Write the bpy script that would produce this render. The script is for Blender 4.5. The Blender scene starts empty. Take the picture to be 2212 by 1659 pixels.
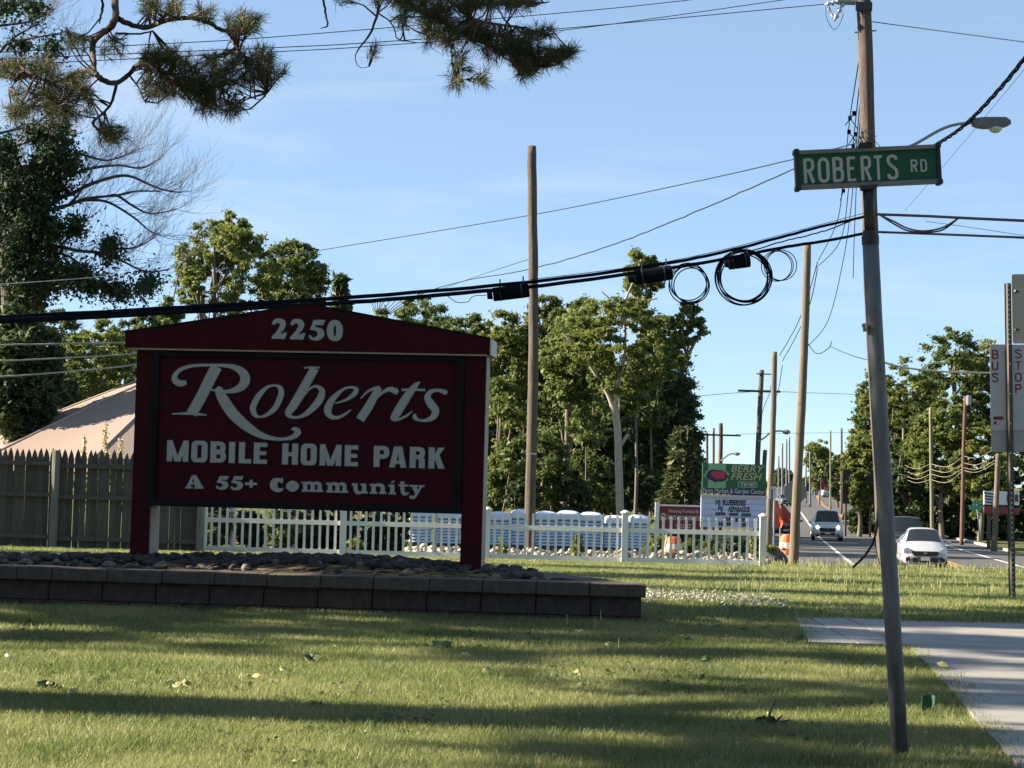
import bpy, bmesh, math, random
import numpy as np
from mathutils import Vector, Matrix

R = math.radians
scene = bpy.context.scene
COL = scene.collection
# ------------------------------------------------------------------ camera
KD = 3000.0 / 2212.0
F = 6000.0 / KD
CX, CY = 1106.0, 829.5
HOR = 1069.0
CAMZ = 1.1
PITCH = math.atan((HOR - CY) / F)
ROLL = R(1.5)
cf = Vector((0, math.cos(PITCH), math.sin(PITCH)))
r0 = Vector((1, 0, 0)); u0 = Vector((0, -math.sin(PITCH), math.cos(PITCH)))
cr = r0 * math.cos(ROLL) + u0 * math.sin(ROLL)
cu = u0 * math.cos(ROLL) - r0 * math.sin(ROLL)
CPOS = Vector((0, 0, CAMZ))
cam = bpy.data.cameras.new('camera')
camo = bpy.data.objects.new('camera', cam); COL.objects.link(camo)
cam.sensor_width = 36; cam.lens = 72; cam.clip_start = 0.1; cam.clip_end = 5000
mw = Matrix.Identity(4)
for i, c in enumerate((cr, cu, -cf)):
    for j in range(3): mw[j][i] = c[j]
mw.translation = CPOS
camo.matrix_world = mw
scene.camera = camo

# ------------------------------------------------------------------ sky, sun, exposure
SUN_EL = R(25.0); SUN_A = R(5.0)            # from the left, a little beyond the sign
sdir = Vector((-math.cos(SUN_EL) * math.cos(SUN_A), math.cos(SUN_EL) * math.sin(SUN_A), math.sin(SUN_EL)))
world = bpy.data.worlds.new('World'); scene.world = world; world.use_nodes = True
wn = world.node_tree.nodes; wl = world.node_tree.links
bg = wn['Background']
sky = wn.new('ShaderNodeTexSky'); sky.sky_type = 'NISHITA'; sky.sun_disc = False
sky.sun_elevation = SUN_EL; sky.sun_rotation = -R(90) + SUN_A
sky.altitude = 30; sky.air_density = 0.65; sky.dust_density = 0.0; sky.ozone_density = 3.5
# thin streaks of cirrus over the whole sky
tc = wn.new('ShaderNodeTexCoord'); mp = wn.new('ShaderNodeMapping')
mp.inputs['Scale'].default_value = (2.2, 2.2, 11.0); mp.inputs['Rotation'].default_value = (0.0, R(7), 0.0)
nz = wn.new('ShaderNodeTexNoise'); nz.inputs['Scale'].default_value = 2.1; nz.inputs['Detail'].default_value = 5
nz.inputs['Roughness'].default_value = 0.55; nz.inputs['Distortion'].default_value = 0.35
rmp = wn.new('ShaderNodeMapRange'); rmp.inputs['From Min'].default_value = 0.57; rmp.inputs['From Max'].default_value = 0.80
rmp.inputs['To Max'].default_value = 0.42
mixc = wn.new('ShaderNodeMixRGB'); mixc.inputs['Color2'].default_value = (4.3, 4.6, 4.85, 1)
veil = wn.new('ShaderNodeMixRGB'); veil.inputs['Fac'].default_value = 0.42; veil.inputs['Color2'].default_value = (2.75, 3.7, 4.55, 1)
wl.new(tc.outputs['Generated'], mp.inputs['Vector']); wl.new(mp.outputs['Vector'], nz.inputs['Vector'])
wl.new(nz.outputs['Fac'], rmp.inputs['Value']); wl.new(rmp.outputs['Result'], mixc.inputs['Fac'])
wl.new(sky.outputs['Color'], veil.inputs['Color1']); wl.new(veil.outputs['Color'], mixc.inputs['Color1']); wl.new(mixc.outputs['Color'], bg.inputs['Color'])
bg.inputs['Strength'].default_value = 0.056
sun = bpy.data.lights.new('sun', 'SUN'); suno = bpy.data.objects.new('sun', sun); COL.objects.link(suno)
sun.energy = 5.0; sun.angle = R(0.53); sun.color = (1.0, 0.87, 0.68)
suno.rotation_euler = (-sdir).to_track_quat('-Z', 'Y').to_euler(); suno.location = (-40, 0, 40)
scene.view_settings.view_transform = 'Standard'; scene.view_settings.look = 'None'
scene.view_settings.gamma = 1; scene.view_settings.use_curve_mapping = False
scene.view_settings.exposure = 1.9
scene.cycles.max_bounces = 6; scene.cycles.transparent_max_bounces = 8

# ------------------------------------------------------------------ helpers
def at(x, y, d):
    v = cf + cr * ((x - CX) / F) + cu * ((CY - y) / F)
    return CPOS + v * (d / v.y)

HP_Y = [-60, 0, 8.5, 13, 15.6, 18, 24, 38.7, 60, 68, 75, 150, 320, 380, 500, 900]
HP_H = [1.2, 1.15, 1.06, 0.99, 0.93, 0.93, 1.02, 1.25, 1.95, 2.3, 2.4, 2.4, 0.35, -1.5, -4.0, -9.0]
def gz(Y): return CAMZ - float(np.interp(Y, HP_Y, HP_H))
def gnd(x, d):                      # point on the ground below column x at depth d
    y = HOR + (x-CX)*0.0262 + F*(CAMZ-gz(d))/d
    p = at(x, y, d); return Vector((p.x, d, gz(d)))

ALBEDO = {'letter_white': .52, 'maroon_paint': .60, 'maroon_panel': .58, 'weathered_picket': .55, 'weathered_picket_dark': .55, 'weathered_post': .72, 'pole_wood': .68, 'pole_wood_pale': .58,
          'concrete_walk': .72, 'tan_canvas': .52, 'concrete_block': .8, 'concrete_cap': .8, 'river_stone': .36, 'river_stone_tan': .7, 'sign_green': .72, 'sign_white': .72, 'clover_white': .7, 'raw_wood': .85, 'white_trim': .8,
          'bus_plate': .75, 'bus_red': .6, 'sign_red': .7, 'pole_wood_green': .7, 'pole_wood_red': .7, 'white_vinyl': .9, 'pine_bark': .8, 'asphalt': .8, 'line_white': .8, 'kerb': .8, 'pipe_weathered': .85, 'white_paint': .54, 'bark_pale': .75, 'drum_white': .8, 'wire_pale': .6}
def mat(name, col, rough=0.8, metal=0.0, noise=0.0, scale=8.0, col2=None, stretch=None, bump=0.0, bscale=60.0, spec=0.5, coord='Object', detail=6, trans=0.0):
    kf = ALBEDO.get(name, 1.0); col = tuple(c*kf for c in col); col2 = tuple(c*kf for c in col2) if col2 else None
    m = bpy.data.materials.new(name); m.use_nodes = True
    nt = m.node_tree; n = nt.nodes; l = nt.links
    b = n['Principled BSDF']
    b.inputs['Base Color'].default_value = (*col, 1); b.inputs['Roughness'].default_value = rough
    b.inputs['Metallic'].default_value = metal; b.inputs['Specular IOR Level'].default_value = spec
    if noise > 0 or col2 or bump > 0:
        t = n.new('ShaderNodeTexCoord'); mpn = n.new('ShaderNodeMapping')
        if stretch: mpn.inputs['Scale'].default_value = stretch
        l.new(t.outputs[coord], mpn.inputs['Vector'])
        if noise > 0 or col2:
            nn = n.new('ShaderNodeTexNoise'); nn.inputs['Scale'].default_value = scale; nn.inputs['Detail'].default_value = detail
            nn.inputs['Roughness'].default_value = 0.65
            l.new(mpn.outputs['Vector'], nn.inputs['Vector'])
            ramp = n.new('ShaderNodeMapRange'); ramp.inputs['From Min'].default_value = 0.32; ramp.inputs['From Max'].default_value = 0.68
            l.new(nn.outputs['Fac'], ramp.inputs['Value'])
            mx = n.new('ShaderNodeMixRGB')
            c2 = col2 if col2 else tuple(c * (1 - noise) for c in col)
            mx.inputs['Color1'].default_value = (*col, 1); mx.inputs['Color2'].default_value = (*c2, 1)
            l.new(ramp.outputs['Result'], mx.inputs['Fac']); l.new(mx.outputs['Color'], b.inputs['Base Color'])
        if bump > 0:
            n2 = n.new('ShaderNodeTexNoise'); n2.inputs['Scale'].default_value = bscale; n2.inputs['Detail'].default_value = 5
            l.new(mpn.outputs['Vector'], n2.inputs['Vector'])
            bp = n.new('ShaderNodeBump'); bp.inputs['Strength'].default_value = bump; bp.inputs['Distance'].default_value = 0.02
            l.new(n2.outputs['Fac'], bp.inputs['Height']); l.new(bp.outputs['Normal'], b.inputs['Normal'])
    return m

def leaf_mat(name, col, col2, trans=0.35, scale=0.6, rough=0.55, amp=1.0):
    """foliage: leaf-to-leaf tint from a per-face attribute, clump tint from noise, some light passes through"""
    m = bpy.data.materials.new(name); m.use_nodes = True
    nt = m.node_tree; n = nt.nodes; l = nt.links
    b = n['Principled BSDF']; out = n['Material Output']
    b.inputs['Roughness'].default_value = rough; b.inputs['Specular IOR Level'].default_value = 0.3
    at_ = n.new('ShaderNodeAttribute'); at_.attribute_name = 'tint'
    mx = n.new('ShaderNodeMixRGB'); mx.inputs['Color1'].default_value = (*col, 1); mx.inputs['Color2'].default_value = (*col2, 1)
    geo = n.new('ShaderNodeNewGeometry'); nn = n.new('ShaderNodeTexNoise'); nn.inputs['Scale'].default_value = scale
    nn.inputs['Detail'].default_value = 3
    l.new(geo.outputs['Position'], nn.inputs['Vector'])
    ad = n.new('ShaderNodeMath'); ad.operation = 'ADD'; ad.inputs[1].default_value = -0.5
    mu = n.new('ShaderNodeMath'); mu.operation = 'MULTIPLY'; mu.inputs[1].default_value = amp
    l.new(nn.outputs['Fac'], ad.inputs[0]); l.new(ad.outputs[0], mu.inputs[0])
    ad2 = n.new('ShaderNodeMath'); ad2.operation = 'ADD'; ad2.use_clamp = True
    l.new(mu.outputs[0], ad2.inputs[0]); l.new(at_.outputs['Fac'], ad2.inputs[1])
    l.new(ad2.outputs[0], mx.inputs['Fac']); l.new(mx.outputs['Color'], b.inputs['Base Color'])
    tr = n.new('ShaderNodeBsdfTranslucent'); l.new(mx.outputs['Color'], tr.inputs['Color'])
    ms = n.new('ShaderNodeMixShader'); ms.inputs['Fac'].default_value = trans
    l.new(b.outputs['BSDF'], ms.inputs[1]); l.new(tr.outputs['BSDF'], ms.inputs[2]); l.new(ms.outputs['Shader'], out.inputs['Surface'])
    return m

def emit_mat(name, col, s):
    m = bpy.data.materials.new(name); m.use_nodes = True
    b = m.node_tree.nodes['Principled BSDF']
    b.inputs['Base Color'].default_value = (*col, 1); b.inputs['Emission Color'].default_value = (*col, 1); b.inputs['Emission Strength'].default_value = s
    return m

def root_loc(p):
    while p.parent: p = p.parent
    return p.location
def link(name, me, parent=None, mats=(), local=False):
    o = bpy.data.objects.new(name, me); COL.objects.link(o)
    for m in (mats if isinstance(mats, (list, tuple)) else [mats]): me.materials.append(m)
    if parent: o.parent = parent
    return o
def empty(name, loc, rz=0.0):
    o = bpy.data.objects.new(name, None); COL.objects.link(o); o.location = loc; o.rotation_euler[2] = rz
    o.empty_display_size = 0.2
    return o
def tag(o, label=None, cat=None, group=None, kind=None):
    if label: o['label'] = label
    if cat: o['category'] = cat
    if group: o['group'] = group
    if kind: o['kind'] = kind
    return o
def thing(name, label, cat, loc, rz=0.0, group=None): return tag(empty(name, loc, rz), label, cat, group)
def copy_tree(o, parent=None):
    c = o.copy(); COL.objects.link(c); c.parent = parent
    for ch in list(o.children): copy_tree(ch, c)
    return c

class MB:
    def __init__(s): s.v = []; s.f = []; s.mi = []; s.cur = 0
    def add(s, vs, fs):
        b = len(s.v); s.v += [tuple(p) for p in vs]
        for f in fs: s.f.append(tuple(b + i for i in f)); s.mi.append(s.cur)
        return s
    def box(s, c, size, M=None):
        hx, hy, hz = size[0] / 2, size[1] / 2, size[2] / 2; c = Vector(c)
        vs = []
        for sx, sy, sz in ((-1,-1,-1),(1,-1,-1),(1,1,-1),(-1,1,-1),(-1,-1,1),(1,-1,1),(1,1,1),(-1,1,1)):
            p = Vector((sx*hx, sy*hy, sz*hz)); vs.append(c + (M @ p if M else p))
        return s.add(vs, [(0,3,2,1),(4,5,6,7),(0,1,5,4),(1,2,6,5),(2,3,7,6),(3,0,4,7)])
    def tube(s, pts, rad, n=8, cap=True):
        pts = [Vector(p) for p in pts]
        if not isinstance(rad, (list, tuple)): rad = [rad] * len(pts)
        vs = []; prev = None
        for i, p in enumerate(pts):
            t = (pts[min(i+1, len(pts)-1)] - pts[max(i-1, 0)])
            if t.length < 1e-9: t = Vector((0,0,1))
            t.normalize()
            a = prev if prev is not None else (Vector((0,0,1)) if abs(t.z) < 0.9 else Vector((1,0,0)))
            a = (a - t * a.dot(t))
            if a.length < 1e-6: a = t.orthogonal()
            a.normalize(); prev = a; b = t.cross(a)
            for k in range(n):
                an = 2 * math.pi * k / n; vs.append(p + (a * math.cos(an) + b * math.sin(an)) * rad[i])
        fs = []
        for i in range(len(pts) - 1):
            for k in range(n):
                k2 = (k + 1) % n; fs.append((i*n+k, i*n+k2, (i+1)*n+k2, (i+1)*n+k))
        if cap: fs.append(tuple(range(n-1, -1, -1))); fs.append(tuple((len(pts)-1)*n + k for k in range(n)))
        return s.add(vs, fs)
    def prism(s, poly, O, U, V, N, t):
        """poly (u,v) ccw seen from +N; front face at N*t"""
        n = len(poly)
        a = [O + U*p[0] + V*p[1] for p in poly]; b = [p + N*t for p in a]
        fs = [tuple(range(n-1, -1, -1)), tuple(range(n, 2*n))] + [(i, (i+1)%n, n+(i+1)%n, n+i) for i in range(n)]
        return s.add(a + b, fs)
    def lathe(s, prof, c, n=16):
        vs = []; m = len(prof)
        for r, z in prof:
            for k in range(n):
                an = 2*math.pi*k/n; vs.append((c[0]+r*math.cos(an), c[1]+r*math.sin(an), c[2]+z))
        fs = [(i*n+k, i*n+(k+1)%n, (i+1)*n+(k+1)%n, (i+1)*n+k) for i in range(m-1) for k in range(n)]
        fs += [tuple(range(n-1,-1,-1)), tuple((m-1)*n+k for k in range(n))]
        return s.add(vs, fs)
    def build(s, name, mats, parent=None, smooth=False, local=False):
        me = bpy.data.meshes.new(name)
        off = Vector((0,0,0)) if (local or not parent) else root_loc(parent)
        me.from_pydata([(p[0]-off.x, p[1]-off.y, p[2]-off.z) for p in s.v], [], s.f)
        o = link(name, me, parent, mats)
        if any(s.mi): me.polygons.foreach_set('material_index', s.mi)
        if smooth: me.polygons.foreach_set('use_smooth', [True]*len(s.f))
        me.update(); return o

def fast_mesh(name, verts, quads, mats, parent=None, tint=None, off=None):
    verts = np.asarray(verts, dtype=np.float32)
    o3 = root_loc(parent) if (parent and off is None) else (off or Vector((0,0,0)))
    verts = verts - np.array([o3.x, o3.y, o3.z], dtype=np.float32)
    k = quads.shape[1]; nf = len(quads)
    me = bpy.data.meshes.new(name)
    me.vertices.add(len(verts)); me.vertices.foreach_set('co', verts.ravel())
    me.loops.add(nf * k); me.loops.foreach_set('vertex_index', quads.astype(np.int32).ravel())
    me.polygons.add(nf); me.polygons.foreach_set('loop_start', np.arange(0, nf*k, k, dtype=np.int32))
    try: me.polygons.foreach_set('loop_total', np.full(nf, k, dtype=np.int32))
    except Exception: pass
    if tint is not None:
        a = me.attributes.new('tint', 'FLOAT', 'FACE'); a.data.foreach_set('value', np.asarray(tint, dtype=np.float32))
    me.update(calc_edges=True); me.validate()
    return link(name, me, parent, mats)

def catmull(pts, k=6, closed=False):
    P = [np.array(p, dtype=float) for p in pts]; n = len(P); out = []
    rng_ = range(n) if closed else range(n-1)
    for i in rng_:
        if closed: p0, p1, p2, p3 = P[(i-1)%n], P[i], P[(i+1)%n], P[(i+2)%n]
        else: p0, p1, p2, p3 = P[max(i-1,0)], P[i], P[i+1], P[min(i+2,n-1)]
        for j in range(k):
            t = j / k
            out.append(0.5*((2*p1)+(-p0+p2)*t+(2*p0-5*p1+4*p2-p3)*t*t+(-p0+3*p1-3*p2+p3)*t**3))
    if not closed: out.append(P[-1])
    return out

class Letters:
    """collects flat raised strokes on a plane: origin O, axes U (right) V (up), normal N to the viewer"""
    def __init__(s, O, U, V, N): s.O, s.U, s.V, s.N = O, U, V, N; s.items = []
    def new(s): s.items.append(('n',))
    def split(s):
        out = []; cur = Letters(s.O, s.U, s.V, s.N)
        for it in s.items:
            if it[0] == 'n':
                if cur.items: out.append(cur); cur = Letters(s.O, s.U, s.V, s.N)
            else: cur.items.append(it)
        if cur.items: out.append(cur)
        return out
    def stroke(s, pts, closed=False, smooth=True, rnd=False, k=6):
        s.items.append(('s', catmull(pts, k, closed) if smooth else [np.array(p, float) for p in pts], closed, rnd))
    def poly(s, pts): s.items.append(('p', pts))
    def mesh(s, t0, th, grow=0.0):
        mb = MB(); h = th
        for it in s.items:
            h += 0.00025
            if it[0] == 'p':
                pts = [Vector((p[0], p[1], 0)) for p in it[1]]
                ar = sum(pts[i].x*pts[(i+1)%len(pts)].y - pts[(i+1)%len(pts)].x*pts[i].y for i in range(len(pts)))
                if ar < 0: pts = pts[::-1]
                if grow:
                    n = len(pts); q = []
                    for i in range(n):
                        e1 = (pts[i]-pts[i-1]).normalized(); e2 = (pts[(i+1)%n]-pts[i]).normalized()
                        n1 = Vector((e1.y,-e1.x,0)); n2 = Vector((e2.y,-e2.x,0)); b = (n1+n2)
                        b = b/max(b.length_squared, 0.5)*2 if b.length > 1e-6 else n1
                        q.append(pts[i]+b*grow)
                    pts = q
                mb.prism([(p.x,p.y) for p in pts], s.O + s.N*t0, s.U, s.V, s.N, h)
            else:
                P, closed, rnd = it[1], it[2], it[3]; n = len(P); L = []; Rr = []
                for i in range(n):
                    a = P[(i-1)%n] if closed else P[max(i-1,0)]; b = P[(i+1)%n] if closed else P[min(i+1,n-1)]
                    d = b[:2]-a[:2]; d = d/ (np.linalg.norm(d)+1e-9); nn = np.array([-d[1], d[0]]); w = P[i][2]/2 + grow
                    c = P[i][:2].copy()
                    if not closed and grow:
                        if i == 0: c = c - d*grow
                        if i == n-1: c = c + d*grow
                    L.append(c + nn*w); Rr.append(c - nn*w)
                base = s.O + s.N*t0
                vs = []
                for q in (L, Rr): vs += [base + s.U*p[0] + s.V*p[1] + s.N*h for p in q]
                for q in (L, Rr): vs += [base + s.U*p[0] + s.V*p[1] for p in q]
                fs = []; m = n if closed else n-1
                for i in range(m):
                    j = (i+1)%n; fs += [(i, n+i, n+j, j), (2*n+i, i, j, 2*n+j), (n+i, 3*n+i, 3*n+j, n+j)]
                if not closed: fs += [(0, 2*n, 3*n, n), (n-1, 2*n-1, 4*n-1, 3*n-1)]
                mb.add(vs, fs)
                if rnd and not closed:
                    for e in (P[0], P[-1]):
                        h += 0.00025; r = e[2]/2 + grow
                        mb.prism([(e[0]+r*math.cos(a*math.pi/6), e[1]+r*math.sin(a*math.pi/6)) for a in range(12)], base, s.U, s.V, s.N, h)
        return mb

def font_mesh(name, text, O, U, V, N, height, mats, parent, align='CENTER', shear=0.0, bold=0.0, width=None, th=0.004):
    cu_ = bpy.data.curves.new('t', 'FONT'); cu_.body = text; cu_.align_x = align; cu_.size = 1.0
    cu_.shear = shear; cu_.offset = bold; cu_.extrude = 0.0; cu_.resolution_u = 2
    ob = bpy.data.objects.new('t', cu_); COL.objects.link(ob)
    bpy.context.view_layer.update()
    me = bpy.data.meshes.new_from_object(ob.evaluated_get(bpy.context.evaluated_depsgraph_get()))
    bpy.data.objects.remove(ob); bpy.data.curves.remove(cu_)
    xs = [v.co.x for v in me.vertices]; ys = [v.co.y for v in me.vertices]
    cap = 0.72; sy = height / cap
    sx = sy if width is None else width / (max(xs)-min(xs))
    mid = (max(xs)+min(xs))/2 if align == 'CENTER' else min(xs)
    off = root_loc(parent) if parent else Vector((0,0,0))
    for v in me.vertices:
        v.co = O + U*((v.co.x-mid)*sx) + V*(v.co.y*sy) + N*th - off
    me.name = name; me.materials.clear()
    return link(name, me, parent, mats)
# ------------------------------------------------------------------ materials
M = {}
M['maroon'] = mat('maroon_paint', (0.088, 0.005, 0.014), 0.55, noise=0.34, scale=3, stretch=(1,1,.35), bump=0.08, bscale=90, spec=.12)
M['maroon_panel'] = mat('maroon_panel', (0.088, 0.004, 0.018), 0.5, noise=0.28, scale=2.5, stretch=(1.5,1.5,.5), bump=.03, bscale=120, spec=.12)
M['black'] = mat('black_trim', (0.006, 0.007, 0.010), 0.5, noise=0.3, scale=6, stretch=(1,1,8), spec=.15)
M['letter'] = mat('letter_white', (0.74, 0.76, 0.72), 0.5, noise=0.08, scale=5)
M['letter_edge'] = mat('letter_outline', (0.006, 0.006, 0.010), 0.6)
M['raw_wood'] = mat('raw_wood', (0.52, 0.42, 0.32), 0.8, col2=(0.38, 0.30, 0.23), scale=4, stretch=(6,6,0.6), bump=0.2)
M['white_trim'] = mat('white_trim', (0.66, 0.64, 0.60), 0.6, noise=0.15, scale=7)
M['block'] = mat('concrete_block', (0.105, 0.072, 0.058), 0.95, col2=(0.045, 0.037, 0.036), scale=7, bump=0.9, bscale=26)
M['cap'] = mat('concrete_cap', (0.15, 0.112, 0.092), 0.95, col2=(0.075, 0.062, 0.056), scale=6, bump=0.7, bscale=38)
M['river'] = mat('river_stone', (0.115, 0.10, 0.092), 0.85, col2=(0.06, 0.058, 0.062), scale=9, bump=0.3, bscale=30)
M['river_tan'] = mat('river_stone_tan', (0.24, 0.20, 0.165), 0.8, col2=(0.13, 0.11, 0.10), scale=9, bump=0.3, bscale=30)
M['mulch'] = mat('mulch', (0.035, 0.026, 0.02), 1.0, col2=(0.09, 0.065, 0.04), scale=30, bump=0.8, bscale=60)
M['rubble'] = mat('pale_rubble', (0.44, 0.375, 0.30), 0.9, col2=(0.24, 0.205, 0.165), scale=5, bump=0.4, bscale=20)
M['stockade'] = mat('weathered_picket', (0.20, 0.185, 0.155), 0.9, col2=(0.105, 0.10, 0.088), scale=5, stretch=(9,9,0.45), bump=0.5, bscale=30)
M['stockade2'] = mat('weathered_picket_dark', (0.145, 0.135, 0.115), 0.9, col2=(0.075, 0.075, 0.066), scale=5, stretch=(9,9,0.45), bump=0.5, bscale=30)
M['fpost'] = mat('weathered_post', (0.27, 0.265, 0.23), 0.9, col2=(0.17, 0.17, 0.15), scale=5, stretch=(8,8,0.5), bump=0.4)
M['vinyl'] = mat('white_vinyl', (0.78, 0.79, 0.77), 0.4, noise=0.1, scale=2)
M['pole'] = mat('pole_wood', (0.235, 0.178, 0.140), 0.9, col2=(0.075, 0.058, 0.048), scale=5, stretch=(11,11,0.28), bump=1.0, bscale=16)
M['pole_pale'] = mat('pole_wood_pale', (0.31, 0.24, 0.165), 0.9, col2=(0.17, 0.13, 0.09), scale=5, stretch=(7,7,0.3), bump=0.5, bscale=18)
M['pole_green'] = mat('pole_wood_green', (0.27, 0.26, 0.14), 0.9, col2=(0.18, 0.17, 0.10), scale=5, stretch=(7,7,0.3))
M['pole_red'] = mat('pole_wood_red', (0.22, 0.10, 0.065), 0.9, col2=(0.12, 0.06, 0.045), scale=5, stretch=(7,7,0.3))
M['cable'] = mat('cable_black', (0.008, 0.009, 0.013), 0.9, spec=0.0)
M['wire'] = mat('wire_grey', (0.030, 0.040, 0.058), 0.9, spec=0.0)
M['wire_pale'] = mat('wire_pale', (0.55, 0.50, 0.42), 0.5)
M['galv'] = mat('galvanised', (0.30, 0.31, 0.33), 0.45, metal=0.75, noise=0.25, scale=9)
M['pipe'] = mat('pipe_weathered', (0.185, 0.195, 0.215), 0.6, metal=0.35, col2=(0.12, 0.125, 0.14), scale=14, stretch=(4,4,0.7), bump=0.15, bscale=120)
M['pipe_dark'] = mat('pipe_dark', (0.045, 0.047, 0.05), 0.5, metal=0.4, noise=0.3, scale=12)
M['sign_green'] = mat('sign_green', (0.0, 0.115, 0.062), 0.5, noise=0.12, scale=6)
M['alu'] = mat('sign_frame', (0.24, 0.24, 0.26), 0.5, metal=0.3, noise=0.3, scale=10)
M['sign_white'] = mat('sign_white', (0.62, 0.62, 0.64), 0.5)
M['bus_plate'] = mat('bus_plate', (0.62, 0.62, 0.68), 0.5, noise=0.08, scale=5)
M['bus_grey'] = mat('bus_plate_grey', (0.36, 0.36, 0.37), 0.5, noise=0.1, scale=5)
M['bus_red'] = mat('bus_red', (0.32, 0.015, 0.03), 0.5)
M['tan_plate'] = mat('tan_plate', (0.50, 0.44, 0.36), 0.45, metal=0.3, noise=0.12, scale=5)
M['green_metal'] = mat('green_channel', (0.055, 0.075, 0.06), 0.55, metal=0.3, col2=(0.13, 0.09, 0.07), scale=5, stretch=(3,3,0.5))
M['hole'] = mat('hole_rim', (0.55, 0.57, 0.58), 0.6)
M['canvas'] = mat('tan_canvas', (0.50, 0.375, 0.315), 0.8, noise=0.06, scale=1.5)
M['seam'] = mat('canvas_seam', (0.42, 0.29, 0.24), 0.8)
M['asphalt'] = mat('asphalt', (0.105, 0.10, 0.098), 0.9, col2=(0.07, 0.068, 0.068), scale=0.5, coord='Object')
M['line_white'] = mat('line_white', (0.72, 0.70, 0.66), 0.7, noise=0.15, scale=2)
M['line_yellow'] = mat('line_yellow', (0.62, 0.30, 0.04), 0.7, noise=0.15, scale=2)
M['concrete'] = mat('concrete_walk', (0.40, 0.375, 0.345), 0.9, col2=(0.29, 0.275, 0.26), scale=3.2, bump=0.12, bscale=120)
M['kerb'] = mat('kerb', (0.52, 0.48, 0.42), 0.9, noise=0.3, scale=2)

# ------------------------------------------------------------------ ground
def ground_material():
    m = bpy.data.materials.new('lawn_ground'); m.use_nodes = True
    nt = m.node_tree; n = nt.nodes; l = nt.links; b = n['Principled BSDF']; b.inputs['Roughness'].default_value = 1.0
    b.inputs['Specular IOR Level'].default_value = 0.1
    g = n.new('ShaderNodeNewGeometry')
    n1 = n.new('ShaderNodeTexNoise'); n1.inputs['Scale'].default_value = 0.55; n1.inputs['Detail'].default_value = 8
    n2 = n.new('ShaderNodeTexNoise'); n2.inputs['Scale'].default_value = 22; n2.inputs['Detail'].default_value = 5
    l.new(g.outputs['Position'], n1.inputs['Vector']); l.new(g.outputs['Position'], n2.inputs['Vector'])
    r1 = n.new('ShaderNodeMapRange'); r1.inputs['From Min'].default_value = 0.38; r1.inputs['From Max'].default_value = 0.66
    l.new(n1.outputs['Fac'], r1.inputs['Value'])
    m1 = n.new('ShaderNodeMixRGB'); m1.inputs['Color1'].default_value = (0.075, 0.10, 0.026, 1); m1.inputs['Color2'].default_value = (0.17, 0.145, 0.06, 1)
    l.new(r1.outputs['Result'], m1.inputs['Fac'])
    m2 = n.new('ShaderNodeMixRGB'); m2.inputs['Color2'].default_value = (0.055, 0.05, 0.02, 1)
    r2 = n.new('ShaderNodeMapRange'); r2.inputs['From Min'].default_value = 0.45; r2.inputs['From Max'].default_value = 0.75; r2.inputs['To Max'].default_value = 0.7
    l.new(n2.outputs['Fac'], r2.inputs['Value']); l.new(r2.outputs['Result'], m2.inputs['Fac']); l.new(m1.outputs['Color'], m2.inputs['Color1'])
    l.new(m2.outputs['Color'], b.inputs['Base Color'])
    bp = n.new('ShaderNodeBump'); bp.inputs['Strength'].default_value = 0.9; bp.inputs['Distance'].default_value = 0.05
    l.new(n2.outputs['Fac'], bp.inputs['Height']); l.new(bp.outputs['Normal'], b.inputs['Normal'])
    return m
ys = sorted(set(HP_Y + list(range(2, 80, 2)) + [100, 120, 200, 260, 420, 460, 600, 700]))
xs_ = [-400, -150, -80, -40, -20, -10, 0, 10, 20, 40, 80, 150, 400]
mb = MB()
mb.add([(x, y, gz(y)) for y in ys for x in xs_], [(j*len(xs_)+i, j*len(xs_)+i+1, (j+1)*len(xs_)+i+1, (j+1)*len(xs_)+i) for j in range(len(ys)-1) for i in range(len(xs_)-1)])
ground = tag(mb.build('lawn', ground_material()), kind='structure', label='gently sloping lawn falling away to the road')

# road running away to the right of the lawn
def road_left(Y): return 14.0 + (Y - 84.0) * 0.13
def road_right(Y): return 21.0 + (Y - 84.0) * 0.139
RY = [66, 68, 72, 75, 84, 95, 110, 130, 150, 190, 235, 280, 320, 350, 380, 430, 500]
def ribbon(fl, fr, lift, name, m, parent=None, ysr=RY):
    mb = MB(); vs = []
    for y in ysr: vs += [(fl(y), y, gz(y)+lift), (fr(y), y, gz(y)+lift)]
    mb.add(vs, [(2*i, 2*i+1, 2*i+3, 2*i+2) for i in range(len(ysr)-1)])
    return mb.build(name, m, parent)
road = tag(ribbon(lambda y: road_left(y)-4.6, lambda y: road_right(y)+2.4, 0.012, 'road', M['asphalt']), kind='structure', label='grey two lane road climbing a far rise')
ribbon(lambda y: road_left(y)-0.09, lambda y: road_left(y)+0.09, 0.018, 'edge_line', M['line_white'], road)
ribbon(lambda y: road_right(y)-0.09, lambda y: road_right(y)+0.09, 0.018, 'edge_line', M['line_white'], road)
for s in (-0.14, 0.14):
    ribbon(lambda y: road_left(y)+4.3+s-0.06, lambda y: road_left(y)+4.3+s+0.06, 0.018, 'centre_line', M['line_yellow'], road)
mb = MB()
for y0 in range(112, 196, 3):
    y1 = y0 + 2.95
    a = Vector((road_right(y0)+2.45, y0, gz(y0))); b = Vector((road_right(y1)+2.45, y1, gz(y1)))
    mb.add([a, a+Vector((.3,0,0)), b+Vector((.3,0,0)), b, a+Vector((0,0,.14)), a+Vector((.3,0,.14)), b+Vector((.3,0,.14)), b+Vector((0,0,.14))],
           [(4,5,6,7),(0,4,7,3),(0,1,5,4),(2,3,7,6),(1,2,6,5)])
tag(mb.build('kerb', M['kerb'], road), kind='stuff')
# crossing drive in front of the grass verge far right
mb = MB()
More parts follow.
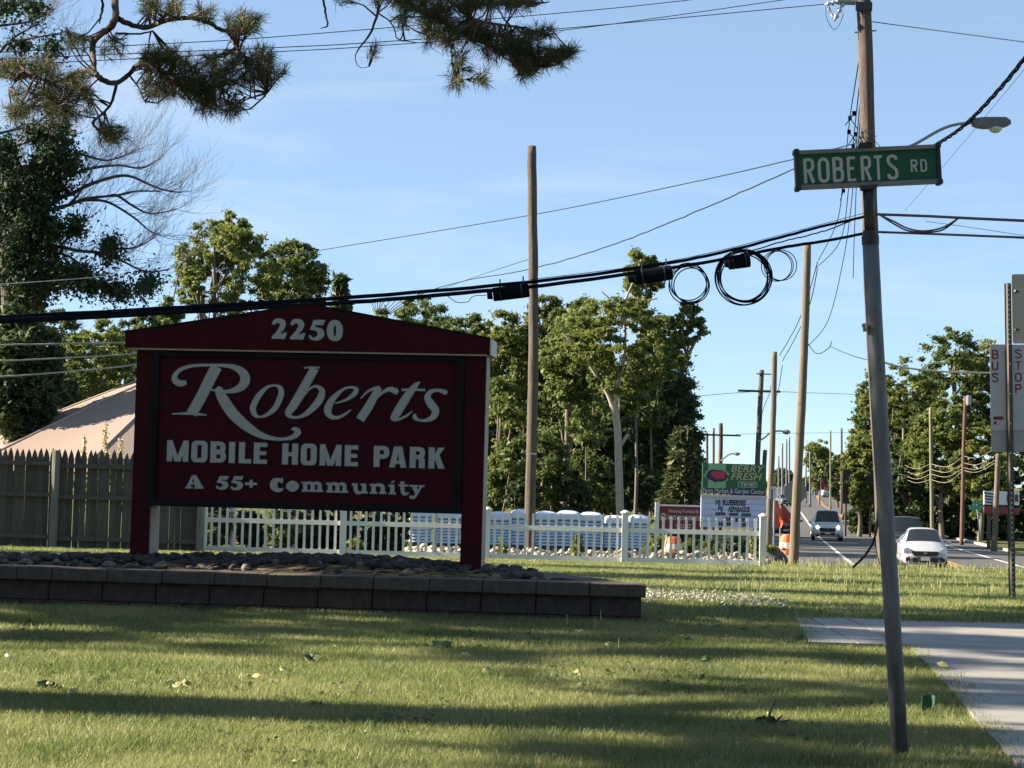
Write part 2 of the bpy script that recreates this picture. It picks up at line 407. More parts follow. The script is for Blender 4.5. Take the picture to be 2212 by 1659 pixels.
# sidewalk: a strip from the right that meets a walk coming towards the camera
def slab_poly(pts, name, lift, m, parent):
    mb = MB(); P = [Vector((p[0], p[1], gz(p[1])+lift)) for p in pts]; n = len(P)
    Q = [p - Vector((0,0,lift+0.10)) for p in P]
    mb.add(P+Q, [tuple(range(n))] + [(i, n+i, n+(i+1)%n, (i+1)%n) for i in range(n)])
    return mb.build(name, m, parent)
side = tag(empty('sidewalk', (3.0, 15, gz(15))), kind='structure', label='pale concrete sidewalk crossed by tree shadows')
def gx(x, y):       # ground point under image point
    v = cf + cr*((x-CX)/F) + cu*((CY-y)/F); d = 10.0
    for _ in range(30): d = d*0.5 + 0.5*((gz(d)-CAMZ) * v.y / v.z) if v.z < 0 else 200
    return Vector((v.x*d/v.y, d))
A = gx(1718, 1341); B = gx(1747, 1398); Cc = gx(1983, 1421); Dd = gx(2052, 1500); Ee = gx(2118, 1580); Ff = gx(2190, 1659)
print('walk', A, B, Cc, Dd, Ee, Ff)
tl = (0.035)
# strip cut into slabs along X by joints
dirx = Vector((1.0, -0.012))
def along(P, t): return (P.x + dirx.x*t, P.y + dirx.y*t)
w0 = Cc.x - B.x
cuts = [0, w0*0.52, w0, w0+1.45, w0+2.9, w0+4.4, w0+5.9, w0+7.4, w0+8.9]
for i in range(len(cuts)-1):
    a, b = cuts[i]+0.006, cuts[i+1]-0.006
    ta = (A.x - B.x)
    bl = along(B, a); br = along(B, b); 
    tlp = (along(A, a + (0 if i == 0 else -ta*0 ))[0] + (0 if i == 0 else (B.x-A.x)), A.y + dirx.y*a)
    trp = (B.x + b, A.y + dirx.y*b)
    if i == 0: tlp = (A.x, A.y)
    slab_poly([bl, br, trp, tlp], 'slab', tl, M['concrete'], side)
# walk towards the camera
L = [Vector((Cc.x+0.04, B.y)), Cc, Dd, Ee, Ff]; Lx = [p.x for p in L]; Ly = [p.y for p in L]
def left_x(y): return float(np.interp(y, Ly[::-1], Lx[::-1])) if y >= Ly[-1] else Lx[-1] + (y-Ly[-1])*(Lx[-2]-Lx[-1])/(Ly[-2]-Ly[-1])
yv = [B.y-0.03, 12.3, 10.9, 9.5, 8.1, 6.7, 5.3, 3.9]
for i in range(len(yv)-1):
    y1, y0 = yv[i]-0.006, yv[i+1]+0.006
    for (o0, o1) in ((0.0, 1.5), (1.512, 3.0), (3.012, 4.5)):
        slab_poly([(left_x(y0)+o0, y0), (left_x(y0)+o1, y0), (left_x(y1)+o1, y1), (left_x(y1)+o0, y1)], 'slab', tl, M['concrete'], side)

def in_walk(x, y):
    if A.y >= y >= B.y - 0.05 and x > A.x + (B.x-A.x)*(A.y-y)/(A.y-B.y) - 0.02: return True
    return y < B.y+.1 and x > left_x(y) - 0.02

# ------------------------------------------------------------------ monument sign
YAW = R(6)
SU = Vector((math.cos(YAW), -math.sin(YAW), 0)); SV = Vector((0,0,1)); SN = Vector((-math.sin(YAW), -math.cos(YAW), 0))
SO = at(667, 930, 16.35)
def plane_uv(x, y, O=SO, U=SU, V=SV, N=SN):
    v = cf + cr*((x-CX)/F) + cu*((CY-y)/F)
    t = (O - CPOS).dot(N) / v.dot(N); P = CPOS + v*t - O
    return (P.dot(U), P.dot(V))
def zconv(ox, oy, s): return lambda zx, zy: ((ox + zx/s)/KD, (oy + zy/s)/KD)
z5 = zconv(350, 850, 2212/1150)
def uv5(zx, zy): return plane_uv(*z5(zx, zy))
ul, vt = uv5(228, 362); ur, vb = uv5(1888, 1222); ul = (ul + uv5(203,1170)[0])/2
ur = (uv5(1905,410)[0] + uv5(1888,1222)[0])/2; vt = (vt + uv5(1905,410)[1])/2; vb = (uv5(203,1170)[1]+vb)/2
pl0 = uv5(80, 900)[0]; pl1 = uv5(185, 900)[0]; pr0 = uv5(1937, 900)[0]; pr1 = uv5(2055, 900)[0]
print('panel', ul, ur, vt, vb, 'posts', pl0, pl1, pr0, pr1)
sbase = Vector((SO.x, SO.y, gz(16.35)))
DEP = 0.30
sg = thing('monument_sign', 'large dark maroon gabled wooden sign with pale script lettering on the stone bed', 'sign', sbase)
def sbox(mb, u0, u1, v0, v1, n0, n1):
    P = []
    for n_ in (n0, n1):
        for (u, v) in ((u0,v0),(u1,v0),(u1,v1),(u0,v1)): P.append(SO + SU*u + SV*v + SN*n_)
    return mb.add(P, [(3,2,1,0),(4,5,6,7),(0,1,5,4),(1,2,6,5),(2,3,7,6),(3,0,4,7)])
rb = (uv5(45,308)[1] + uv5(2088,385)[1])/2           # roof underside
zg = gz(16.4) - SO.z - 0.1
for a, b in ((pl0, pl1), (pr0, pr1)):
    mb = MB(); sbox(mb, a+0.004, b-0.004, zg, rb-0.002, -DEP, -0.024); po = mb.build('post', M['raw_wood'], sg)
    mb = MB(); sbox(mb, a, b, zg+0.05, rb-0.003, -0.022, 0.004); mb.build('fascia_board', M['maroon'], po)
mb = MB(); sbox(mb, ul-0.01, ur+0.01, vb-0.01, vt+0.01, -DEP*0.75, -0.006); board = mb.build('sign_board', M['maroon_panel'], sg)
fw = 0.062
for (a, b, c, d) in ((ul-fw, ur+fw, vt, vt+fw*0.75), (ul-fw, ur+fw, vb-fw*0.95, vb), (ul-fw, ul, vb+0.001, vt-0.001), (ur, ur+fw*0.9, vb+0.001, vt-0.001)):
    mb = MB(); sbox(mb, a, b, c, d, -DEP*0.8, 0.022); fr = mb.build('frame_strip', M['black'], sg)
# gable
gl = [uv5(44, 306), uv5(2090, 384), uv5(2092, 287), uv5(1078, 88), uv5(42, 236)]
gb = (gl[0][1]+gl[1][1])/2; ge = (gl[2][1]+gl[4][1])/2
gp = [(gl[0][0], gb), (gl[1][0], gb), (gl[2][0], ge), (gl[3][0], gl[3][1]), (gl[4][0], ge)]
mb = MB(); mb.prism(gp, SO + SN*(-DEP-0.05), SU, SV, SN, DEP+0.10); gab = mb.build('gable', M['maroon'], sg)
mb = MB(); sbox(mb, gp[1][0]+0.001, gp[1][0]+0.012, gb-0.005, ge+0.003, -DEP-0.05, 0.055); mb.build('end_board', M['white_trim'], gab)
for i, j in ((2, 3), (3, 4)):
    p, q = Vector((gp[i][0], gp[i][1], 0)), Vector((gp[j][0], gp[j][1], 0)); e = (q-p).normalized(); nn = Vector((-e.y, e.x, 0))*-1
    if nn.y < 0: nn = -nn
    mb = MB(); quad = [(p.x+nn.x*0.002, p.y+nn.y*0.002), (q.x+nn.x*0.002, q.y+nn.y*0.002), (q.x+nn.x*0.016, q.y+nn.y*0.016), (p.x+nn.x*0.016, p.y+nn.y*0.016)]
    mb.prism(quad, SO + SN*(-DEP-0.06), SU, SV, SN, DEP+0.114); mb.build('roof_cap', M['black'], gab)
mb = MB(); sbox(mb, gp[0][0]+0.02, gp[1][0]-0.02, gb-0.014, gb-0.001, -DEP-0.04, 0.046); mb.build('soffit_trim', M['raw_wood'], gab)

# ---- lettering
def letters_for(zc, s):
    px_per_m = F*KD/16.35
    k = 1.0/(s*px_per_m)
    def P(seq): return [(*plane_uv(*zc(a, b)), w*k) for a, b, w in seq]
    return P, (lambda a, b: plane_uv(*zc(a, b))), k
def finish(Lt, base=0.0, parent=None):
    if parent is None: parent = board
    for q in Lt.split():
        q.mesh(base, 0.0012, 0.0085).build('letter_outline', M['letter_edge'], parent)
        q.mesh(base, 0.006).build('letter', M['letter'], parent)
z = zconv(480, 1040, 2212/880); P, Q, k = letters_for(z, 2212/880)
Lt = Letters(SO, SU, SV, SN)
S = Lt.stroke
S(P([(390,86,84),(345,170,84),(300,262,82),(250,355,80),(205,432,80)]))
S(P([(64,434,7),(120,432,13),(190,430,22),(245,434,22),(285,439,12),(314,442,7)]))
S(P([(152,206,36),(118,209,46),(84,186,46),(84,150,36),(122,110,28),(190,84,23),(270,76,20),(350,75,20),(430,76,24)]), rnd=True)
S(P([(430,76,24),(505,86,34),(570,118,56),(600,168,72),(588,216,68),(545,250,50),(480,268,28),(400,264,16),(332,254,12)]))
S(P([(408,262,60),(440,330,78),(515,438,80),(615,528,68),(715,590,46),(815,616,26),(895,618,22),(955,602,36),(988,570,46),(972,548,36),(952,546,22)]), rnd=True)
Lt.new(); S(P([(815,224,14),(760,240,24),(700,300,40),(658,385,46),(672,440,34),(710,456,14),(760,440,26),(820,390,40),(862,300,44),(858,244,34)]), closed=True)
Lt.new(); S(P([(1034,96,8),(1085,92,14),(1148,94,12)]))
S(P([(1112,98,64),(1035,235,64),(960,365,64),(918,425,50),(935,455,28)]))
S(P([(920,435,40),(945,458,22),(1000,456,20),(1060,425,38),(1138,345,54),(1166,275,46),(1145,240,28),(1108,232,16),(1062,262,14),(1000,345,10)]))
Lt.new(); S(P([(1262,356,10),(1340,332,18),(1400,290,34),(1418,255,32),(1380,238,16),(1318,256,20),(1240,330,46),(1208,405,56),(1230,452,36),(1280,461,24),(1330,440,18),(1378,403,9)]))
Lt.new(); S(P([(1450,320,9),(1505,268,16),(1575,240,22),(1590,262,30)])); S(P([(1582,248,48),(1515,370,62),(1446,477,64)]))
S(P([(1545,340,10),(1610,278,20),(1665,252,34),(1708,268,44)]), rnd=True)
Lt.new(); S(P([(1886,198,8),(1848,232,40),(1790,310,60),(1715,430,60),(1690,468,36),(1730,474,18),(1790,446,14),(1828,414,8)]))
S(P([(1752,257,16),(1840,256,18),(1925,258,16)], ))
Lt.new(); S(P([(2072,274,36),(2022,260,22),(1968,270,30),(1942,312,46),(1968,362,56),(2000,408,56),(1985,455,46),(1935,480,24),(1880,480,18),(1852,462,32),(1848,446,26)]), rnd=True)
finish(Lt)

# MOBILE HOME PARK, heavy condensed capitals
z = zconv(460, 1270, 2212/900); P, Q, k = letters_for(z, 2212/900)
Lt = Letters(SO, SU, SV, SN)
def block(ch, w):
    s, b = 0.285, 0.20; out = []
    rect = lambda x0, y0, x1, y1: out.append(('p', [(x0,y0),(x1,y0),(x1,y1),(x0,y1)]))
    par = lambda x0, y0, x1, y1, h: out.append(('p', [(x0-h/2,y0),(x0+h/2,y0),(x1+h/2,y1),(x1-h/2,y1)]))
    def bowl(xs, y0, y1, xe, t=0.25):
        rr = (y1-y0)/2; xm = xe - t/2
        out.append(('s', [(xs,y1-b/2,b),(xm-0.16,y1-b/2,b),(xm-0.03,y1-b/2-0.05,b+.02),(xm,(y0+y1)/2+0.06,t),(xm,(y0+y1)/2-0.06,t),(xm-0.03,y0+b/2+0.05,b+.02),(xm-0.16,y0+b/2,b),(xs,y0+b/2,b)], False))
    if ch == 'M': rect(0,0,s*.92,1); rect(w-s*.92,0,w,1); par(w/2-0.02,0,s*.45,1,0.24); par(w/2+0.02,0,w-s*.45,1,0.24)
    elif ch == 'I': rect(0,0,w,1)
    elif ch == 'L': rect(0,0,s,1); rect(s,0,w,b)
    elif ch == 'E': rect(0,0,s,1); rect(s,0,w,b); rect(s,1-b,w,1); rect(s,.41,w*.93,.59)
    elif ch == 'H': rect(0,0,s,1); rect(w-s,0,w,1); rect(s,.40,w-s,.59)
    elif ch == 'O':
        h = s/2; out.append(('s', [(w/2,1-b/2+.01,b),(w-h-.02,.86,.27),(w-h,.62,s),(w-h,.38,s),(w-h-.02,.14,.27),(w/2,b/2-.01,b),(h+.02,.14,.27),(h,.38,s),(h,.62,s),(h+.02,.86,.27)], True))
    elif ch == 'B': rect(0,0,s,1); bowl(s*.8,.42,1,w*.96); bowl(s*.8,0,.585,w)
    elif ch == 'P': rect(0,0,s,1); bowl(s*.8,.40,1,w)
    elif ch == 'R': rect(0,0,s,1); bowl(s*.8,.42,1,w*.97); out.append(('p', [(w-.30,.0),(w,.0),(w-.02,.42),(w-.16,.53),(w-.31,.44)]))
    elif ch == 'A': par(.135,0,w/2-.06,1,.27); par(w-.135,0,w/2+.06,1,.27); rect(.26,.17,w-.26,.33)
    elif ch == 'K': rect(0,0,s,1); out.append(('p',[(s*.9,.30),(s*.9,.62),(w-.32,1),(w-.01,1)])); out.append(('p',[(w-.31,0),(w,0),(w*.66,.66),(w*.40,.46)]))
    return out
tops = lambda x: 46 + (x-72)*(104-46)/(2070-72)
for ch, x0, x1 in (('M',72,228),('O',248,364),('B',385,497),('I',518,562),('L',590,680),('E',697,793),('H',902,1016),('O',1036,1150),('M',1172,1328),('E',1352,1448),('P',1560,1672),('A',1673,1797),('R',1820,1932),('K',1955,2072)):
    Lt.new(); yt = tops((x0+x1)/2); a = Q(x0+1, yt+76); H_ = Q((x0+x1)/2, yt)[1] - Q((x0+x1)/2, yt+151)[1]; vb_ = Q((x0+x1)/2, yt+151)[1]; W_ = Q(x1, yt+76)[0]-a[0]
    vbl = Q(72, 199)[1]*0.5 + Q(2070, 256)[1]*0.5
    vb_ = vb_*0.6 + vbl*0.4
    for it in block(ch, W_/H_):
        if it[0] == 'p': Lt.poly([(a[0]+p[0]*H_, vb_+p[1]*H_) for p in it[1]])
        else: Lt.stroke([(a[0]+p[0]*H_, vb_+p[1]*H_, p[2]*H_) for p in it[1]], closed=it[2], k=4)
finish(Lt)

# A 55+ Community and 2250, fat slab letters
five = [('p', [(0.27,1.0),(1.0,1.01),(0.88,0.755),(0.40,0.755),(0.38,0.66),(0.36,0.50),(0.10,0.53)]),
        ('s', [(0.16,0.585,.16),(0.42,0.575,.20),(0.70,0.47,.36),(0.76,0.32,.42),(0.62,0.16,.32),(0.36,0.09,.18),(0.15,0.14,.16),(0.10,0.22,.15)])]
Lt = Letters(SO, SU, SV, SN)
def put5(x0, x1, yb, yt):
    Lt.new()
    a = Q(x0, yb); b = Q(x1, yb)[0]; t = Q(x0, yt)[1]; W_ = b-a[0]; H_ = t-a[1]
    for it in five:
        if it[0] == 'p': Lt.poly([(a[0]+p[0]*W_, a[1]+p[1]*H_) for p in it[1]])
        else: Lt.stroke([(a[0]+p[0]*W_, a[1]+p[1]*H_, p[2]*W_) for p in it[1]], rnd=True)
PP = lambda pts: Lt.poly([Q(*p) for p in pts])
# A
PP([(258,300),(284,300),(330,384),(276,384)]); PP([(250,308),(270,300),(238,384),(214,384)]); PP([(206,382),(257,382),(257,395),(206,395)]); PP([(272,383),(335,383),(335,397),(272,397)]); PP([(240,352),(290,352),(290,366),(240,366)])
put5(424,516,404,306); put5(528,620,407,307)
Lt.new(); PP([(636,353),(720,355),(720,372),(636,370)]); PP([(669,334),(688,334),(688,390),(669,390)])
Lt.new(); Lt.stroke(P([(902,352,20),(880,334,24),(848,348,48),(842,378,54),(862,403,36),(890,407,22),(908,396,12)]))
PP([(894,320),(908,320),(908,356),(894,352)])
Lt.new(); Lt.stroke(P([(977,352,24),(1000,380,46),(977,408,24),(952,380,46)]), closed=True)
def stem(x, yt, yb, w, serif=True):
    PP([(x-w/2, yt), (x+w/2, yt+1), (x+w/2, yb+1), (x-w/2, yb)])
    if serif: PP([(x-w*.85, yb-13), (x+w*.85, yb-12), (x+w*.85, yb+2), (x-w*.85, yb+1)])
def arch(x0, x1, y): Lt.stroke(P([(x0, y+20, 12), (x0+(x1-x0)*.45, y+9, 20), (x1-4, y+16, 26), (x1, y+34, 28)]))
for xs3, yy in (((1068,1122,1172), 347), ((1246,1300,1352), 353)):
    Lt.new()
    for x in xs3: stem(x, yy+(2 if x == xs3[0] else 22), yy+70+(x-xs3[0])*0.02, 29)
    arch(xs3[0], xs3[1], yy); arch(xs3[1], xs3[2], yy+1); PP([(xs3[0]-26,yy+1),(xs3[0],yy+1),(xs3[0],yy+14),(xs3[0]-26,yy+14)])
Lt.new(); stem(1430,360,405,30,False); stem(1492,361,430,30); Lt.stroke(P([(1430,395,30),(1440,422,26),(1470,425,18),(1492,408,12)]))
PP([(1405,359),(1430,360),(1430,373),(1405,372)]); PP([(1467,361),(1492,361),(1492,374),(1467,374)])
Lt.new(); stem(1560,363,432,30); stem(1626,380,434,30); arch(1560,1626,361); PP([(1534,363),(1560,363),(1560,376),(1534,376)])
Lt.new(); stem(1695,368,437,30); PP([(1668,368),(1695,368),(1695,381),(1668,381)]); PP([(1682,352),(1706,338),(1714,346),(1694,358)])
Lt.new(); stem(1768,346,415,28,False); Lt.stroke(P([(1768,410,28),(1778,434,24),(1800,434,16),(1810,424,9)])); PP([(1740,366),(1808,369),(1808,382),(1740,379)])
Lt.new(); PP([(1830,376),(1866,376),(1888,428),(1858,428)]); PP([(1898,376),(1914,376),(1872,452),(1852,448)]); PP([(1818,370),(1878,371),(1878,384),(1818,383)]); PP([(1885,372),(1927,373),(1925,386),(1885,385)])
Lt.stroke(P([(1868,440,20),(1850,462,18),(1830,458,24)]), rnd=True)
finish(Lt)
z = zconv(780, 900, 2212/260); P, Q, k = letters_for(z, 2212/260)
Lt = Letters(SO, SU, SV, SN)
for dx, dy in ((0,0),(458,12)):
    Lt.new(); Lt.stroke([(*p[:2], p[2]) for p in P([(225+dx,412+dy,86),(275+dx,360+dy,104),(360+dx,352+dy,116),(440+dx,400+dy,150),(440+dx,490+dy,140),(375+dx,600+dy,112),(285+dx,700+dy,92),(215+dx,762+dy,84)])], rnd=True)
    PP([(165+dx,778+dy),(190+dx,804+dy),(330+dx,796+dy),(470+dx,812+dy),(505+dx,790+dy),(552+dx,656+dy),(510+dx,640+dy),(440+dx,672+dy),(330+dx,690+dy),(240+dx,690+dy)])
put5(1086,1486,850,330)
Lt.new(); Lt.stroke(P([(1743,388,112),(1828,450,150),(1860,600,165),(1828,750,150),(1743,805,108),(1658,750,150),(1626,600,165),(1658,450,150)]), closed=True)
finish(Lt, 0.05, gab)

# ------------------------------------------------------------------ retaining wall and stone bed
rng = random.Random(5)
zw = lambda zx, zy: zconv(0, 1250, 2037/700)(zx, zy)
WALL_D = 15.3
wc = at(1396, 1262, WALL_D); wtop = wc.z
wl_ = at(0, 1222, WALL_D + 0.25); 
w_dir = (Vector((wl_.x, wl_.y, 0)) - Vector((wc.x, wc.y, 0))); wlen = w_dir.length + 1.2; w_dir.normalize()
wall = thing('retaining_wall', 'low wall of dark brown concrete blocks with caps around the stone bed', 'wall', (wc.x-2.5, wc.y, gz(15.4)))
zbase = gz(15.3) - 0.08
def beveled(name, sx, sy, sz, bev, m):
    bm = bmesh.new(); bmesh.ops.create_cube(bm, size=1.0); bmesh.ops.scale(bm, vec=(sx, sy, sz), verts=bm.verts)
    bmesh.ops.bevel(bm, geom=list(bm.edges), offset=bev, segments=1, affect='EDGES')
    me = bpy.data.meshes.new(name); bm.to_mesh(me); bm.free(); me.materials.append(m); return me
def place(me, name, loc, rz, parent, sc=(1,1,1), rx=0.0, ry=0.0):
    o = bpy.data.objects.new(name, me); COL.objects.link(o); o.parent = parent
    o.location = Vector(loc) - root_loc(parent); o.rotation_euler = (rx, ry, rz); o.scale = sc; return o
cap_me = beveled('cap_stone', 1, 0.30, 0.098, 0.007, M['cap']); blk_me = beveled('block', 1, 0.22, 0.15, 0.008, M['block'])
def run_wall(P0, d, length, seed, both=True):
    r = random.Random(seed); ang = math.atan2(d.y, d.x); nrm = Vector((-d.y, d.x, 0))
    if nrm.y < 0: nrm = -nrm
    t = 0.0
    while t < length:
        L_ = r.choice((0.40, 0.42, 0.27, 0.40)); 
        if t + L_ > length: L_ = length - t
        if L_ < 0.05: break
        c = P0 + d*(t+L_/2) + nrm*(0.145 + r.uniform(-.006, .006))
        place(cap_me, 'cap_stone', (c.x, c.y, wtop-0.049+r.uniform(-.003,.002)), ang+r.uniform(-.006,.006), wall, (L_-0.006,1,1)); t += L_
    for row in range(4):
        t = 0.0 if row % 2 == 0 else -0.2; zc_ = wtop - 0.098 - 0.075 - row*0.152
        if zc_ + 0.07 < zbase: break
        while t < length:
            L_ = 0.41; a = max(t, 0.03); b = min(t+L_, length)
            if b - a > 0.06:
                c = P0 + d*((a+b)/2) + nrm*(0.145 + r.uniform(-.004, .006))
                place(blk_me, 'block', (c.x, c.y, zc_), ang, wall, (b-a-0.006,1,1))
            t += L_
P0 = Vector((wc.x, wc.y, 0))
run_wall(P0, w_dir, wlen, 3)
# return side: from the right corner back and to the left
bk = at(1203, 1240, 17.0); d2 = (Vector((bk.x, bk.y, 0)) - P0); l2 = d2.length + 0.6; d2.normalize()
ang2 = math.atan2(d2.y, d2.x); n2 = Vector((d2.y, -d2.x, 0)); 
if n2.x > 0: n2 = -n2
r = random.Random(8); t = 0.30
while t < l2:
    c = P0 + d2*(t+0.2) + n2*0.15
    place(cap_me, 'cap_stone', (c.x, c.y, wtop-0.049+r.uniform(-.003,.002)), ang2, wall, (0.394,1,1)); 
    for row in range(2): place(blk_me, 'block', (c.x, c.y, wtop-0.098-0.075-row*0.152), ang2, wall, (0.394,1,1))
    t += 0.4
# bed surface
bed = tag(empty('stone_bed', (wc.x-2.5, 16.5, gz(16.5))), kind='structure', label='bed of dark river stones around the sign posts')
def bed_z(x, y):
    fr = (y - 15.5)
    base = wtop - 0.05 + 0.05*max(0, min(1, fr/1.0))
    m = math.exp(-((x-SO.x+0.2)/1.5)**2) * math.exp(-((y-16.45)/0.55)**2)
    return base + 0.085*m + 0.02*math.sin(x*2.1)*math.sin(y*3.0)
def wall_y(x): return wc.y + (x-wc.x)*(w_dir.y/w_dir.x)
nx, ny = 44, 16; X0, X1, Y0, Y1 = wc.x-wlen+0.1, wc.x-0.2, 15.35, 18.0
mb = MB(); vs = []
def bed_x1(y): return wc.x - 0.22 + (y-15.3)*(d2.x/d2.y) - 0.05
for j in range(ny+1):
    y_ = Y0 + (Y1-Y0)*j/ny
    for i in range(nx+1):
        x = X0 + (min(X1, bed_x1(y_))-X0)*i/nx; y = max(y_, wall_y(x)+.16+.002*j); vs.append((x, y, bed_z(x, y) if j < ny else gz(18)-0.05))
mb.add(vs, [(j*(nx+1)+i, j*(nx+1)+i+1, (j+1)*(nx+1)+i+1, (j+1)*(nx+1)+i) for j in range(ny) for i in range(nx)])
mb.build('mulch_bed', M['mulch'], bed)
def stone_mesh(seed, m, sub=1):
    bm = bmesh.new(); bmesh.ops.create_icosphere(bm, subdivisions=sub, radius=0.5); r = random.Random(seed)
    for v in bm.verts: v.co *= r.uniform(0.8, 1.12)
    me = bpy.data.meshes.new('stone'); bm.to_mesh(me); bm.free(); me.materials.append(m)
    me.polygons.foreach_set('use_smooth', [True]*len(me.polygons)); return me
stones = [stone_mesh(i, M['river'] if i < 6 else M['river_tan'], 2) for i in range(8)]
spots = []
for _ in range(3600):
    x = rng.uniform(X0, X1); y = rng.uniform(15.62, 17.75)
    if x > bed_x1(y)-0.12: continue
    if y < wall_y(x)+.36: continue
    if y < wall_y(x)+.62 and rng.random() < 0.72: continue           # thin strip of mulch along the wall
    if abs((Vector((x,y,0))-Vector((SO.x,SO.y,0))).dot(SN)) < 0.0: continue
    spots.append((x, y, rng.uniform(0.042, 0.09) * (1.15 if 15.9 < y < 16.7 else 1)))
spots.sort(key=lambda s: -s[2] - (0.2 if (-4.6 < s[0] and s[1] < 16.9) else 0))
rest = MB()
for i, (x, y, s) in enumerate(spots):
    tan = rng.random() < (0.4 if y < wall_y(x)+.62 else 0.06)
    if i < 300:
        place(stones[rng.randrange(6, 8) if tan else rng.randrange(6)], 'stone', (x, y, bed_z(x, y)+s*0.22), rng.uniform(0, 6.28), bed, (s*rng.uniform(1,1.35), s*rng.uniform(.8,1.1), s*rng.uniform(.55,.8)), rng.uniform(-.3,.3), rng.uniform(-.3,.3))
    else:
        if not hasattr(rest, 'pr'):
            rest.pr = []
            for q in range(4):
                bm = bmesh.new(); bmesh.ops.create_icosphere(bm, subdivisions=1, radius=0.5)
                for v in bm.verts: v.co *= rng.uniform(.8, 1.15)
                rest.pr.append(([v.co.copy() for v in bm.verts], [tuple(v.index for v in f.verts) for f in bm.faces])); bm.free()
        vs, fs = rest.pr[rng.randrange(4)]; an = rng.uniform(0, 6.28); ca, sa = math.cos(an), math.sin(an)
        sx, sy, sz = s*rng.uniform(1,1.35), s*rng.uniform(.8,1.1), s*rng.uniform(.55,.8); z0 = bed_z(x, y)+s*0.2
        rest.cur = 1 if tan else 0
        rest.add([(x+v.x*sx*ca-v.y*sy*sa, y+v.x*sx*sa+v.y*sy*ca, z0+v.z*sz) for v in vs], fs)
tag(rest.build('small_stones', [M['river'], M['river_tan']], bed, smooth=True), kind='stuff')
# dry straw lying on the mulch along the cap
mb = MB(); M['straw'] = mat('straw', (0.30, 0.21, 0.11), 0.9, noise=0.4, scale=20)
for _ in range(260):
    x = rng.uniform(SO.x-1.2, SO.x+1.5); y = wall_y(x)+rng.uniform(.33, .66); a = rng.uniform(-.5,.5); l = rng.uniform(.05,.16); zz = bed_z(x,y)+rng.uniform(.005,.03)
    p = Vector((x,y,zz)); q = p+Vector((math.cos(a)*l, math.sin(a)*l*.5, rng.uniform(-.01,.02)))
    mb.tube([p,q], 0.0022, 3, False)
tag(mb.build('dry_straw', M['straw'], bed), kind='stuff')

# ------------------------------------------------------------------ stockade fence
SFD = 37.0
stock = thing('stockade_fence', 'tall weathered grey wooden fence of pointed pickets left of the sign', 'fence', gnd(100, SFD))
r = random.Random(11)
def picket_mesh(h, w, t, m, seed):
    rr = random.Random(seed); tip = 0.17; mb = MB()
    pts = [(-w/2,0),(w/2,0),(w/2,h-tip),(w*0.30,h-tip*0.45),(rr.uniform(-.008,.008),h),(-w*0.30,h-tip*0.45),(-w/2,h-tip)]
    mb.prism(pts, Vector((0,0,0)), Vector((1,0,0)), Vector((0,0,1)), Vector((0,-1,0)), t)
    me = bpy.data.meshes.new('picket'); me.from_pydata(mb.v, [], mb.f); me.materials.append(m); return me
pk = [picket_mesh(1.83, 0.105, 0.02, (M['stockade'], M['stockade2'])[i % 2], i) for i in range(6)]
xa = at(-120, 1000, SFD).x; xb = at(437, 1000, SFD).x
zt = lambda X: gz(SFD) - 0.02 + (0.03 if X < -7 else -0.05 if X > -6.7 else 0)
X = xa
px_post = at(123, 1000, SFD).x
while X < xb:
    o = place(pk[r.randrange(6)], 'picket', (X, SFD, zt(X)+r.uniform(-.015,.015)), r.uniform(-.03,.03), stock, (r.uniform(.93,1.05),1,1)); o.rotation_euler[1] = r.uniform(-.008,.008)
    X += 0.1065 + r.uniform(-.002, .003) + (0.009 if r.random() < .15 else 0)
for (a, b) in ((xa, px_post-0.04), (px_post+0.05, xb)):
    for hh in (0.25, 1.0, 1.56):
        mb = MB(); zz = zt((a+b)/2)+hh; mb.box(((a+b)/2, SFD-0.055, zz), (b-a, 0.06, 0.075)); mb.build('rail', M['stockade'], stock)
for X, h in ((px_post, 1.80), (xb+0.02, 1.78), (px_post-2.5, 1.8)):
    mb = MB(); mb.tube([(X, SFD-0.11, zt(X)-0.1), (X+0.01, SFD-0.11, zt(X)+h)], [0.075, 0.07], 8); mb.build('post', M['fpost'], stock, smooth=False)

# ------------------------------------------------------------------ white picket fence
WFD0, WFD1 = 38.6, 37.4
wf = thing('picket_fence', 'low white vinyl picket fence with capped posts behind the sign', 'fence', gnd(1050, 38))
def wf_pt(x):       # along the fence, from image column
    t = (x-434)/(1648-434); d = WFD0 + (WFD1-WFD0)*t; p = at(x, 1150, d); return p.x, d
def wf_base(x):
    t = (x-434)/(1648-434)
    y = 1196 + (1229-1196)*t; d = WFD0 + (WFD1-WFD0)*t
    return at(x, y, d).z
def round_picket(h, w):
    mb = MB(); pts = [(-w/2,0),(w/2,0),(w/2,h-.07),(w*.32,h-.058),(w*.62,h-.035),(w*.42,h-.01),(0,h),(-w*.42,h-.01),(-w*.62,h-.035),(-w*.32,h-.058),(-w/2,h-.07)]
    mb.prism(pts, Vector((0,0.012,0)), Vector((1,0,0)), Vector((0,0,1)), Vector((0,-1,0)), 0.024)
    me = bpy.data.meshes.new('picket'); me.from_pydata(mb.v, [], mb.f); me.materials.append(M['vinyl']); return me
wp = round_picket(0.86, 0.047)
posts_x = [440, 741, 1052, 1350, 1648]
for i, x in enumerate(posts_x):
    X, d = wf_pt(x); z0 = wf_base(x); mb = MB()
    mb.box((X, d, z0+0.46), (0.115, 0.115, 0.98)); po = mb.build('post', M['vinyl'], wf)
    mb = MB(); mb.lathe([(0.088,0.0),(0.092,0.02),(0.07,0.035),(0.03,0.055),(0.0,0.06)], (X, d, z0+0.951), 8); mb.build('post_cap', M['vinyl'], po, smooth=False)
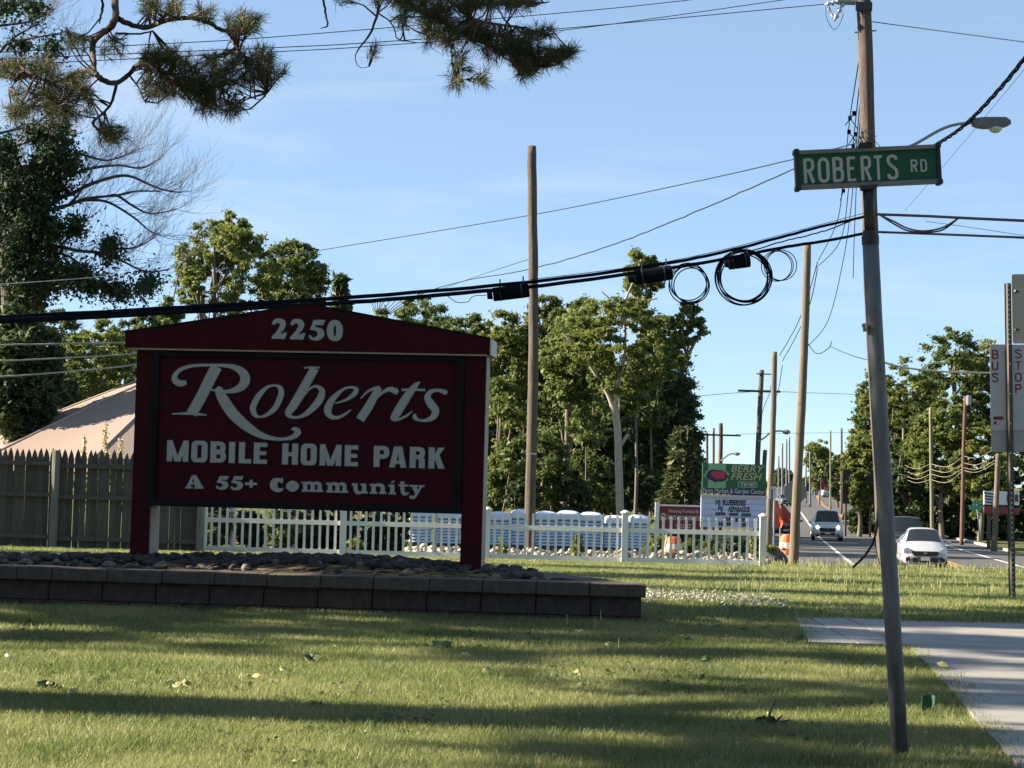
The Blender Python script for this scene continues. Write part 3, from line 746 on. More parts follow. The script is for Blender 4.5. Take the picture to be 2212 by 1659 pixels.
for a, b in zip(posts_x[:-1], posts_x[1:]):
    n = int(round((b-a)/16.7)); 
    for k in range(1, n):
        x = a + (b-a)*k/n; X, d = wf_pt(x); place(wp, 'picket', (X, d, wf_base(x)+0.05), 0, wf)
    (Xa, da), (Xb, db) = wf_pt(a), wf_pt(b)
    for hh, s in ((0.10, 0.09), (0.64, 0.085)):
        mb = MB(); za, zb = wf_base(a)+hh, wf_base(b)+hh
        vs = []
        for (X_, d_, z_) in ((Xa+.058,da,za),(Xb-.058,db,zb)):
            for dy, dz in ((-.022,-s/2),(.022,-s/2),(.022,s/2),(-.022,s/2)): vs.append((X_, d_+dy, z_+dz))
        mb.add(vs, [(0,1,5,4),(1,2,6,5),(2,3,7,6),(3,0,4,7),(3,2,1,0),(4,5,6,7)]); mb.build('rail', M['vinyl'], wf)

# pale rubble berm behind the white fence
berm = tag(empty('stone_border', gnd(1200, 42)), kind='structure', label='low border of pale broken stones behind the white fence')
pr = [stone_mesh(50+i, M['rubble'], 1) for i in range(5)]
r = random.Random(21); items = []
for _ in range(1100):
    x = r.uniform(880, 1660); d = r.uniform(39.6, 42.5); p = gnd(x, d); hh = 0.05 + 0.22*max(0, 1-((d-41)/1.4)**2)
    items.append((p.x, d, p.z + r.uniform(0.0, hh), r.uniform(.07,.19)))
items.sort(key=lambda s: -s[3])
rest = MB(); base_m = [([v.co.copy() for v in me.vertices], [tuple(p.vertices) for p in me.polygons]) for me in pr]
for i, (x, y, zz, s) in enumerate(items):
    if i < 280: place(pr[r.randrange(5)], 'stone', (x, y, zz), r.uniform(0,6.28), berm, (s*r.uniform(.9,1.3), s, s*r.uniform(.6,.9)), r.uniform(-.4,.4), r.uniform(-.4,.4))
    else:
        vs, fs = base_m[r.randrange(5)]; an = r.uniform(0,6.28); ca, sa = math.cos(an), math.sin(an)
        rest.add([(x+(v.x*ca-v.y*sa)*s, y+(v.x*sa+v.y*ca)*s, zz+v.z*s*.75) for v in vs], fs)
tag(rest.build('small_stones', M['rubble'], berm), kind='stuff')
# ------------------------------------------------------------------ street name sign on leaning pipe
SD = 8.57
pp = [(1945,1645), (1925,1290), (1904,960), (1889,700), (1880,515)]       # image track of the pipe axis
pb = at(1945, 1645, SD)
st = thing('street_sign', 'green street name blade with pale letters on a leaning grey steel pipe', 'street sign', (pb.x, SD, gz(SD)))
mb = MB(); pts = [at(x, y, SD) for x, y in pp]; pts[0] = at(1947, 1668, SD)
mb.tube(pts, [0.0345]*len(pts), 20); pipe = mb.build('pipe', M['pipe'], st, smooth=True)
mb = MB(); c0, c1, c2 = at(1880.5,528,SD), at(1880,512,SD), at(1880,498,SD)
mb.tube([c0, c1, c2], [0.037, 0.037, 0.031], 16); mb.build('collar', M['pipe_dark'], pipe, smooth=False)
mb = MB(); mb.tube([at(1880,512,SD), at(1877,440,SD), at(1875,409,SD)], [0.0235]*3, 14); mb.build('upper_post', M['pipe_dark'], st, smooth=True)
for (x, y) in ((1866, 703), (1868, 712)):
    mb = MB(); p = at(x, y, SD-0.02); mb.box(p, (0.014, 0.02, 0.016)); mb.build('bolt', M['galv'], pipe)
# blade frame of reference
bTL, bTR, bBR, bBL = at(1716,327,SD), at(2030,313,SD), at(2029,396,SD), at(1720,410,SD)
BO = (bTL+bTR+bBR+bBL)/4; BU = ((bTR-bTL)+(bBR-bBL)).normalized(); BN = Vector((0,-1,0)); BN = (BN - BU*BN.dot(BU)).normalized(); BV = BN.cross(BU)*-1
if BV.z < 0: BV = -BV
bw = ((bTR-bTL).length+(bBR-bBL).length)/4; bh = ((bTL-bBL).length+(bTR-bBR).length)/4
def bpris(name, poly, n0, n1, m, parent):
    mb = MB(); mb.prism(poly, BO+BN*n0, BU, BV, BN, n1-n0); return mb.build(name, m, parent)
def rrect(w, h, r, n=4):
    out = []
    for cx, cy, a0 in ((w-r,-h+r,-90),(w-r,h-r,0),(-w+r,h-r,90),(-w+r,-h+r,180)):
        for k in range(n+1): a = R(a0+90*k/n); out.append((cx+r*math.cos(a), cy+r*math.sin(a)))
    return out
blade = bpris('blade', rrect(bw-0.004, bh-0.004, 0.008), -0.012, 0.012, M['sign_green'], st)
ft = 0.0165
for nm, poly in (('frame_rail', [(-bw,bh-ft),(bw,bh-ft),(bw-.004,bh),(-bw+.004,bh)]), ('frame_rail', [(-bw+.004,-bh),(bw-.004,-bh),(bw,-bh+ft),(-bw,-bh+ft)]),
                 ('frame_end', [(-bw-.002,-bh+ft+.001),(-bw+.013,-bh+ft+.001),(-bw+.013,bh-ft-.001),(-bw-.002,bh-ft-.001)]), ('frame_end', [(bw-.013,-bh+ft+.001),(bw+.002,-bh+ft+.001),(bw+.002,bh-ft-.001),(bw-.013,bh-ft-.001)])):
    bpris(nm, poly, -0.022, 0.022, M['alu'] if nm == 'frame_rail' else M['pipe_dark'], blade)
for sx in (-1, 1):
    for sy in (-1, 1): bpris('corner_cap', [(sx*bw+a*.012+(-sx*.006), sy*bh+b*.012+(-sy*.005)) for a, b in ((-1,-.6),(-.6,-1),(.6,-1),(1,-.6),(1,.6),(.6,1),(-.6,1),(-1,.6))], -0.024, 0.025, M['pipe_dark'], blade)
bpris('clamp', [(-.042,bh-.004),(.022,bh-.004),(.018,bh+.02),(-.03,bh+.02)], -0.03, 0.03, M['pipe_dark'], blade)
bpris('clamp', [(-.03,-bh-.014),(.03,-bh-.014),(.034,-bh+.003),(-.034,-bh+.003)], -0.028, 0.028, M['pipe_dark'], blade)
# dead vine caught on top of the clamp
r = random.Random(4); mb = MB(); vine_c = BO + BV*(bh+.04)
for k in range(34):
    p = vine_c + BU*r.uniform(-.03,.035) + BV*r.uniform(-.02,.035) + BN*r.uniform(-.03,.03); q = p + Vector((r.uniform(-.03,.03), r.uniform(-.03,.03), r.uniform(-.03,.035)))
    mb.tube([p, (p+q)/2+Vector((r.uniform(-.01,.01),0,r.uniform(-.01,.01))), q], 0.0016, 3, False)
mb.build('dead_vine', mat('dead_vine', (0.16, 0.13, 0.09), 0.9, noise=0.5, scale=30), st)
def gothic(ch):                      # strokes in a 1 x w box
    w = 0.42
    G = {'R': [[(0.06,0),(0.06,1)], [(0.06,.955),(.22,.955),(.34,.90),(.36,.75),(.34,.58),(.22,.51),(.06,.51)], [(.20,.51),(.37,0)]],
         'O': ['c', (.21,.96),(.34,.88),(.37,.70),(.37,.30),(.34,.12),(.21,.04),(.08,.12),(.05,.30),(.05,.70),(.08,.88)],
         'B': [[(0.06,0),(0.06,1)], [(0.06,.955),(.22,.955),(.33,.90),(.345,.75),(.33,.60),(.22,.53),(.06,.53)], [(.06,.53),(.24,.53),(.35,.46),(.37,.28),(.35,.11),(.24,.045),(.06,.045)]],
         'E': [[(0.06,0),(0.06,1)], [(0.06,.955),(.36,.955)], [(.06,.52),(.30,.52)], [(.06,.045),(.37,.045)]],
         'T': [[(.20,0),(.20,1)], [(.02,.955),(.38,.955)]],
         'S': [[(.36,.80),(.34,.90),(.22,.96),(.09,.91),(.055,.77),(.10,.64),(.22,.52),(.33,.40),(.37,.24),(.33,.09),(.21,.04),(.08,.09),(.05,.22)]],
         'D': [[(0.06,0),(0.06,1)], [(0.06,.955),(.20,.955),(.33,.86),(.365,.66),(.365,.34),(.33,.14),(.20,.045),(.06,.045)]],
         'U': [[(.06,1),(.06,.28),(.10,.10),(.21,.045),(.32,.10),(.36,.28),(.36,1)]],
         'P': [[(0.06,0),(0.06,1)], [(0.06,.955),(.22,.955),(.34,.90),(.365,.73),(.34,.55),(.22,.48),(.06,.48)]]}
    return G[ch]
def put_gothic(Lt, ch, x0, x1, y0, h, sw):
    g = gothic(ch); s = (x1-x0)/0.42
    f = lambda p: (x0+p[0]*s, y0+p[1]*h, sw*1.0)
    Lt.new()
    if g[0] == 'c': Lt.stroke([f(p) for p in g[1:]], closed=True, k=4)
    else:
        for seg in g:
            Lt.stroke([f(p) for p in seg], smooth=len(seg) > 2, k=4)
z7 = zconv(2300, 380, 2212/500)
def buv(zx, zy): return plane_uv(*z7(zx, zy), O=BO, U=BU, V=BV, N=BN)
Lt = Letters(BO, BU, BV, BN)
for ch, x0, x1 in (('R',235,375),('O',423,567),('B',612,752),('E',800,925),('R',978,1112),('T',1146,1268),('S',1318,1458)):
    a = buv(x0, 545)[0]; b = buv(x1, 545)[0]; v0 = buv(845, 673)[1]; v1 = buv(845, 357)[1]
    put_gothic(Lt, ch, a, b, v0, v1-v0, (b-a)*0.285)
for ch, x0, x1 in (('R',1620,1710),('D',1745,1832)):
    a = buv(x0, 475)[0]; b = buv(x1, 475)[0]; v0 = buv(1725, 551)[1]; v1 = buv(1725, 393)[1]
    put_gothic(Lt, ch, a, b, v0, v1-v0, (b-a)*0.25)
for q in Lt.split(): q.mesh(0.012, 0.0008).build('letter', M['sign_white'], blade)

# ------------------------------------------------------------------ bus stop post
BD = 21.0
bp_ = at(2186, 1308, BD)
bus = thing('bus_stop_sign', 'bus stop sign in red letters on a punched green steel post', 'bus stop', (bp_.x, BD, gz(BD)))
BBO = at(2182, 1000, BD); axis = (at(2177, 610, BD) - at(2187, 1312, BD)).normalized(); PU = Vector((1,0,0)); PU = (PU - axis*PU.dot(axis)).normalized(); PN = PU.cross(axis)*1
if PN.y > 0: PN = -PN
top = at(2176.5, 612, BD); bot = at(2187, 1312, BD); hl = (top-bot).length
mb = MB()      # flanged U channel, open side to the viewer's right
prof = [(-.034,.012),(-.034,.006),(-.020,.006),(-.010,-.030),(.012,-.030),(.022,.006),(.036,.006),(.036,.012),(.016,.012),(.007,-.022),(-.006,-.022),(-.015,.012)]
mb.prism([(a, b) for a, b in prof], bot - axis*0.12, PU, -PN, axis, hl+0.12); channel = mb.build('channel_post', M['green_metal'], bus)
mb = MB(); n_h = int(hl/0.0508)
for k in range(n_h):
    if 0.36 < k/n_h < 0.80 and k % 6: continue
    c = bot + axis*(0.05+k*0.0508) + PN*0.0308 + PU*0.001
    mb.prism([(0.0085*math.cos(a*math.pi/4), 0.0085*math.sin(a*math.pi/4)) for a in range(8)], c, PU, axis, PN, 0.0015)
tag(mb.build('punched_holes', M['hole'], channel), kind='stuff')
def busplate(name, x0, x1, y0, y1, off, m, r_=0.03):
    a, b = plane_uv(x0, y0, BBO, PU, axis, PN), plane_uv(x1, y1, BBO, PU, axis, PN)
    w, h = (b[0]-a[0])/2, (a[1]-b[1])/2; c = ((a[0]+b[0])/2, (a[1]+b[1])/2)
    mb = MB(); mb.prism([(p[0]+c[0], p[1]+c[1]) for p in rrect(w, h, r_)], BBO+PN*off, PU, axis, PN, 0.004); return mb.build(name, m, bus)
plate = busplate('sign_plate', 2139, 2232, 744, 930, -0.022, M['bus_plate'])
busplate('lower_plate', 2142, 2230, 912, 976, -0.030, M['bus_grey'], 0.01)
busplate('back_plate', 2190, 2222, 590, 741, -0.10, M['tan_plate'], 0.02)
mb = MB(); mb.tube([at(2192,628,BD+.05), at(2200,630,BD+.08)], 0.012, 8); mb.tube([at(2192,712,BD+.05), at(2200,712,BD+.08)], 0.012, 8); tag(mb.build('brackets', M['pipe_dark'], channel), kind='stuff')
Lt = Letters(BBO, PU, axis, PN)
PW = lambda x, y: plane_uv(x, y, BBO, PU, axis, PN)
zb = zconv(2700, 780, 803/300)
for word, cx, ysr in (('BUS', 580, (657,746,838)), ('STOP', 762, (652,746,836,926))):
    for ch, y in zip(word, ysr):
        a = PW(*zb(cx-27, y+68)); b = PW(*zb(cx+27, y)); put_gothic(Lt, ch, a[0], b[0], a[1], b[1]-a[1], (b[0]-a[0])*0.21)
for q in Lt.split(): q.mesh(-0.018, 0.001).build('letter', M['bus_red'], plate)
a = PW(*zb(566,1204)); b = PW(*zb(646,1177)); mb = MB(); mb.prism([(a[0],a[1]),(b[0],a[1]),(b[0],b[1]),(a[0],b[1])], BBO+PN*-0.018, PU, axis, PN, 0.001); mb.build('red_stripe', M['bus_red'], plate)
a = PW(*zb(568,1240)); b = PW(*zb(592,1216)); mb = MB(); mb.prism([(a[0],a[1]),(b[0],a[1]),(b[0],b[1]),(a[0],b[1])], BBO+PN*-0.018, PU, axis, PN, 0.001); mb.build('emblem', M['bus_red'], plate)

# ------------------------------------------------------------------ poles
def jitter_tube(mb, pts, rads, n, amp, seed):
    rr = random.Random(seed); P = []; Rd = []
    cr_ = catmull([(*p, q) for p, q in zip([tuple(v) for v in pts], rads)], 5)
    for q in cr_:
        P.append(Vector(q[:3])+Vector((rr.uniform(-amp,amp), rr.uniform(-amp,amp), 0))); Rd.append(q[3]*rr.uniform(.97,1.03))
    mb.tube(P, Rd, n)
def pole(name, label, track, d, r0_, r1_, m, group=None, amp=0.004, n=14, z_bottom=None):
    base = gnd(track[-1][0], d)
    t = thing(name, label, 'pole', (at(*track[-1], d).x, d, gz(d)), group=group)
    pts = [at(x, y, d) for x, y in track]; pts[-1].z = min(pts[-1].z, gz(d)-0.1)
    k = len(pts); mb = MB(); jitter_tube(mb, pts, [r0_+(r1_-r0_)*i/(k-1) for i in range(k)], n, amp, len(label))
    t['_main'] = 1
    o = mb.build('shaft', m, t, smooth=True); del t['_main']
    return t, o
UD = 37.0
up, ups = pole('utility_pole', 'tall brown wooden utility pole leaning behind the street name sign', [(1860,-320),(1865,-30),(1875,300),(1880,500),(1887,704),(1902,960),(1916,1226)], UD, 0.125, 0.16, M['pole'], amp=0.006)
# top hardware
mb = MB(); mb.tube([at(1858,6,UD), at(1812,4,UD-.02)], 0.05, 8); mb.build('arm_bracket', M['galv'], up)
def insulator(parent, p, q, n_disc=3, rr=0.055):
    mb = MB(); p, q = Vector(p), Vector(q); ds = (q-p)
    pts = []; rad = []
    for k in range(n_disc):
        for t, ra in ((0,.02),(.15,rr),(.55,rr*.7),(.75,.02)): pts.append(p+ds*((k+t)/n_disc)); rad.append(ra)
    pts.append(q); rad.append(.015); mb.tube(pts, rad, 10); return mb.build('insulator', M['insul'], parent, smooth=True)
M['insul'] = mat('insulator_grey', (0.42, 0.44, 0.50), 0.3, noise=0.2, scale=10)
insulator(up, at(1812,4,UD), at(1782,10,UD)); insulator(up, at(1822,6,UD), at(1802,44,UD-.05)); insulator(up, at(1788,14,UD), at(1804,46,UD), 2, .035)
mb = MB(); mb.tube(catmull([tuple(at(x,y,UD)) for x,y in ((1784,14),(1786,40),(1801,64),(1815,50),(1822,28))],5), 0.006, 5, False); mb.build('jumper_wire', M['wire'], up)
mb = MB(); mb.box(at(1866,14,UD-.13), (0.30,0.06,0.16)); mb.build('band', M['pipe_dark'], up)
mb = MB(); mb.tube([at(1846,70,UD), at(1857,69,UD)], .012, 6); mb.tube([at(1882,67,UD), at(1893,66,UD)], .012, 6); tag(mb.build('bolts', M['pipe_dark'], up), kind='stuff')
# lamp arm and head
mb = MB(); arm = catmull([tuple(at(x,y,UD-.1)) for x,y in ((1884,352),(1930,330),(1975,312),(2030,281),(2065,269),(2102,265))], 5); mb.tube(arm, 0.028, 8); la = mb.build('lamp_arm', M['galv'], up, smooth=True)
hp = at(2140, 268, UD-.1); sc_ = UD/F
mb = MB(); prof = []
pl = [(2100,262),(2105,257),(2122,255),(2170,255),(2180,262),(2181,270),(2168,275),(2128,277),(2112,275),(2101,270)]
P2 = [at(x, y, UD-.1) for x, y in pl]
mb.add([p+Vector((0,-.12,0)) for p in P2]+[p+Vector((0,.12,0)) for p in P2], [tuple(range(10))[::-1], tuple(range(10,20))]+[(i,(i+1)%10,10+(i+1)%10,10+i) for i in range(10)])
lh = mb.build('lamp_head', M['pipe'], up)
M['lens'] = mat('lamp_lens', (0.60,0.62,0.62), 0.15, noise=0.1, scale=6)
c = at(2150, 276, UD-.1); mb = MB(); mb.lathe([(0.02,-.10),(.07,-.085),(.12,-.04),(.135,0.0)], (c.x,c.y,c.z), 14); mb.build('lens', M['lens'], lh, smooth=True)
mb = MB(); c = at(2098,258,UD-.1); mb.box(c, (.07,.07,.07)); mb.build('photocell', M['white_trim'], lh)
mb = MB(); mb.tube([at(1880,462,UD-.17), at(1884,470,UD-.17)], .03, 8); mb.build('clamp', M['pipe_dark'], up)
# loops of wire low on the pole and the loose cable at the bottom
mb = MB(); mb.tube(catmull([tuple(at(x,y,UD-.2)) for x,y in ((1896,1060),(1898,1110),(1888,1165),(1868,1200),(1842,1226))],6), 0.022, 6); mb.build('loose_cable', M['cable'], up)
mb = MB(); mb.tube(catmull([tuple(at(x,y,UD-.2)) for x,y in ((1896,1090),(1891,1150),(1893,1190),(1902,1222))],6), 0.008, 5); mb.build('ground_wire', M['wire'], up)

cp, cps = pole('utility_pole', 'bare brown wooden pole with cut top between sign and woods', [(1148,316),(1150,450),(1152,610),(1152,800),(1148,980),(1143,1207)], 40.9, 0.092, 0.108, M['pole'], amp=0.006)
mb = MB(); mb.box(at(1151,980,40.7), (0.14,0.02,0.03)); mb.build('tag', M['white_trim'], cp)
p2, _ = pole('utility_pole', 'wooden roadside pole standing in front of the striped barrel', [(1744,529),(1741,640),(1735,800),(1725,1000),(1718,1130),(1714,1216)], 62, 0.115, 0.15, M['pole_pale'])
p3, _ = pole('utility_pole', 'wooden roadside pole carrying a white box behind the garden sign', [(1673,760),(1671,880),(1667,1000),(1662,1100),(1658,1190)], 84, 0.11, 0.14, M['pole_pale'])
for x0_, x1_ in ((1659.5,1665.5),(1670.5,1676.5)):
    mb = MB(); c = at((x0_+x1_)/2, 1064, 83.8); mb.box(c, ((x1_-x0_)*84/F, .06, 26*84/F)); mb.build('white_box', M['white_trim'], p3)
mb = MB(); c = at(1668, 1054, 83.75); mb.box(c, (17*84/F, .05, 5*84/F)); mb.build('box_top', M['white_trim'], p3)
p4, _ = pole('utility_pole', 'roadside pole with crossarm and curved street lamp above the garden sign', [(1645.5,799),(1643,850),(1640,920),(1636,1010),(1632,1180)], 112, 0.13, 0.15, M['pole'])
mb = MB(); mb.box(at(1640,845,111.8), (2.3,.12,.12)); mb.build('crossarm', M['pole'], p4)
mb = MB(); mb.box(at(1652,808,111.9), (0.9,.08,.06)); mb.build('short_arm', M['pole'], p4)
mb = MB(); mb.tube(catmull([tuple(at(x,y,111.7)) for x,y in ((1637,954),(1652,945),(1664,935),(1680,931),(1692,932))],4), .045, 6); la = mb.build('lamp_arm', M['galv'], p4)
mb = MB(); mb.lathe([(0.05,-.12),(.20,-.05),(.22,.05),(.10,.14)], at(1699,934,111.7), 10); mb.build('lamp_head', M['galv'], la)
p5, _ = pole('utility_pole', 'reddish roadside pole with crossarm right of the far wood', [(1557,914),(1557,960),(1556,1010),(1555,1120)], 150, 0.15, 0.17, M['pole_red'])
mb = MB(); mb.box(at(1560,940,149.8), (2.7,.13,.13)); mb.build('crossarm', M['pole'], p5)
mb = MB(); mb.tube(catmull([tuple(at(x,y,149.7)) for x,y in ((1557,996),(1566,988),(1577,981),(1587,980))],4), .05, 6); la = mb.build('lamp_arm', M['galv'], p5)
mb = MB(); mb.lathe([(0.05,-.12),(.22,-.05),(.24,.05),(.10,.14)], at(1592,981,149.7), 10); mb.build('lamp_head', M['galv'], la)
for x, t_, d, lab in ((1527,935,160,'thin grey pole at the left end of the far crossarm'), (1541,925,158,'thin grey pole between the far crossarm pole and wood')):
    pole('utility_pole', lab, [(x,t_),(x,1000),(x,1110)], d, .11, .12, M['pipe'])
pole('utility_pole', 'short dark pole stub beside the garden sign lamp', [(1653,972),(1651,1010),(1648,1180)], 120, .12, .13, M['pole'])
for i, (x, t_, b_, d, rr, mm, lab) in enumerate((
    (1952,905,1163,150,.13,'pole_green','greenish pole rising behind the dark car roof'),
    (2010,880,1192,133,.13,'pole_green','tall greenish pole right of the white car'),
    (1818,925,1092,250,.14,'pole_red','thin reddish pole in front of the far round tree'),
    (1794,930,1098,275,.13,'pole_green','thin pole left of the far red flags'),
    (1872,930,1105,190,.11,'pole_pale','thin pale pole before the dark billboard'),
    (1848,936,1080,210,.10,'pole','thin dark pole against the right wood edge'))):
    x2 = x + (4 if i == 1 else 0)
    pole('utility_pole', lab, [(x,t_),(x+(x2-x)*.5,(t_+b_)/2),(x2,b_)], d, rr*.85, rr, M[mm])
p7, _ = pole('utility_pole', 'dark red pole with transformer top right of the white car', [(2086,856),(2082,960),(2080,1060),(2077,1172)], 128, .11, .14, M['pole_red'])
mb = MB(); mb.lathe([(.16,0),(.17,.1),(.17,.55),(.10,.62)], at(2092,875,127.7), 10); mb.build('transformer', M['galv'], p7)
pole('support_post', 'pale leaning wooden post near the white roadside sign', [(2156,980),(2153,1060),(2147,1186)], 112, .13, .17, M['pole_pale'])
# distant road-end poles seen as thin uprights
for i, (x, t_, d) in enumerate(((1690,958,300),(1699,949,320),(1705,944,310),(1682,985,340),(1741,985,330),(1750,975,300),(1760,990,360))):
    b_ = 1069+(x-1106)*.0262 + 4424*(CAMZ-gz(d))/d
    pole('utility_pole', ['thin far pole nearest the twin far poles','thin far pole with short top arm','thin far pole tallest of the far row','faint far pole behind the garden sign edge','faint far pole just right of the tall roadside pole','faint far pole by the round far tree','faintest far pole under the round far tree'][i],
         [(x,t_),(x,(t_+b_)/2),(x,b_)], d, .13, .15, M['pipe'], group='far poles along the road')

# ------------------------------------------------------------------ wires and cables
def wire(name, label, pts, rad, m, k=8, n=5, group=None, wob=0.0):
    P = catmull([tuple(at(*p)) for p in pts], k)
    if wob:
        rr = random.Random(len(label)); P = [p + np.array([rr.uniform(-wob,wob), 0, rr.uniform(-wob,wob)]) for p in P]
    mb = MB(); mb.tube(P, rad, n); o = mb.build(name, m, None, smooth=True)
    return tag(o, label, 'wire', group)
G = 'overhead wires'
wire('power_line', 'highest thin power line crossing the sky behind the pine boughs', [(-60,116,31),(342,95,32),(590,80,33),(1190,30,35),(1480,1,36.4),(1858,-46,37)], .0075, M['wire'], group=G)
wire('power_line', 'thin power line running into the insulator at the pole top', [(-60,130,31),(590,103,33),(800,92,33.5),(1210,62,35),(1750,12,36.9),(1782,10,37)], .008, M['wire'], group=G)
wire('power_line', 'lowest of three thin power lines behind the pine boughs', [(-60,144,31.5),(590,112,33.5),(800,100,34),(1210,66,35.5),(1690,0,36.8),(1858,-26,37)], .0075, M['wire'], group=G)
wire('service_wire', 'thin straight wire rising from the oak crown to the street sign', [(560,562,75),(695,540,70),(1145,465,58),(1480,397,47),(1710,345,40.5),(1872,303,37.1)], .0125, M['wire'], group=G)
wire('service_wire', 'wavy wire rising from behind the bare pole to the street sign', [(900,640,70),(980,612,66),(1145,581,57),(1270,546,51),(1400,500,46),(1560,433,42),(1710,368,39),(1874,318,37.1)], .014, M['wire'], group=G, wob=.012)
wire('service_wire', 'faint straight wire meeting the bare pole from the left', [(960,622,58),(1050,590,52),(1143,560,41)], .007, M['wire'], group=G)
wire('power_line', 'thin wire from the pole to the upper right corner', [(1884,47,37),(2040,68,36),(2260,97,34)], .009, M['wire'], group=G)
wire('guy_wire', 'hair thin wire slanting down beside the street lamp', [(2260,92,26),(2120,262,31),(2030,368,35),(1955,455,39)], .0035, M['wire'], group=G)
# twisted service drop
P = catmull([tuple(at(*p)) for p in ((2250,78,28),(2170,180,30),(2090,265,33),(2030,308,35.5),(1990,326,36.6),(1886,350,36.9))], 26)
mb = MB()
for ph in (0, 2.1, 4.2):
    Q_ = [p + np.array([math.cos(i*.42+ph)*.021, 0, math.sin(i*.42+ph)*.021]) for i, p in enumerate(P)]
    mb.tube(Q_, .0155, 6)
tag(mb.build('twisted_cable', M['cable'], None, smooth=True), 'thick twisted black cable slanting down past the street lamp', 'cable'); bpy.data.objects['twisted_cable']['kind'] = 'stuff'
del bpy.data.objects['twisted_cable']['kind']
# communication bundles to the left
wire('cable_bundle', 'upper thick black cable bundle running left from the pole', [(1876,466,36.9),(1780,488,36.2),(1700,509,35.6),(1560,545,34.6),(1400,576,33.5),(1145,609,31.6),(790,640,29),(400,664,26.2),(-80,691,23.2)], [.024+.00008*i for i in range(65)], M['cable'], n=8, group='black cable bundles', wob=.004)
wire('cable_bundle', 'lower thick black cable bundle running left from the pole', [(1876,502,36.8),(1780,521,36.1),(1700,533,35.5),(1550,562,34.4),(1400,586,33.4),(1170,617,31.6),(1050,628,30.8),(800,650,29),(400,673,26.1),(-80,698,23.1)], [.026+.00008*i for i in range(73)], M['cable'], n=8, group='black cable bundles', wob=.004)
wire('messenger_strand', 'thin strand lashed just above the black cables', [(1876,458,36.9),(1700,504,35.6),(1560,540,34.6),(1400,572,33.5),(1145,604,31.6)], .006, M['cable'], group=G)
wire('slack_cable', 'thin slack cable between the two bundles near the coils', [(1846,474,36.7),(1790,496,36.2),(1740,510,35.8),(1690,522,35.5),(1600,549,34.8)], .012, M['cable'], group=G, wob=.006)
wire('cable_bundle', 'upper black cable leaving the pole towards the right edge', [(1888,463,36.9),(2000,467,36),(2100,472,35),(2300,481,33)], .026, M['cable'], group='black cable bundles')
wire('cable_bundle', 'lower black cable leaving the pole towards the right edge', [(1888,501,36.8),(2000,505,36),(2100,509,35),(2300,517,33)], .022, M['cable'], group='black cable bundles')
for q, off in enumerate((0, 5)):
    wire('slack_cable', ('outer' if q else 'inner') + ' drooping loop between the two right hand cables', [(1900,464,36.8),(1930,478+off,36.5),(1960,493+off,36.3),(1995,499+off*.5,36),(2035,492+off,35.7),(2068,473,35.3)], .016, M['cable'], group=G)
wire('service_wire', 'thin pale wire descending to the right edge below the black cables', [(2000,478,36),(2100,492,35),(2260,516,33)], .006, M['wire'], group=G)
def coil(x, y, rr, d, n, label, rad=.017, seed=1):
    c = at(x, y, d); Rm = rr*d/F; r_ = random.Random(seed); mb = MB(); t = thing('cable_coil', label, 'cable', (c.x, c.y, c.z), group='coiled slack cables')
    for k in range(n):
        ox, oz, rk = r_.uniform(-.05,.05), r_.uniform(-.06,.01), Rm*r_.uniform(.90,1.05); yy = r_.uniform(-.05,.05)
        mb = MB(); mb.tube([(c.x+ox+rk*math.cos(a*math.pi/20), c.y+yy, c.z+oz+rk*math.sin(a*math.pi/20)) for a in range(41)], rad, 6, False); mb.build('turn', M['cable'], t, smooth=True)
coil(1491, 609, 40, 34.1, 4, 'small coil of black cable beside the long splice case', rad=.010)
coil(1607, 594, 57, 34.9, 7, 'largest coil of black cable around the square splice case', rad=.011, seed=3)
coil(1684, 573, 34, 35.5, 3, 'small coil of black cable nearest the wooden poles', rad=.008, seed=6)
def splice(x0, y0, x1, y1, h, d, label):
    p, q = at(x0, y0, d), at(x1, y1, d); t = thing('splice_case', label, 'splice case', ((p.x+q.x)/2, d, (p.z+q.z)/2), group='black cable splice cases')
    rr = h*d/F/2; mb = MB(); e = (q-p); mb.tube([p+e*.14, p+e*.15, p+e*.5, p+e*.98, q], [rr*.85, rr, rr*1.02, rr, rr*.8], 12); mb.build('case', M['cable'], t)
    mb = MB(); mb.tube([p, p+e*.13], [rr*.55, rr*.7], 10); mb.build('end_cap', M['cable'], t)
    for a in (.3, .8):
        mb = MB(); mb.tube([p+e*a, p+e*(a+.03)], rr*1.06, 12); mb.build('band', M['pipe_dark'], t)
    mb = MB(); mb.tube([p+e*.3+Vector((0,0,rr)), p+e*.3+Vector((0,0,rr+.12))], .012, 5); mb.tube([p+e*.85+Vector((0,0,rr)), p+e*.85+Vector((0,0,rr+.12))], .012, 5); tag(mb.build('hangers', M['pipe_dark'], t), kind='stuff')
splice(1052, 638, 1143, 627, 30, 31.2, 'long black splice case hanging left of the bare pole')
splice(1357, 602, 1452, 588, 32, 33.3, 'black splice case between bare pole and smallest coil')
splice(1565, 569, 1620, 562, 30, 34.8, 'short black splice case inside the largest coil')
mb = MB()
for a in range(5):
    o = a*14
    mb.tube(catmull([tuple(at(*p)) for p in ((900-o,645,29.6),(868-o*.6,662,29.4),(840-o*.4,678,29.2),(822-o*.2,672,29.1),(830-o*.5,652,29.1),(850-o,648,29.2))],5), .006, 4, False)
tag(mb.build('wire_tangle', M['wire'], None), 'tangle of thin looping wires below the cables above the gable', 'wire')
wire('wire_loop', 'thin dangling wire loop left of the long splice case', [(960,634,30.3),(985,652,30.4),(1010,652,30.5),(1022,640,30.6),(1050,638,30.9)], .006, M['wire'], group=G)
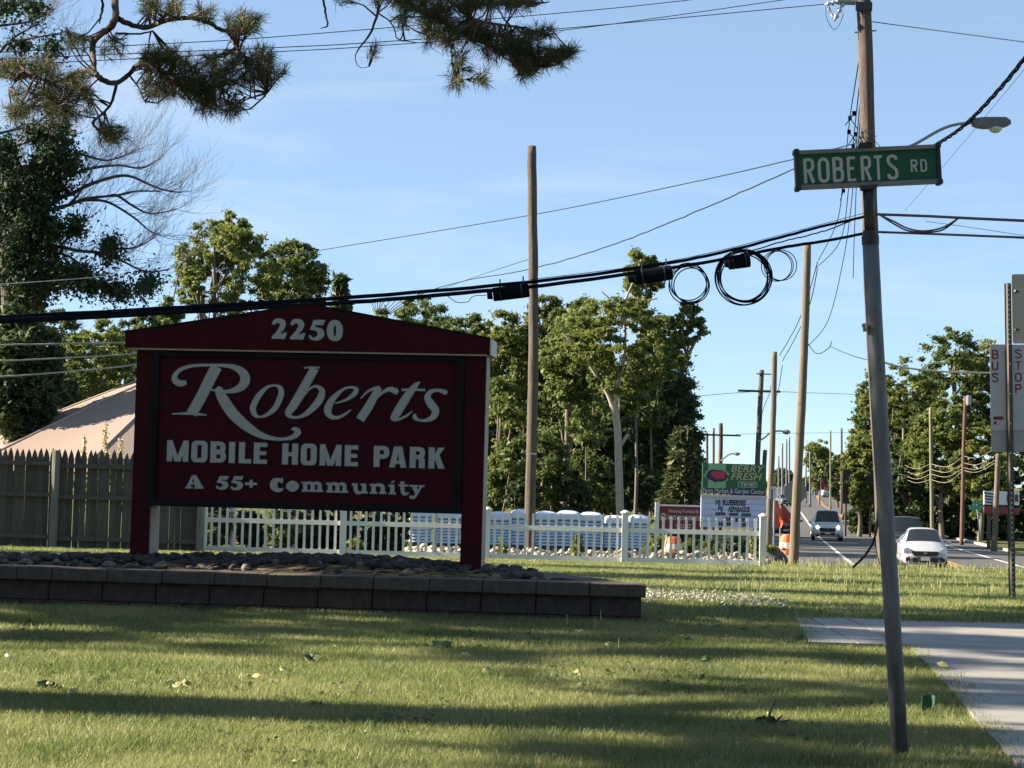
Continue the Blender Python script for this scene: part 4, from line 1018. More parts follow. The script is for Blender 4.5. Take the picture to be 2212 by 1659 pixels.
for i, (a, b, c, lab) in enumerate(((745,742,738,'highest'),(780,773,762,'middle'),(816,803,786,'lowest'))):
    wire('drop_wire', lab+' of three sunlit pale wires left of the maroon sign', [(-60,a+2,24),(150,b,25),(300,c,26),(520,c-24-10*i,28)], .011, M['wire_pale'], group='sunlit pale wires', wob=.003)
wire('drop_wire', 'short sunlit wire in front of the dark ivy tree', [(-60,618,30),(80,609,31),(230,597,33)], .008, M['wire_pale'], group='sunlit pale wires')
# lines along the road, from the near pole back to the far ones
for i, pts in enumerate(((( 1857,120,37.5),(1846,190,40),(1836,255,44),(1822,380,50),(1808,480,56),(1768,562,62)),
                         ((1860,150,37.5),(1852,225,41),(1845,290,45),(1834,400,51),(1815,520,57),(1764,578,62)),
                         ((1862,165,37.5),(1856,240,41),(1850,310,46),(1838,450,53),(1822,560,58),(1790,690,60),(1747,746,62)),
                         ((1863,180,37.5),(1858,260,41),(1853,330,46),(1849,420,52),(1845,520,58),(1843,600,64)))):
    wire('road_wire', ['outermost','second','long sagging','innermost'][i] + ' wire of the line running back along the road poles', pts, .012, M['wire'], group=G)
rr = random.Random(2); mb = MB()
for (x, y, d) in ((1836,255,44),(1834,285,44.5),(1845,245,41.5),(1848,290,45),(1843,315,46),(1846,330,46),(1838,340,47),(1822,412,50.5)):
    c = at(x, y, d); mb.box(c, (.07,.07,.09)); mb.tube([c, c+Vector((rr.uniform(-.2,.2),0,-.25))], .01, 4)
tag(mb.build('cable_clamps', M['cable'], None), 'small black clamps strung on the road wires', 'clamp', kind='stuff')
for i, (pts) in enumerate((((1766,566,62),(1745,640,68),(1720,705,76),(1684,768,84)), ((1766,580,62),(1750,655,68),(1722,722,76),(1690,780,84)), ((1672,800,84),(1662,850,95),(1650,880,105),(1641,912,112)), ((1690,790,84),(1682,840,95),(1676,858,110)))):
    wire('road_wire', ['upper','lower','steep','short'][i]+' wire between the middle roadside poles', pts, .016, M['wire'], group=G)
wire('road_wire', 'level faint wire across the pale sky right of the wood', [(1500,856,110),(1640,846,112),(1760,849,115),(1880,853,118)], .014, M['wire'], group=G)
wire('road_wire', 'level faint wire above the far round tree', [(1590,938,150),(1700,936,170),(1880,934,200)], .016, M['wire'], group=G)
wire('road_wire', 'wire looping from the roadside pole towards the right wood', [(1745,742,62),(1765,764,61),(1790,752,60),(1796,738,60)], .014, M['wire'], group=G)
wire('road_wire', 'wire sagging from the loop to the leaning wooden pole', [(1792,748,60),(1830,764,52),(1868,776,45),(1896,778,40)], .010, M['wire'], group=G)
wire('road_wire', 'bright sunlit cable right of the leaning pipe', [(1906,782,40),(1960,795,42),(2040,803,44),(2140,806,46),(2260,806,48)], .022, M['wire_pale'], group='sunlit pale wires')
for i, (ya, yb, yc) in enumerate(((1004,1002,985),(1016,1014,1000),(1026,1024,1010),(1034,1036,1016))):
    nm = ('top','second','third','bottom')[i]
    wire('comm_wire', nm+' wire drooping between the two greenish poles', [(1953,ya,150),(1980,ya+9,142),(2010,yb,133)], .013, M['wire_pale'], group='roadside phone wires')
    wire('comm_wire', nm+' wire drooping from the tall greenish pole to the dark red pole', [(2011,yb,133),(2046,yb+6,130),(2082,yc,128)], .013, M['wire_pale'], group='roadside phone wires')
    wire('comm_wire', nm+' wire drooping from the dark red pole to the bus stop', [(2082,yc,128),(2110,yc+4,120),(2150,yc-16,108)], .011, M['wire_pale'], group='roadside phone wires')
    wire('comm_wire', nm+' wire drooping left of the greenish pole towards the billboard', [(1818,yb+12-30,250),(1872,yb+16-8,190),(1952,ya,150)], .015, M['wire_pale'], group='roadside phone wires')
# ------------------------------------------------------------------ foliage
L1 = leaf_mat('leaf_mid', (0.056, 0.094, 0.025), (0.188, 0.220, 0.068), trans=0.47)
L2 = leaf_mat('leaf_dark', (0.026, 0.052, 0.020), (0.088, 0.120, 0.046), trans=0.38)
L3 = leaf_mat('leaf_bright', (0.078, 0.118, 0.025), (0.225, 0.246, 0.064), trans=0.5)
L4 = leaf_mat('leaf_ivy', (0.010, 0.028, 0.012), (0.030, 0.055, 0.016), trans=0.15, rough=0.7)
LC = leaf_mat('needle_spray', (0.030, 0.048, 0.016), (0.105, 0.115, 0.040), trans=0.2)
LP = leaf_mat('pine_needle', (0.026, 0.042, 0.016), (0.125, 0.120, 0.045), trans=0.25, scale=4)
BK = mat('bark_grey', (0.20, 0.165, 0.13), 0.95, col2=(0.10, 0.085, 0.07), scale=4, stretch=(5,5,0.8), bump=0.8, bscale=12)
BKD = mat('bark_dark', (0.085, 0.068, 0.055), 0.95, col2=(0.045, 0.038, 0.034), scale=4, stretch=(5,5,0.8), bump=0.8, bscale=12)
BKP = mat('bark_pale', (0.56, 0.49, 0.40), 0.9, col2=(0.32, 0.28, 0.22), scale=3, stretch=(3,3,1.2), bump=0.4, bscale=10)
BKT = mat('twig', (0.20, 0.185, 0.18), 0.9)
BKN = mat('pine_bark', (0.17, 0.105, 0.07), 0.95, col2=(0.05, 0.036, 0.030), scale=14, bump=0.9, bscale=40)

def leaf_quads(cen, rad, per, size, g, up=0.4, elong=1.6, flat=0.62, fine=True):
    """clumps of leaf-sized pointed blades; cen (N,3), rad (N,)"""
    if fine: per = int(per*1.95); size *= .74
    N = len(cen); n = N*per
    c = np.repeat(cen, per, 0); rr = np.repeat(rad, per)
    v = g.normal(size=(n,3)); v /= np.linalg.norm(v, axis=1, keepdims=True)
    rad_f = np.minimum(np.abs(g.normal(size=n))*.62, 1.6)
    pos = c + v * (rr*rad_f)[:,None] * np.array([1,1,flat])
    nrm = v*0.45 + g.normal(size=(n,3))*0.60; nrm[:,2] += up
    nrm /= np.linalg.norm(nrm, axis=1, keepdims=True)
    a = np.cross(nrm, g.normal(size=(n,3))); a /= np.linalg.norm(a, axis=1, keepdims=True)+1e-9
    b = np.cross(nrm, a)
    s = size*g.uniform(.45, 1.4, n)
    la = a*(s*elong*.55)[:,None]; lb = b*(s*.62)[:,None]
    V = np.stack([pos-la*.8-lb*.8, pos+la*.1+lb, pos+la], 1).reshape(-1,3)
    q = np.arange(n*3).reshape(n,3)
    t = np.repeat(g.random(N)*0.5, per) + g.random(n)*0.5
    return V, q, t

def crown_points(c, rx, ry, rz, n, g, lob=7, hollow=0.35):
    """clump centres inside an uneven lobed envelope"""
    ld = g.normal(size=(lob,3)); ld /= np.linalg.norm(ld, axis=1, keepdims=True); la = g.uniform(-.30, .32, lob)
    v = g.normal(size=(n,3)); v /= np.linalg.norm(v, axis=1, keepdims=True)
    dot = np.clip(v@ld.T, 0, 1)**3; f = 1 + (dot*la).sum(1)
    f = np.clip(f, .55, 1.3)
    r_ = hollow + (1-hollow)*g.random(n)**0.5
    return c + v*(f*r_)[:,None]*np.array([rx,ry,rz])

def limb(mb, p, q, r0_, r1_, rr, sag=0.12, n=6, k=4):
    p, q = Vector(p), Vector(q); mid = (p+q)/2 + Vector((rr.uniform(-1,1), rr.uniform(-1,1), rr.uniform(-.3,.7)))*(q-p).length*sag
    P = catmull([tuple(p), tuple(mid), tuple(q)], k); m = len(P)
    mb.tube(P, [r0_+(r1_-r0_)*i/(m-1) for i in range(m)], n, False); return mid

def tree(name, label, cx, top, hw, low, d, lm, bm_=None, seed=1, n=95, per=95, size=0.32, clump=0.14, trunk_r=0.22, base_x=None, lean=0.0, group=None, limbs=9, hollow=.35, depth_f=0.9, cat='tree', fork=None, up=.4):
    n = int(n*1.8); clump *= .70; size *= .55; per = int(per*1.35)
    g = np.random.default_rng(seed); rr = random.Random(seed)
    ptop = at(cx, top, d); plow = at(cx, low, d); px = d/F
    rx = hw*px; rz = (ptop.z-plow.z)/2; c = np.array([ptop.x, d, (ptop.z+plow.z)/2])
    bx = at(base_x, low, d).x if base_x is not None else ptop.x + lean
    t = thing(name, label, cat, (bx, d, gz(d)), group=group)
    pts = crown_points(c, rx*.92, rx*depth_f, rz*.92, n, g, hollow=hollow)
    rad = g.uniform(.45, 1.6, n)*clump*(rx+rz)/2*1.15
    # keep clear of the ground
    pts[:,2] = np.maximum(pts[:,2], gz(d)+0.3)
    V, q, tt = leaf_quads(pts, rad, per, size, g, up)
    fast_mesh('crown', V, q, lm, t, tt)
    mb = MB(); base = Vector((bx, d, gz(d)-0.2)); apex = Vector((c[0]+rr.uniform(-.1,.1)*rx, d+rr.uniform(-.1,.1)*rx, c[2]+rz*.55))
    m1 = base.lerp(apex, .35)+Vector((rr.uniform(-.2,.2),0,0)); m2 = base.lerp(apex, .7)+Vector((rr.uniform(-.3,.3),rr.uniform(-.3,.3),0))
    P = catmull([tuple(base), tuple(m1), tuple(m2), tuple(apex)], 5); m = len(P)
    mb.tube(P, [trunk_r*(1-.8*i/(m-1)) for i in range(m)], 9, False)
    sel = g.choice(n, size=min(limbs*3, n), replace=False)
    for k in range(min(limbs, len(sel)//3)):
        s0 = P[int(m*(.30+.6*k/limbs))]; q0 = pts[sel[3*k]]
        mid = limb(mb, s0, q0, trunk_r*.38, trunk_r*.10, rr)
        for j in (1, 2): limb(mb, mid, pts[sel[3*k+j]]*.6+np.array(tuple(mid))*.4, trunk_r*.17, trunk_r*.06, rr, n=4)
    mb.build('trunk', bm_ or BK, t, smooth=True)
    return t

def conifer(name, label, cx, top, hw, base_y, d, lm, seed, group=None, tiers=26, per=130, size=.30, bare=0.05, trunk_r=.16, dens=1.0):
    g = np.random.default_rng(seed); ptop = at(cx, top, d); z0 = gz(d); H = ptop.z - z0; rx = hw*d/F
    t = thing(name, label, 'tree', (ptop.x, d, z0), group=group)
    C = []; 
    for i in range(tiers):
        f = bare + (1-bare)*i/tiers; rr_ = rx*(1-f)**.8*g.uniform(.8,1.12)+.12; nb = int((6+10*(1-f))*dens)
        for k in range(nb):
            a = g.uniform(0, 2*math.pi)
            for u in (.35, .65, .95):
                C.append((ptop.x+math.cos(a)*rr_*u, d+math.sin(a)*rr_*u, z0+H*f - rr_*u*.28 + g.uniform(-.12,.12)))
    C = np.array(C); V, q, tt = leaf_quads(C, np.full(len(C), .30), max(6, int(per/10)), size, g, .55, 2.6, .5)
    fast_mesh('crown', V, q, lm, t, tt)
    mb = MB(); mb.tube([(ptop.x,d,z0-.2),(ptop.x+.05,d,z0+H*.5),(ptop.x,d,z0+H*.97)], [trunk_r, trunk_r*.6, .02], 8); mb.build('trunk', BKD, t, smooth=True)
    return t

def add_crown(t, cx, top, hw, low, d, lm, seed, n, per, size, clump):
    g = np.random.default_rng(seed); a, b = at(cx, top, d), at(cx, low, d); rx = hw*d/F; rz = (a.z-b.z)/2; c = np.array([a.x, d, (a.z+b.z)/2])
    pts = crown_points(c, rx*.92, rx*.9, rz*.92, n, g, hollow=.3); V, q, tt = leaf_quads(pts, g.uniform(.5,1.5,n)*clump*(rx+rz)/2, per, size, g); fast_mesh('crown', V, q, lm, t, tt)
    mb = MB(); rr = random.Random(seed); root = Vector(tuple(c))-Vector((0,0,rz*1.5))
    for k in range(5): limb(mb, root, pts[k], .07, .02, rr, n=5)
    mb.build('branch', BK, t)
GW = 'trees of the wood behind the sign'
oak = tree('oak_tree', 'tall loose oak with sunlit crown above the left of the gable', 470, 470, 112, 712, 95, L3, seed=3, n=120, per=60, size=.30, clump=.12, trunk_r=.22, base_x=470, group=GW, hollow=.45, limbs=13)
add_crown(oak, 505, 462, 46, 560, 96.5, L3, 31, 70, 75, .18, .16)
tree('oak_tree', 'darker oak crown left of the small pine above the gable', 640, 523, 76, 715, 99, L1, seed=4, n=95, per=85, size=.30, clump=.15, trunk_r=.2, base_x=620, group=GW)
tree('oak_tree', 'low bright foliage under the tall loose oak', 500, 668, 82, 900, 101, L3, seed=5, n=80, per=85, group=GW)
conifer('pine_tree', 'dark small pine poking up beside the gable peak', 740, 586, 44, 900, 108, L2, 7, group=GW, bare=.45, tiers=18, dens=.8)
tree('maple_tree', 'shaded tree between the tent roof and the sign', 360, 625, 85, 900, 92, L1, seed=8, n=100, per=90, group=GW)
tree('maple_tree', 'bright yellow green tree above the tent roof', 215, 690, 85, 905, 80, L3, seed=9, n=90, per=90, size=.26, group=GW)
tree('maple_tree', 'dark tree behind the left end of the tent roof', 90, 655, 120, 980, 84, L2, seed=10, n=120, per=90, group=GW)
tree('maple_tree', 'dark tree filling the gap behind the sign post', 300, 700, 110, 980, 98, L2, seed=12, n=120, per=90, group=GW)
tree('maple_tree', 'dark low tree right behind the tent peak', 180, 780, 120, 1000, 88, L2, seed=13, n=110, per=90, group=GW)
for i, (cx, top, hw, d, lm, lab) in enumerate((
    (850,655,80,126,L1,'rounded tree just right of the small pine'), (930,640,85,130,L1,'rounded tree above the right slope of the gable'),
    (1020,668,80,124,L1,'tree behind the right end of the gable'), (1095,660,75,120,L3,'pale green tree left of the bare pole'),
    (1180,618,78,122,L1,'tree directly behind the bare pole'), (1245,625,70,119,L3,'yellow green tree right of the bare pole'))):
    tree('maple_tree', lab, cx, top, hw, 930, d, lm, seed=40+i, n=120, per=90, size=.34, clump=.13, group=GW, trunk_r=.2)
for i, cx in enumerate((700, 800, 900, 1000, 1090, 1180, 1270, 1360, 1440)):
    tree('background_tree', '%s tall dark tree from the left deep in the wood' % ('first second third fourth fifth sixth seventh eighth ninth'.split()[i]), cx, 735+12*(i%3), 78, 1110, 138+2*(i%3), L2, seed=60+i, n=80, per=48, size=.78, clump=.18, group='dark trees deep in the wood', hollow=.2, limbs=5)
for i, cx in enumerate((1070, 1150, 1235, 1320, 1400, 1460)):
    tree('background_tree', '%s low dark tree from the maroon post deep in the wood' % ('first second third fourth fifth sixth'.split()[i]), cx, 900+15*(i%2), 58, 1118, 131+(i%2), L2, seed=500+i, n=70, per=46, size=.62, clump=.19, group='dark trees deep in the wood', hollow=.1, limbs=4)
# the tall pale-trunked tree
syc = tree('sycamore_tree', 'tall tree with pale forked trunk left of the dark evergreens', 1352, 628, 150, 862, 107, L3, BKP, seed=21, n=150, per=75, size=.33, clump=.105, trunk_r=.05, base_x=1340, group=GW, hollow=.4, limbs=0)
add_crown(syc, 1390, 537, 52, 660, 107.5, L3, 22, 75, 80, .19, .16); add_crown(syc, 1488, 640, 38, 745, 107.5, L1, 23, 60, 80, .19, .16)
D_ = 106.5; mb = MB()
def trk(pts, r_a, r_b):
    P = catmull([tuple(at(x, y, D_)) for x, y in pts], 5); m = len(P); mb.tube(P, [r_a+(r_b-r_a)*i/(m-1) for i in range(m)], 9, False)
trk([(1340,1125),(1338,1060),(1336,1000),(1334,930),(1327,885),(1322,872)], .22, .18)
trk([(1324,880),(1312,850),(1290,815),(1262,770),(1230,735),(1215,718)], .13, .04)
trk([(1326,884),(1334,840),(1346,780),(1350,720),(1348,660),(1372,600),(1385,560)], .14, .03)
trk([(1347,700),(1335,665),(1300,630)], .09, .03); trk([(1350,690),(1385,655),(1420,645)], .08, .03); trk([(1346,780),(1400,760),(1450,735)], .09, .03)
trk([(1288,812),(1275,790),(1240,740),(1218,735)], .07, .03); trk([(1338,965),(1352,945),(1358,938)], .10, .10); trk([(1333,1005),(1318,997)], .05, .03)
syc_trunk = mb.build('trunk', BKP, syc, smooth=True)
tw = thing('twin_trunk_tree', 'pale twin-stemmed tree between bare pole and forked trunk', 'tree', (at(1222,1100,113).x, 113, gz(113)), group=GW)
D_ = 113.0; mb = MB()
trk([(1218,1125),(1219,1050),(1224,980),(1226,900),(1228,820),(1232,760)], .24, .10); trk([(1224,985),(1236,920),(1241,860),(1244,800)], .14, .06); trk([(1222,990),(1214,935),(1208,905)], .09, .04)
mb.build('trunk', BK, tw, smooth=True)
g = np.random.default_rng(77); c0 = np.array(tuple(at(1235,765,113))); V, q, tt = leaf_quads(crown_points(c0, 2.2, 2, 3.0, 50, g), g.uniform(.5,.9,50), 70, .32, g); fast_mesh('crown', V, q, L1, tw, tt)
for i, (x0_, y0_, x1_, y1_, d, rr_) in enumerate(((1372,1110,1372,850,112,.11),(1062,1110,1078,860,116,.09),(1120,1105,1132,900,117,.08),(1190,1105,1192,880,118,.09),(1286,1108,1281,880,116,.08),(1405,1105,1404,880,118,.09),(1260,1105,1266,930,112,.06),(1085,1100,1105,985,110,.06))):
    t = thing('sapling', 'slim bare trunk %s in the shaded wood' % ('just right of the forked pale trunk','nearest the sign edge','left of the twin stems','beside the bare pole','between twin stems and fork','under the dark evergreens','close left of the fork','leaning beside the sign post')[i], 'tree', (at(x0_,y0_,d).x, d, gz(d)), group='slim trunks in the wood')
    D_ = d; mb = MB(); trk([(x0_,y0_+12),(x0_*.6+x1_*.4+3,(y0_*.6+y1_*.4)),(x1_,y1_)], rr_, rr_*.5); mb.build('trunk', BK, t, smooth=True)
    g = np.random.default_rng(200+i); c0 = np.array(tuple(at(x1_,y1_,d))); V, q, tt = leaf_quads(crown_points(c0, 1.0, 1.0, 1.2, 14, g), np.full(14,.45), 45, .26, g); fast_mesh('crown', V, q, L1, t, tt)
# dark evergreens at the right end of the wood
tree('evergreen_tree', 'big dark evergreen at the right end of the wood', 1432, 690, 78, 1115, 124, L2, seed=24, n=190, per=90, size=.34, clump=.11, group=GW, hollow=.25)
tree('evergreen_tree', 'dark evergreen edging the open sky right of the wood', 1466, 800, 52, 1115, 120, L2, seed=25, n=120, per=90, size=.32, clump=.13, group=GW, hollow=.25)
conifer('spruce_tree', 'sunlit yellow green spruce beside the garden market sign', 1476, 925, 48, 1092, 104, LC, 26, group=GW, tiers=30, size=.30, per=150)
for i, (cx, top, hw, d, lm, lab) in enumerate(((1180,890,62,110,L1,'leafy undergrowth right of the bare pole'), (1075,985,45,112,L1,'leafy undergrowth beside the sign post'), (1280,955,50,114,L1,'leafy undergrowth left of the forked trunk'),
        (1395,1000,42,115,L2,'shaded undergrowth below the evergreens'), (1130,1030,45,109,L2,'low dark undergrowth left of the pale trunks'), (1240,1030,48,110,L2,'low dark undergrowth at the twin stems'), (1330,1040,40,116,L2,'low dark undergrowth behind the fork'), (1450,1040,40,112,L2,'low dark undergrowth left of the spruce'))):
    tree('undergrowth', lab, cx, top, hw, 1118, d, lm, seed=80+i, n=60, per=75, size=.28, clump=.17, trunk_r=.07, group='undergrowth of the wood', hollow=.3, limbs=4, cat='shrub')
# right-hand wood
GR = 'trees of the wood right of the road'
for i, (cx, top, hw, low, d, lm, lab) in enumerate((
    (2068,702,78,960,158,L1,'tallest tree of the right wood left of the bus sign'), (1968,775,80,1010,152,L3,'broad tree of the right wood beside the leaning pipe'),
    (1905,790,62,1020,160,L1,'tree of the right wood behind the leaning pipe'), (1862,905,44,1090,165,L3,'left edge tree of the right wood'),
    (2150,735,80,980,160,L1,'tree of the right wood behind the bus sign'), (2215,800,70,1050,155,L3,'tree of the right wood at the picture edge'),
    (2040,860,90,1090,148,L3,'lighter tree low in the right wood'), (2120,905,70,1110,146,L3,'lighter tree behind the dark red pole'), (1960,940,70,1130,150,L2,'shaded tree low in the right wood'),
    (2060,1030,100,1192,152,L2,'dark shrubby tree along the right verge'), (1950,1060,70,1188,154,L2,'dark shrubby tree behind the dark car'), (2170,1010,90,1195,152,L2,'dark shrubby tree behind the white roadside sign'), (1872,1050,48,1180,158,L2,'dark shrub left of the leaning pipe'), (1858,1010,30,1100,150,L3,'bright bush before the dark billboard'))):
    tree('maple_tree' if i < 9 else 'verge_tree', lab, cx, top, hw, low, d, lm, seed=100+i, n=106 if i < 9 else 88, per=66, size=.46, clump=.125, group=GR, hollow=.25, limbs=7)
tree('round_tree', 'far round tree at the end of the road', 1772, 945, 38, 1062, 320, L3, seed=130, n=80, per=70, size=.7, clump=.16, group='far trees by the road')
tree('round_tree', 'far darker tree left of the right wood', 1812, 975, 28, 1075, 300, L2, seed=131, n=60, per=70, size=.65, clump=.18, group='far trees by the road')
tree('round_tree', 'far low tree line left of the roadside poles', 1690, 1010, 30, 1055, 380, L2, seed=132, n=60, per=60, size=.7, clump=.2, group='far trees by the road')
tree('round_tree', 'far low trees behind the garden market sign', 1600, 1015, 60, 1075, 360, L2, seed=133, n=70, per=60, size=.8, clump=.2, group='far trees by the road')
tree('round_tree', 'far low trees under the round far tree', 1740, 1030, 24, 1062, 400, L2, seed=134, n=50, per=60, size=.8, clump=.2, group='far trees by the road')

# ------------------------------------------------------------------ ivy-clad dead tree at the left
ID = 48.0
iv = thing('ivy_tree', 'half dead tree with bare arching branches and dark ivy at left', 'tree', (at(40,1000,ID).x, ID, gz(ID)))
zl = zconv(0, 300, 1659/600)
limbs_ = [[(-40,262),(0,250),(150,215),(300,195),(380,180)], [(-40,400),(0,390),(200,330),(420,270),(600,262)], [(250,760),(430,640),(560,590),(760,530),(960,510),(1150,530),(1300,450)],
  [(300,900),(480,780),(600,730),(740,660),(940,600),(1060,600),(1200,660),(1330,710),(1470,730)], [(200,990),(350,890),(560,830),(700,780),(960,750),(1100,720),(1300,720)], [(640,800),(720,790),(880,810),(1080,930),(1200,1030),(1310,1085)],
  [(900,755),(960,760),(1080,840),(1220,900),(1420,870)], [(60,1150),(200,1170),(480,1170),(620,1200),(840,1225),(1000,1290),(1180,1370),(1370,1355)], [(250,1180),(350,1190),(560,1250),(700,1350),(860,1440)], [(300,1200),(430,1270),(570,1380)],
  [(480,600),(600,420),(720,440),(860,470),(980,440),(1080,400)], [(200,620),(215,520),(180,430),(150,360)], [(840,1225),(950,1190),(1080,1180),(1200,1130)], [(560,830),(640,740),(690,640)], [(480,1170),(560,1090),(640,1020),(700,960)],
  [(-60,-360),(0,-409),(117,-526),(291,-631),(443,-759)], [(-60,-600),(0,-620),(233,-654),(385,-713)], [(20,-430),(70,-480),(291,-526),(501,-561)], [(-80,-250),(60,-200),(240,-215),(420,-260)]]
rr = random.Random(9); mb = MB(); twigs = MB()
def P3(zx, zy, dd=0.0): x, y = zl(zx, zy); return np.array(tuple(at(x, y, ID+dd)))
def twig(mb_, p, d, L_, r_, lev):
    pts = [p]; q = p.copy(); dd = d.copy()
    for k in range(4):
        dd = dd + np.array([rr.uniform(-.25,.25), rr.uniform(-.25,.25), rr.uniform(-.12,.30)]); dd /= np.linalg.norm(dd); q = q + dd*L_/4; pts.append(q)
        if lev > 0 and rr.random() < .8:
            s = dd + np.array([rr.uniform(-.8,.8), rr.uniform(-.6,.6), rr.uniform(-.4,.9)]); s /= np.linalg.norm(s); twig(mb_, q, s, L_*.55, r_*.6, lev-1)
    mb_.tube(pts, [r_*(1-.18*i) for i in range(5)], 3, False)
for li, Lm in enumerate(limbs_):
    off = rr.uniform(-1.5, 1.5); P = catmull([tuple(P3(x, y, off*i/len(Lm))) for i, (x, y) in enumerate(Lm)], 5); m = len(P)
    w0 = (.055 if li in (2,3,4,7) else .038); mb.tube(P, [w0*(1-.85*i/(m-1))+.006 for i in range(m)], 6, False)
    for i in range(int(m*.35), m):
        for _ in range(2):
            if rr.random() < .72:
                t_ = P[min(i+1,m-1)]-P[max(i-1,0)]; t_ = t_/np.linalg.norm(t_); s = t_*.9 + np.array([rr.uniform(-.4,.4), rr.uniform(-.7,.7), rr.uniform(-.25,.85)]); s /= np.linalg.norm(s)
                twig(twigs, P[i], s, rr.uniform(.4,1.2), .0065, 2)
mb.tube(catmull([tuple(P3(x, y)) for x, y in ((100,2950),(110,1900),(80,1300),(120,900),(200,620),(330,420))], 6), [.30*(1-.8*i/30)+.02 for i in range(31)], 10, False)
mb.tube(catmull([tuple(P3(x, y)) for x, y in ((110,1500),(20,900),(-60,300),(-100,-200))], 6), [.2*(1-.8*i/18)+.02 for i in range(19)], 8, False)
br_o = mb.build('trunk', BKD, iv, smooth=True); tag(twigs.build('twigs', BKT, iv), kind='stuff')
g = np.random.default_rng(15); cc = []; 
for (zx, zy, w, h, n) in ((60,700,130,300,34),(380,470,100,90,16),(420,640,90,110,16),(200,800,200,160,34),(120,1050,180,200,40),(300,1000,90,80,10),(250,1350,240,130,30),(480,1420,120,60,10),(640,1400,60,40,6),(600,1020,40,50,5),(880,1200,45,50,6),(150,1500,200,140,24),(420,1040,50,50,6),(60,380,60,30,4),(300,260,90,40,7),(450,230,60,40,6),(480,340,40,50,6),(560,520,40,60,5),(760,1480,60,40,4),(930,1520,80,40,6),(1200,1480,60,40,5),(35,-759,60,40,5),(268,-759,50,40,4),(152,-468,50,30,3),(431,-444,50,30,3)):
    for _ in range(n):
        zx_, zy_ = zx+g.normal()*w*.55, zy+g.normal()*h*.55; cc.append(tuple(P3(zx_, zy_, g.uniform(-1.4,1.4))))
V, q, tt = leaf_quads(np.array(cc), g.uniform(.22,.5,len(cc)), 120, .10, g, .2, 1.5, 1.0); fast_mesh('ivy_leaves', V, q, L4, iv, tt)
# denser dark trees under and behind it
for i, (cx, top, hw, low, d, lab) in enumerate(((20,560,85,800,56,'dark leafy mass behind the ivy trunk'), (-40,420,90,760,54,'dark crown cut by the left picture edge'), (40,650,95,985,46,'dark low trees left of the tent roof'), (130,800,60,960,66,'dark shrub mass over the tent roof slope'))):
    tree('dark_tree', lab, cx, top, hw, low, d, L4 if i < 2 else L2, BKD, seed=150+i, n=120, per=80, size=.24, clump=.17, group='dark trees at the left edge', hollow=.1)

# ------------------------------------------------------------------ pine with boughs hanging into the top of the view
PD = 16.0
pine = thing('pine_tree', 'large pine whose crooked boughs hang into the upper left sky', 'tree', (-6.3, PD+.6, gz(PD)))
za = lambda x, y: (x/3.2145, y/3.2145); zb2 = lambda x, y: ((900+x/2.37)/KD, y/2.37/KD)
def PP3(f, x, y, dd): a, b = f(x, y); return np.array(tuple(at(a, b, PD+dd)))
k_ = PD/F/3.2145
bl = [(za, 0.0, [(760,-420,66),(790,-200,62),(795,-60,60),(800,100,58),(770,185,60),(690,240,62),(645,300,56),(645,400,50),(660,500,50),(720,560,46),(810,575,42),(900,512,40),(970,440,40),(1080,470,40),(1200,560,34),(1320,640,26),(1430,690,14)]),
      (za, .15, [(815,130,50),(900,168,46),(1020,190,44),(1150,142,42),(1290,125,38),(1430,150,34),(1520,200,34),(1590,228,34),(1640,320,26),(1700,400,24),(1728,468,26),(1640,560,16),(1500,600,10)]),
      (za, -.15, [(655,470,40),(520,510,34),(400,570,30),(310,560,28),(200,500,22),(100,450,14),(-30,430,10)]), (za, .1, [(812,580,30),(770,720,24),(700,800,24),(648,848,26),(690,910,16),(800,980,8)]),
      (za, -.2, [(320,545,24),(300,640,18),(380,680,16),(450,700,14),(570,730,8)]), (za, .3, [(700,-80,22),(712,40,24),(700,110,20),(688,165,10)]), (za, -.1, [(310,640,14),(300,740,10),(360,860,6)]), (za, .2, [(900,520,20),(960,600,12),(1010,720,6)]),
      (za, .1, [(810,230,20),(960,235,16),(1060,215,12)]), (za, 0, [(60,620,10),(120,560,12),(200,500,14)]), (za, .2, [(1728,468,14),(1850,490,10),(1980,520,6)]), (za, 0, [(1500,600,10),(1640,650,8),(1800,690,6),(1860,640,5)]),
      (zb2, .3, [(330,-130,30),(440,-40,28),(492,20,24),(488,90,22),(440,230,20),(365,330,14),(330,410,8),(370,470,6),(430,460,5)]), (zb2, .1, [(500,-160,44),(640,-30,40),(760,60,38),(880,110,36),(1000,180,34),(1130,250,32),(1300,330,28),(1450,370,24),(1600,400,20),(1750,362,14),(1830,355,8)]),
      (zb2, -.2, [(820,-140,40),(1000,10,36),(1090,80,32),(1150,130,28),(1300,168,22),(1480,190,18),(1600,240,14),(1720,230,8)]), (zb2, .2, [(975,170,20),(1000,330,16),(1010,440,14),(1030,540,12),(1130,550,10),(1210,530,6)]),
      (zb2, .2, [(495,90,14),(590,170,12),(630,270,10),(720,290,8),(850,302,5)]), (zb2, -.1, [(1250,310,16),(1400,420,14),(1500,500,12),(1620,460,8)]), (zb2, 0, [(1100,-140,40),(1300,-40,34),(1450,10,26),(1600,20,18),(1680,15,8)]),
      (zb2, .3, [(100,-60,18),(120,40,20),(130,120,16),(140,180,14),(95,195,6)]), (zb2, -.3, [(900,120,16),(870,200,12),(850,250,8)])]
mb = MB(); tips = []; rr = random.Random(17)
bough_paths = []
for f, dd, pts in bl:
    P = catmull([(*PP3(f, x, y, dd + .25*math.sin(i*1.3)), w*k_*.42) for i, (x, y, w) in enumerate(pts)], 5)
    mb.tube([p[:3]+np.array([rr.uniform(-.004,.004)]*3) for p in P], [p[3]*rr.uniform(.92,1.1) for p in P], 8, False); bough_paths.append(P)
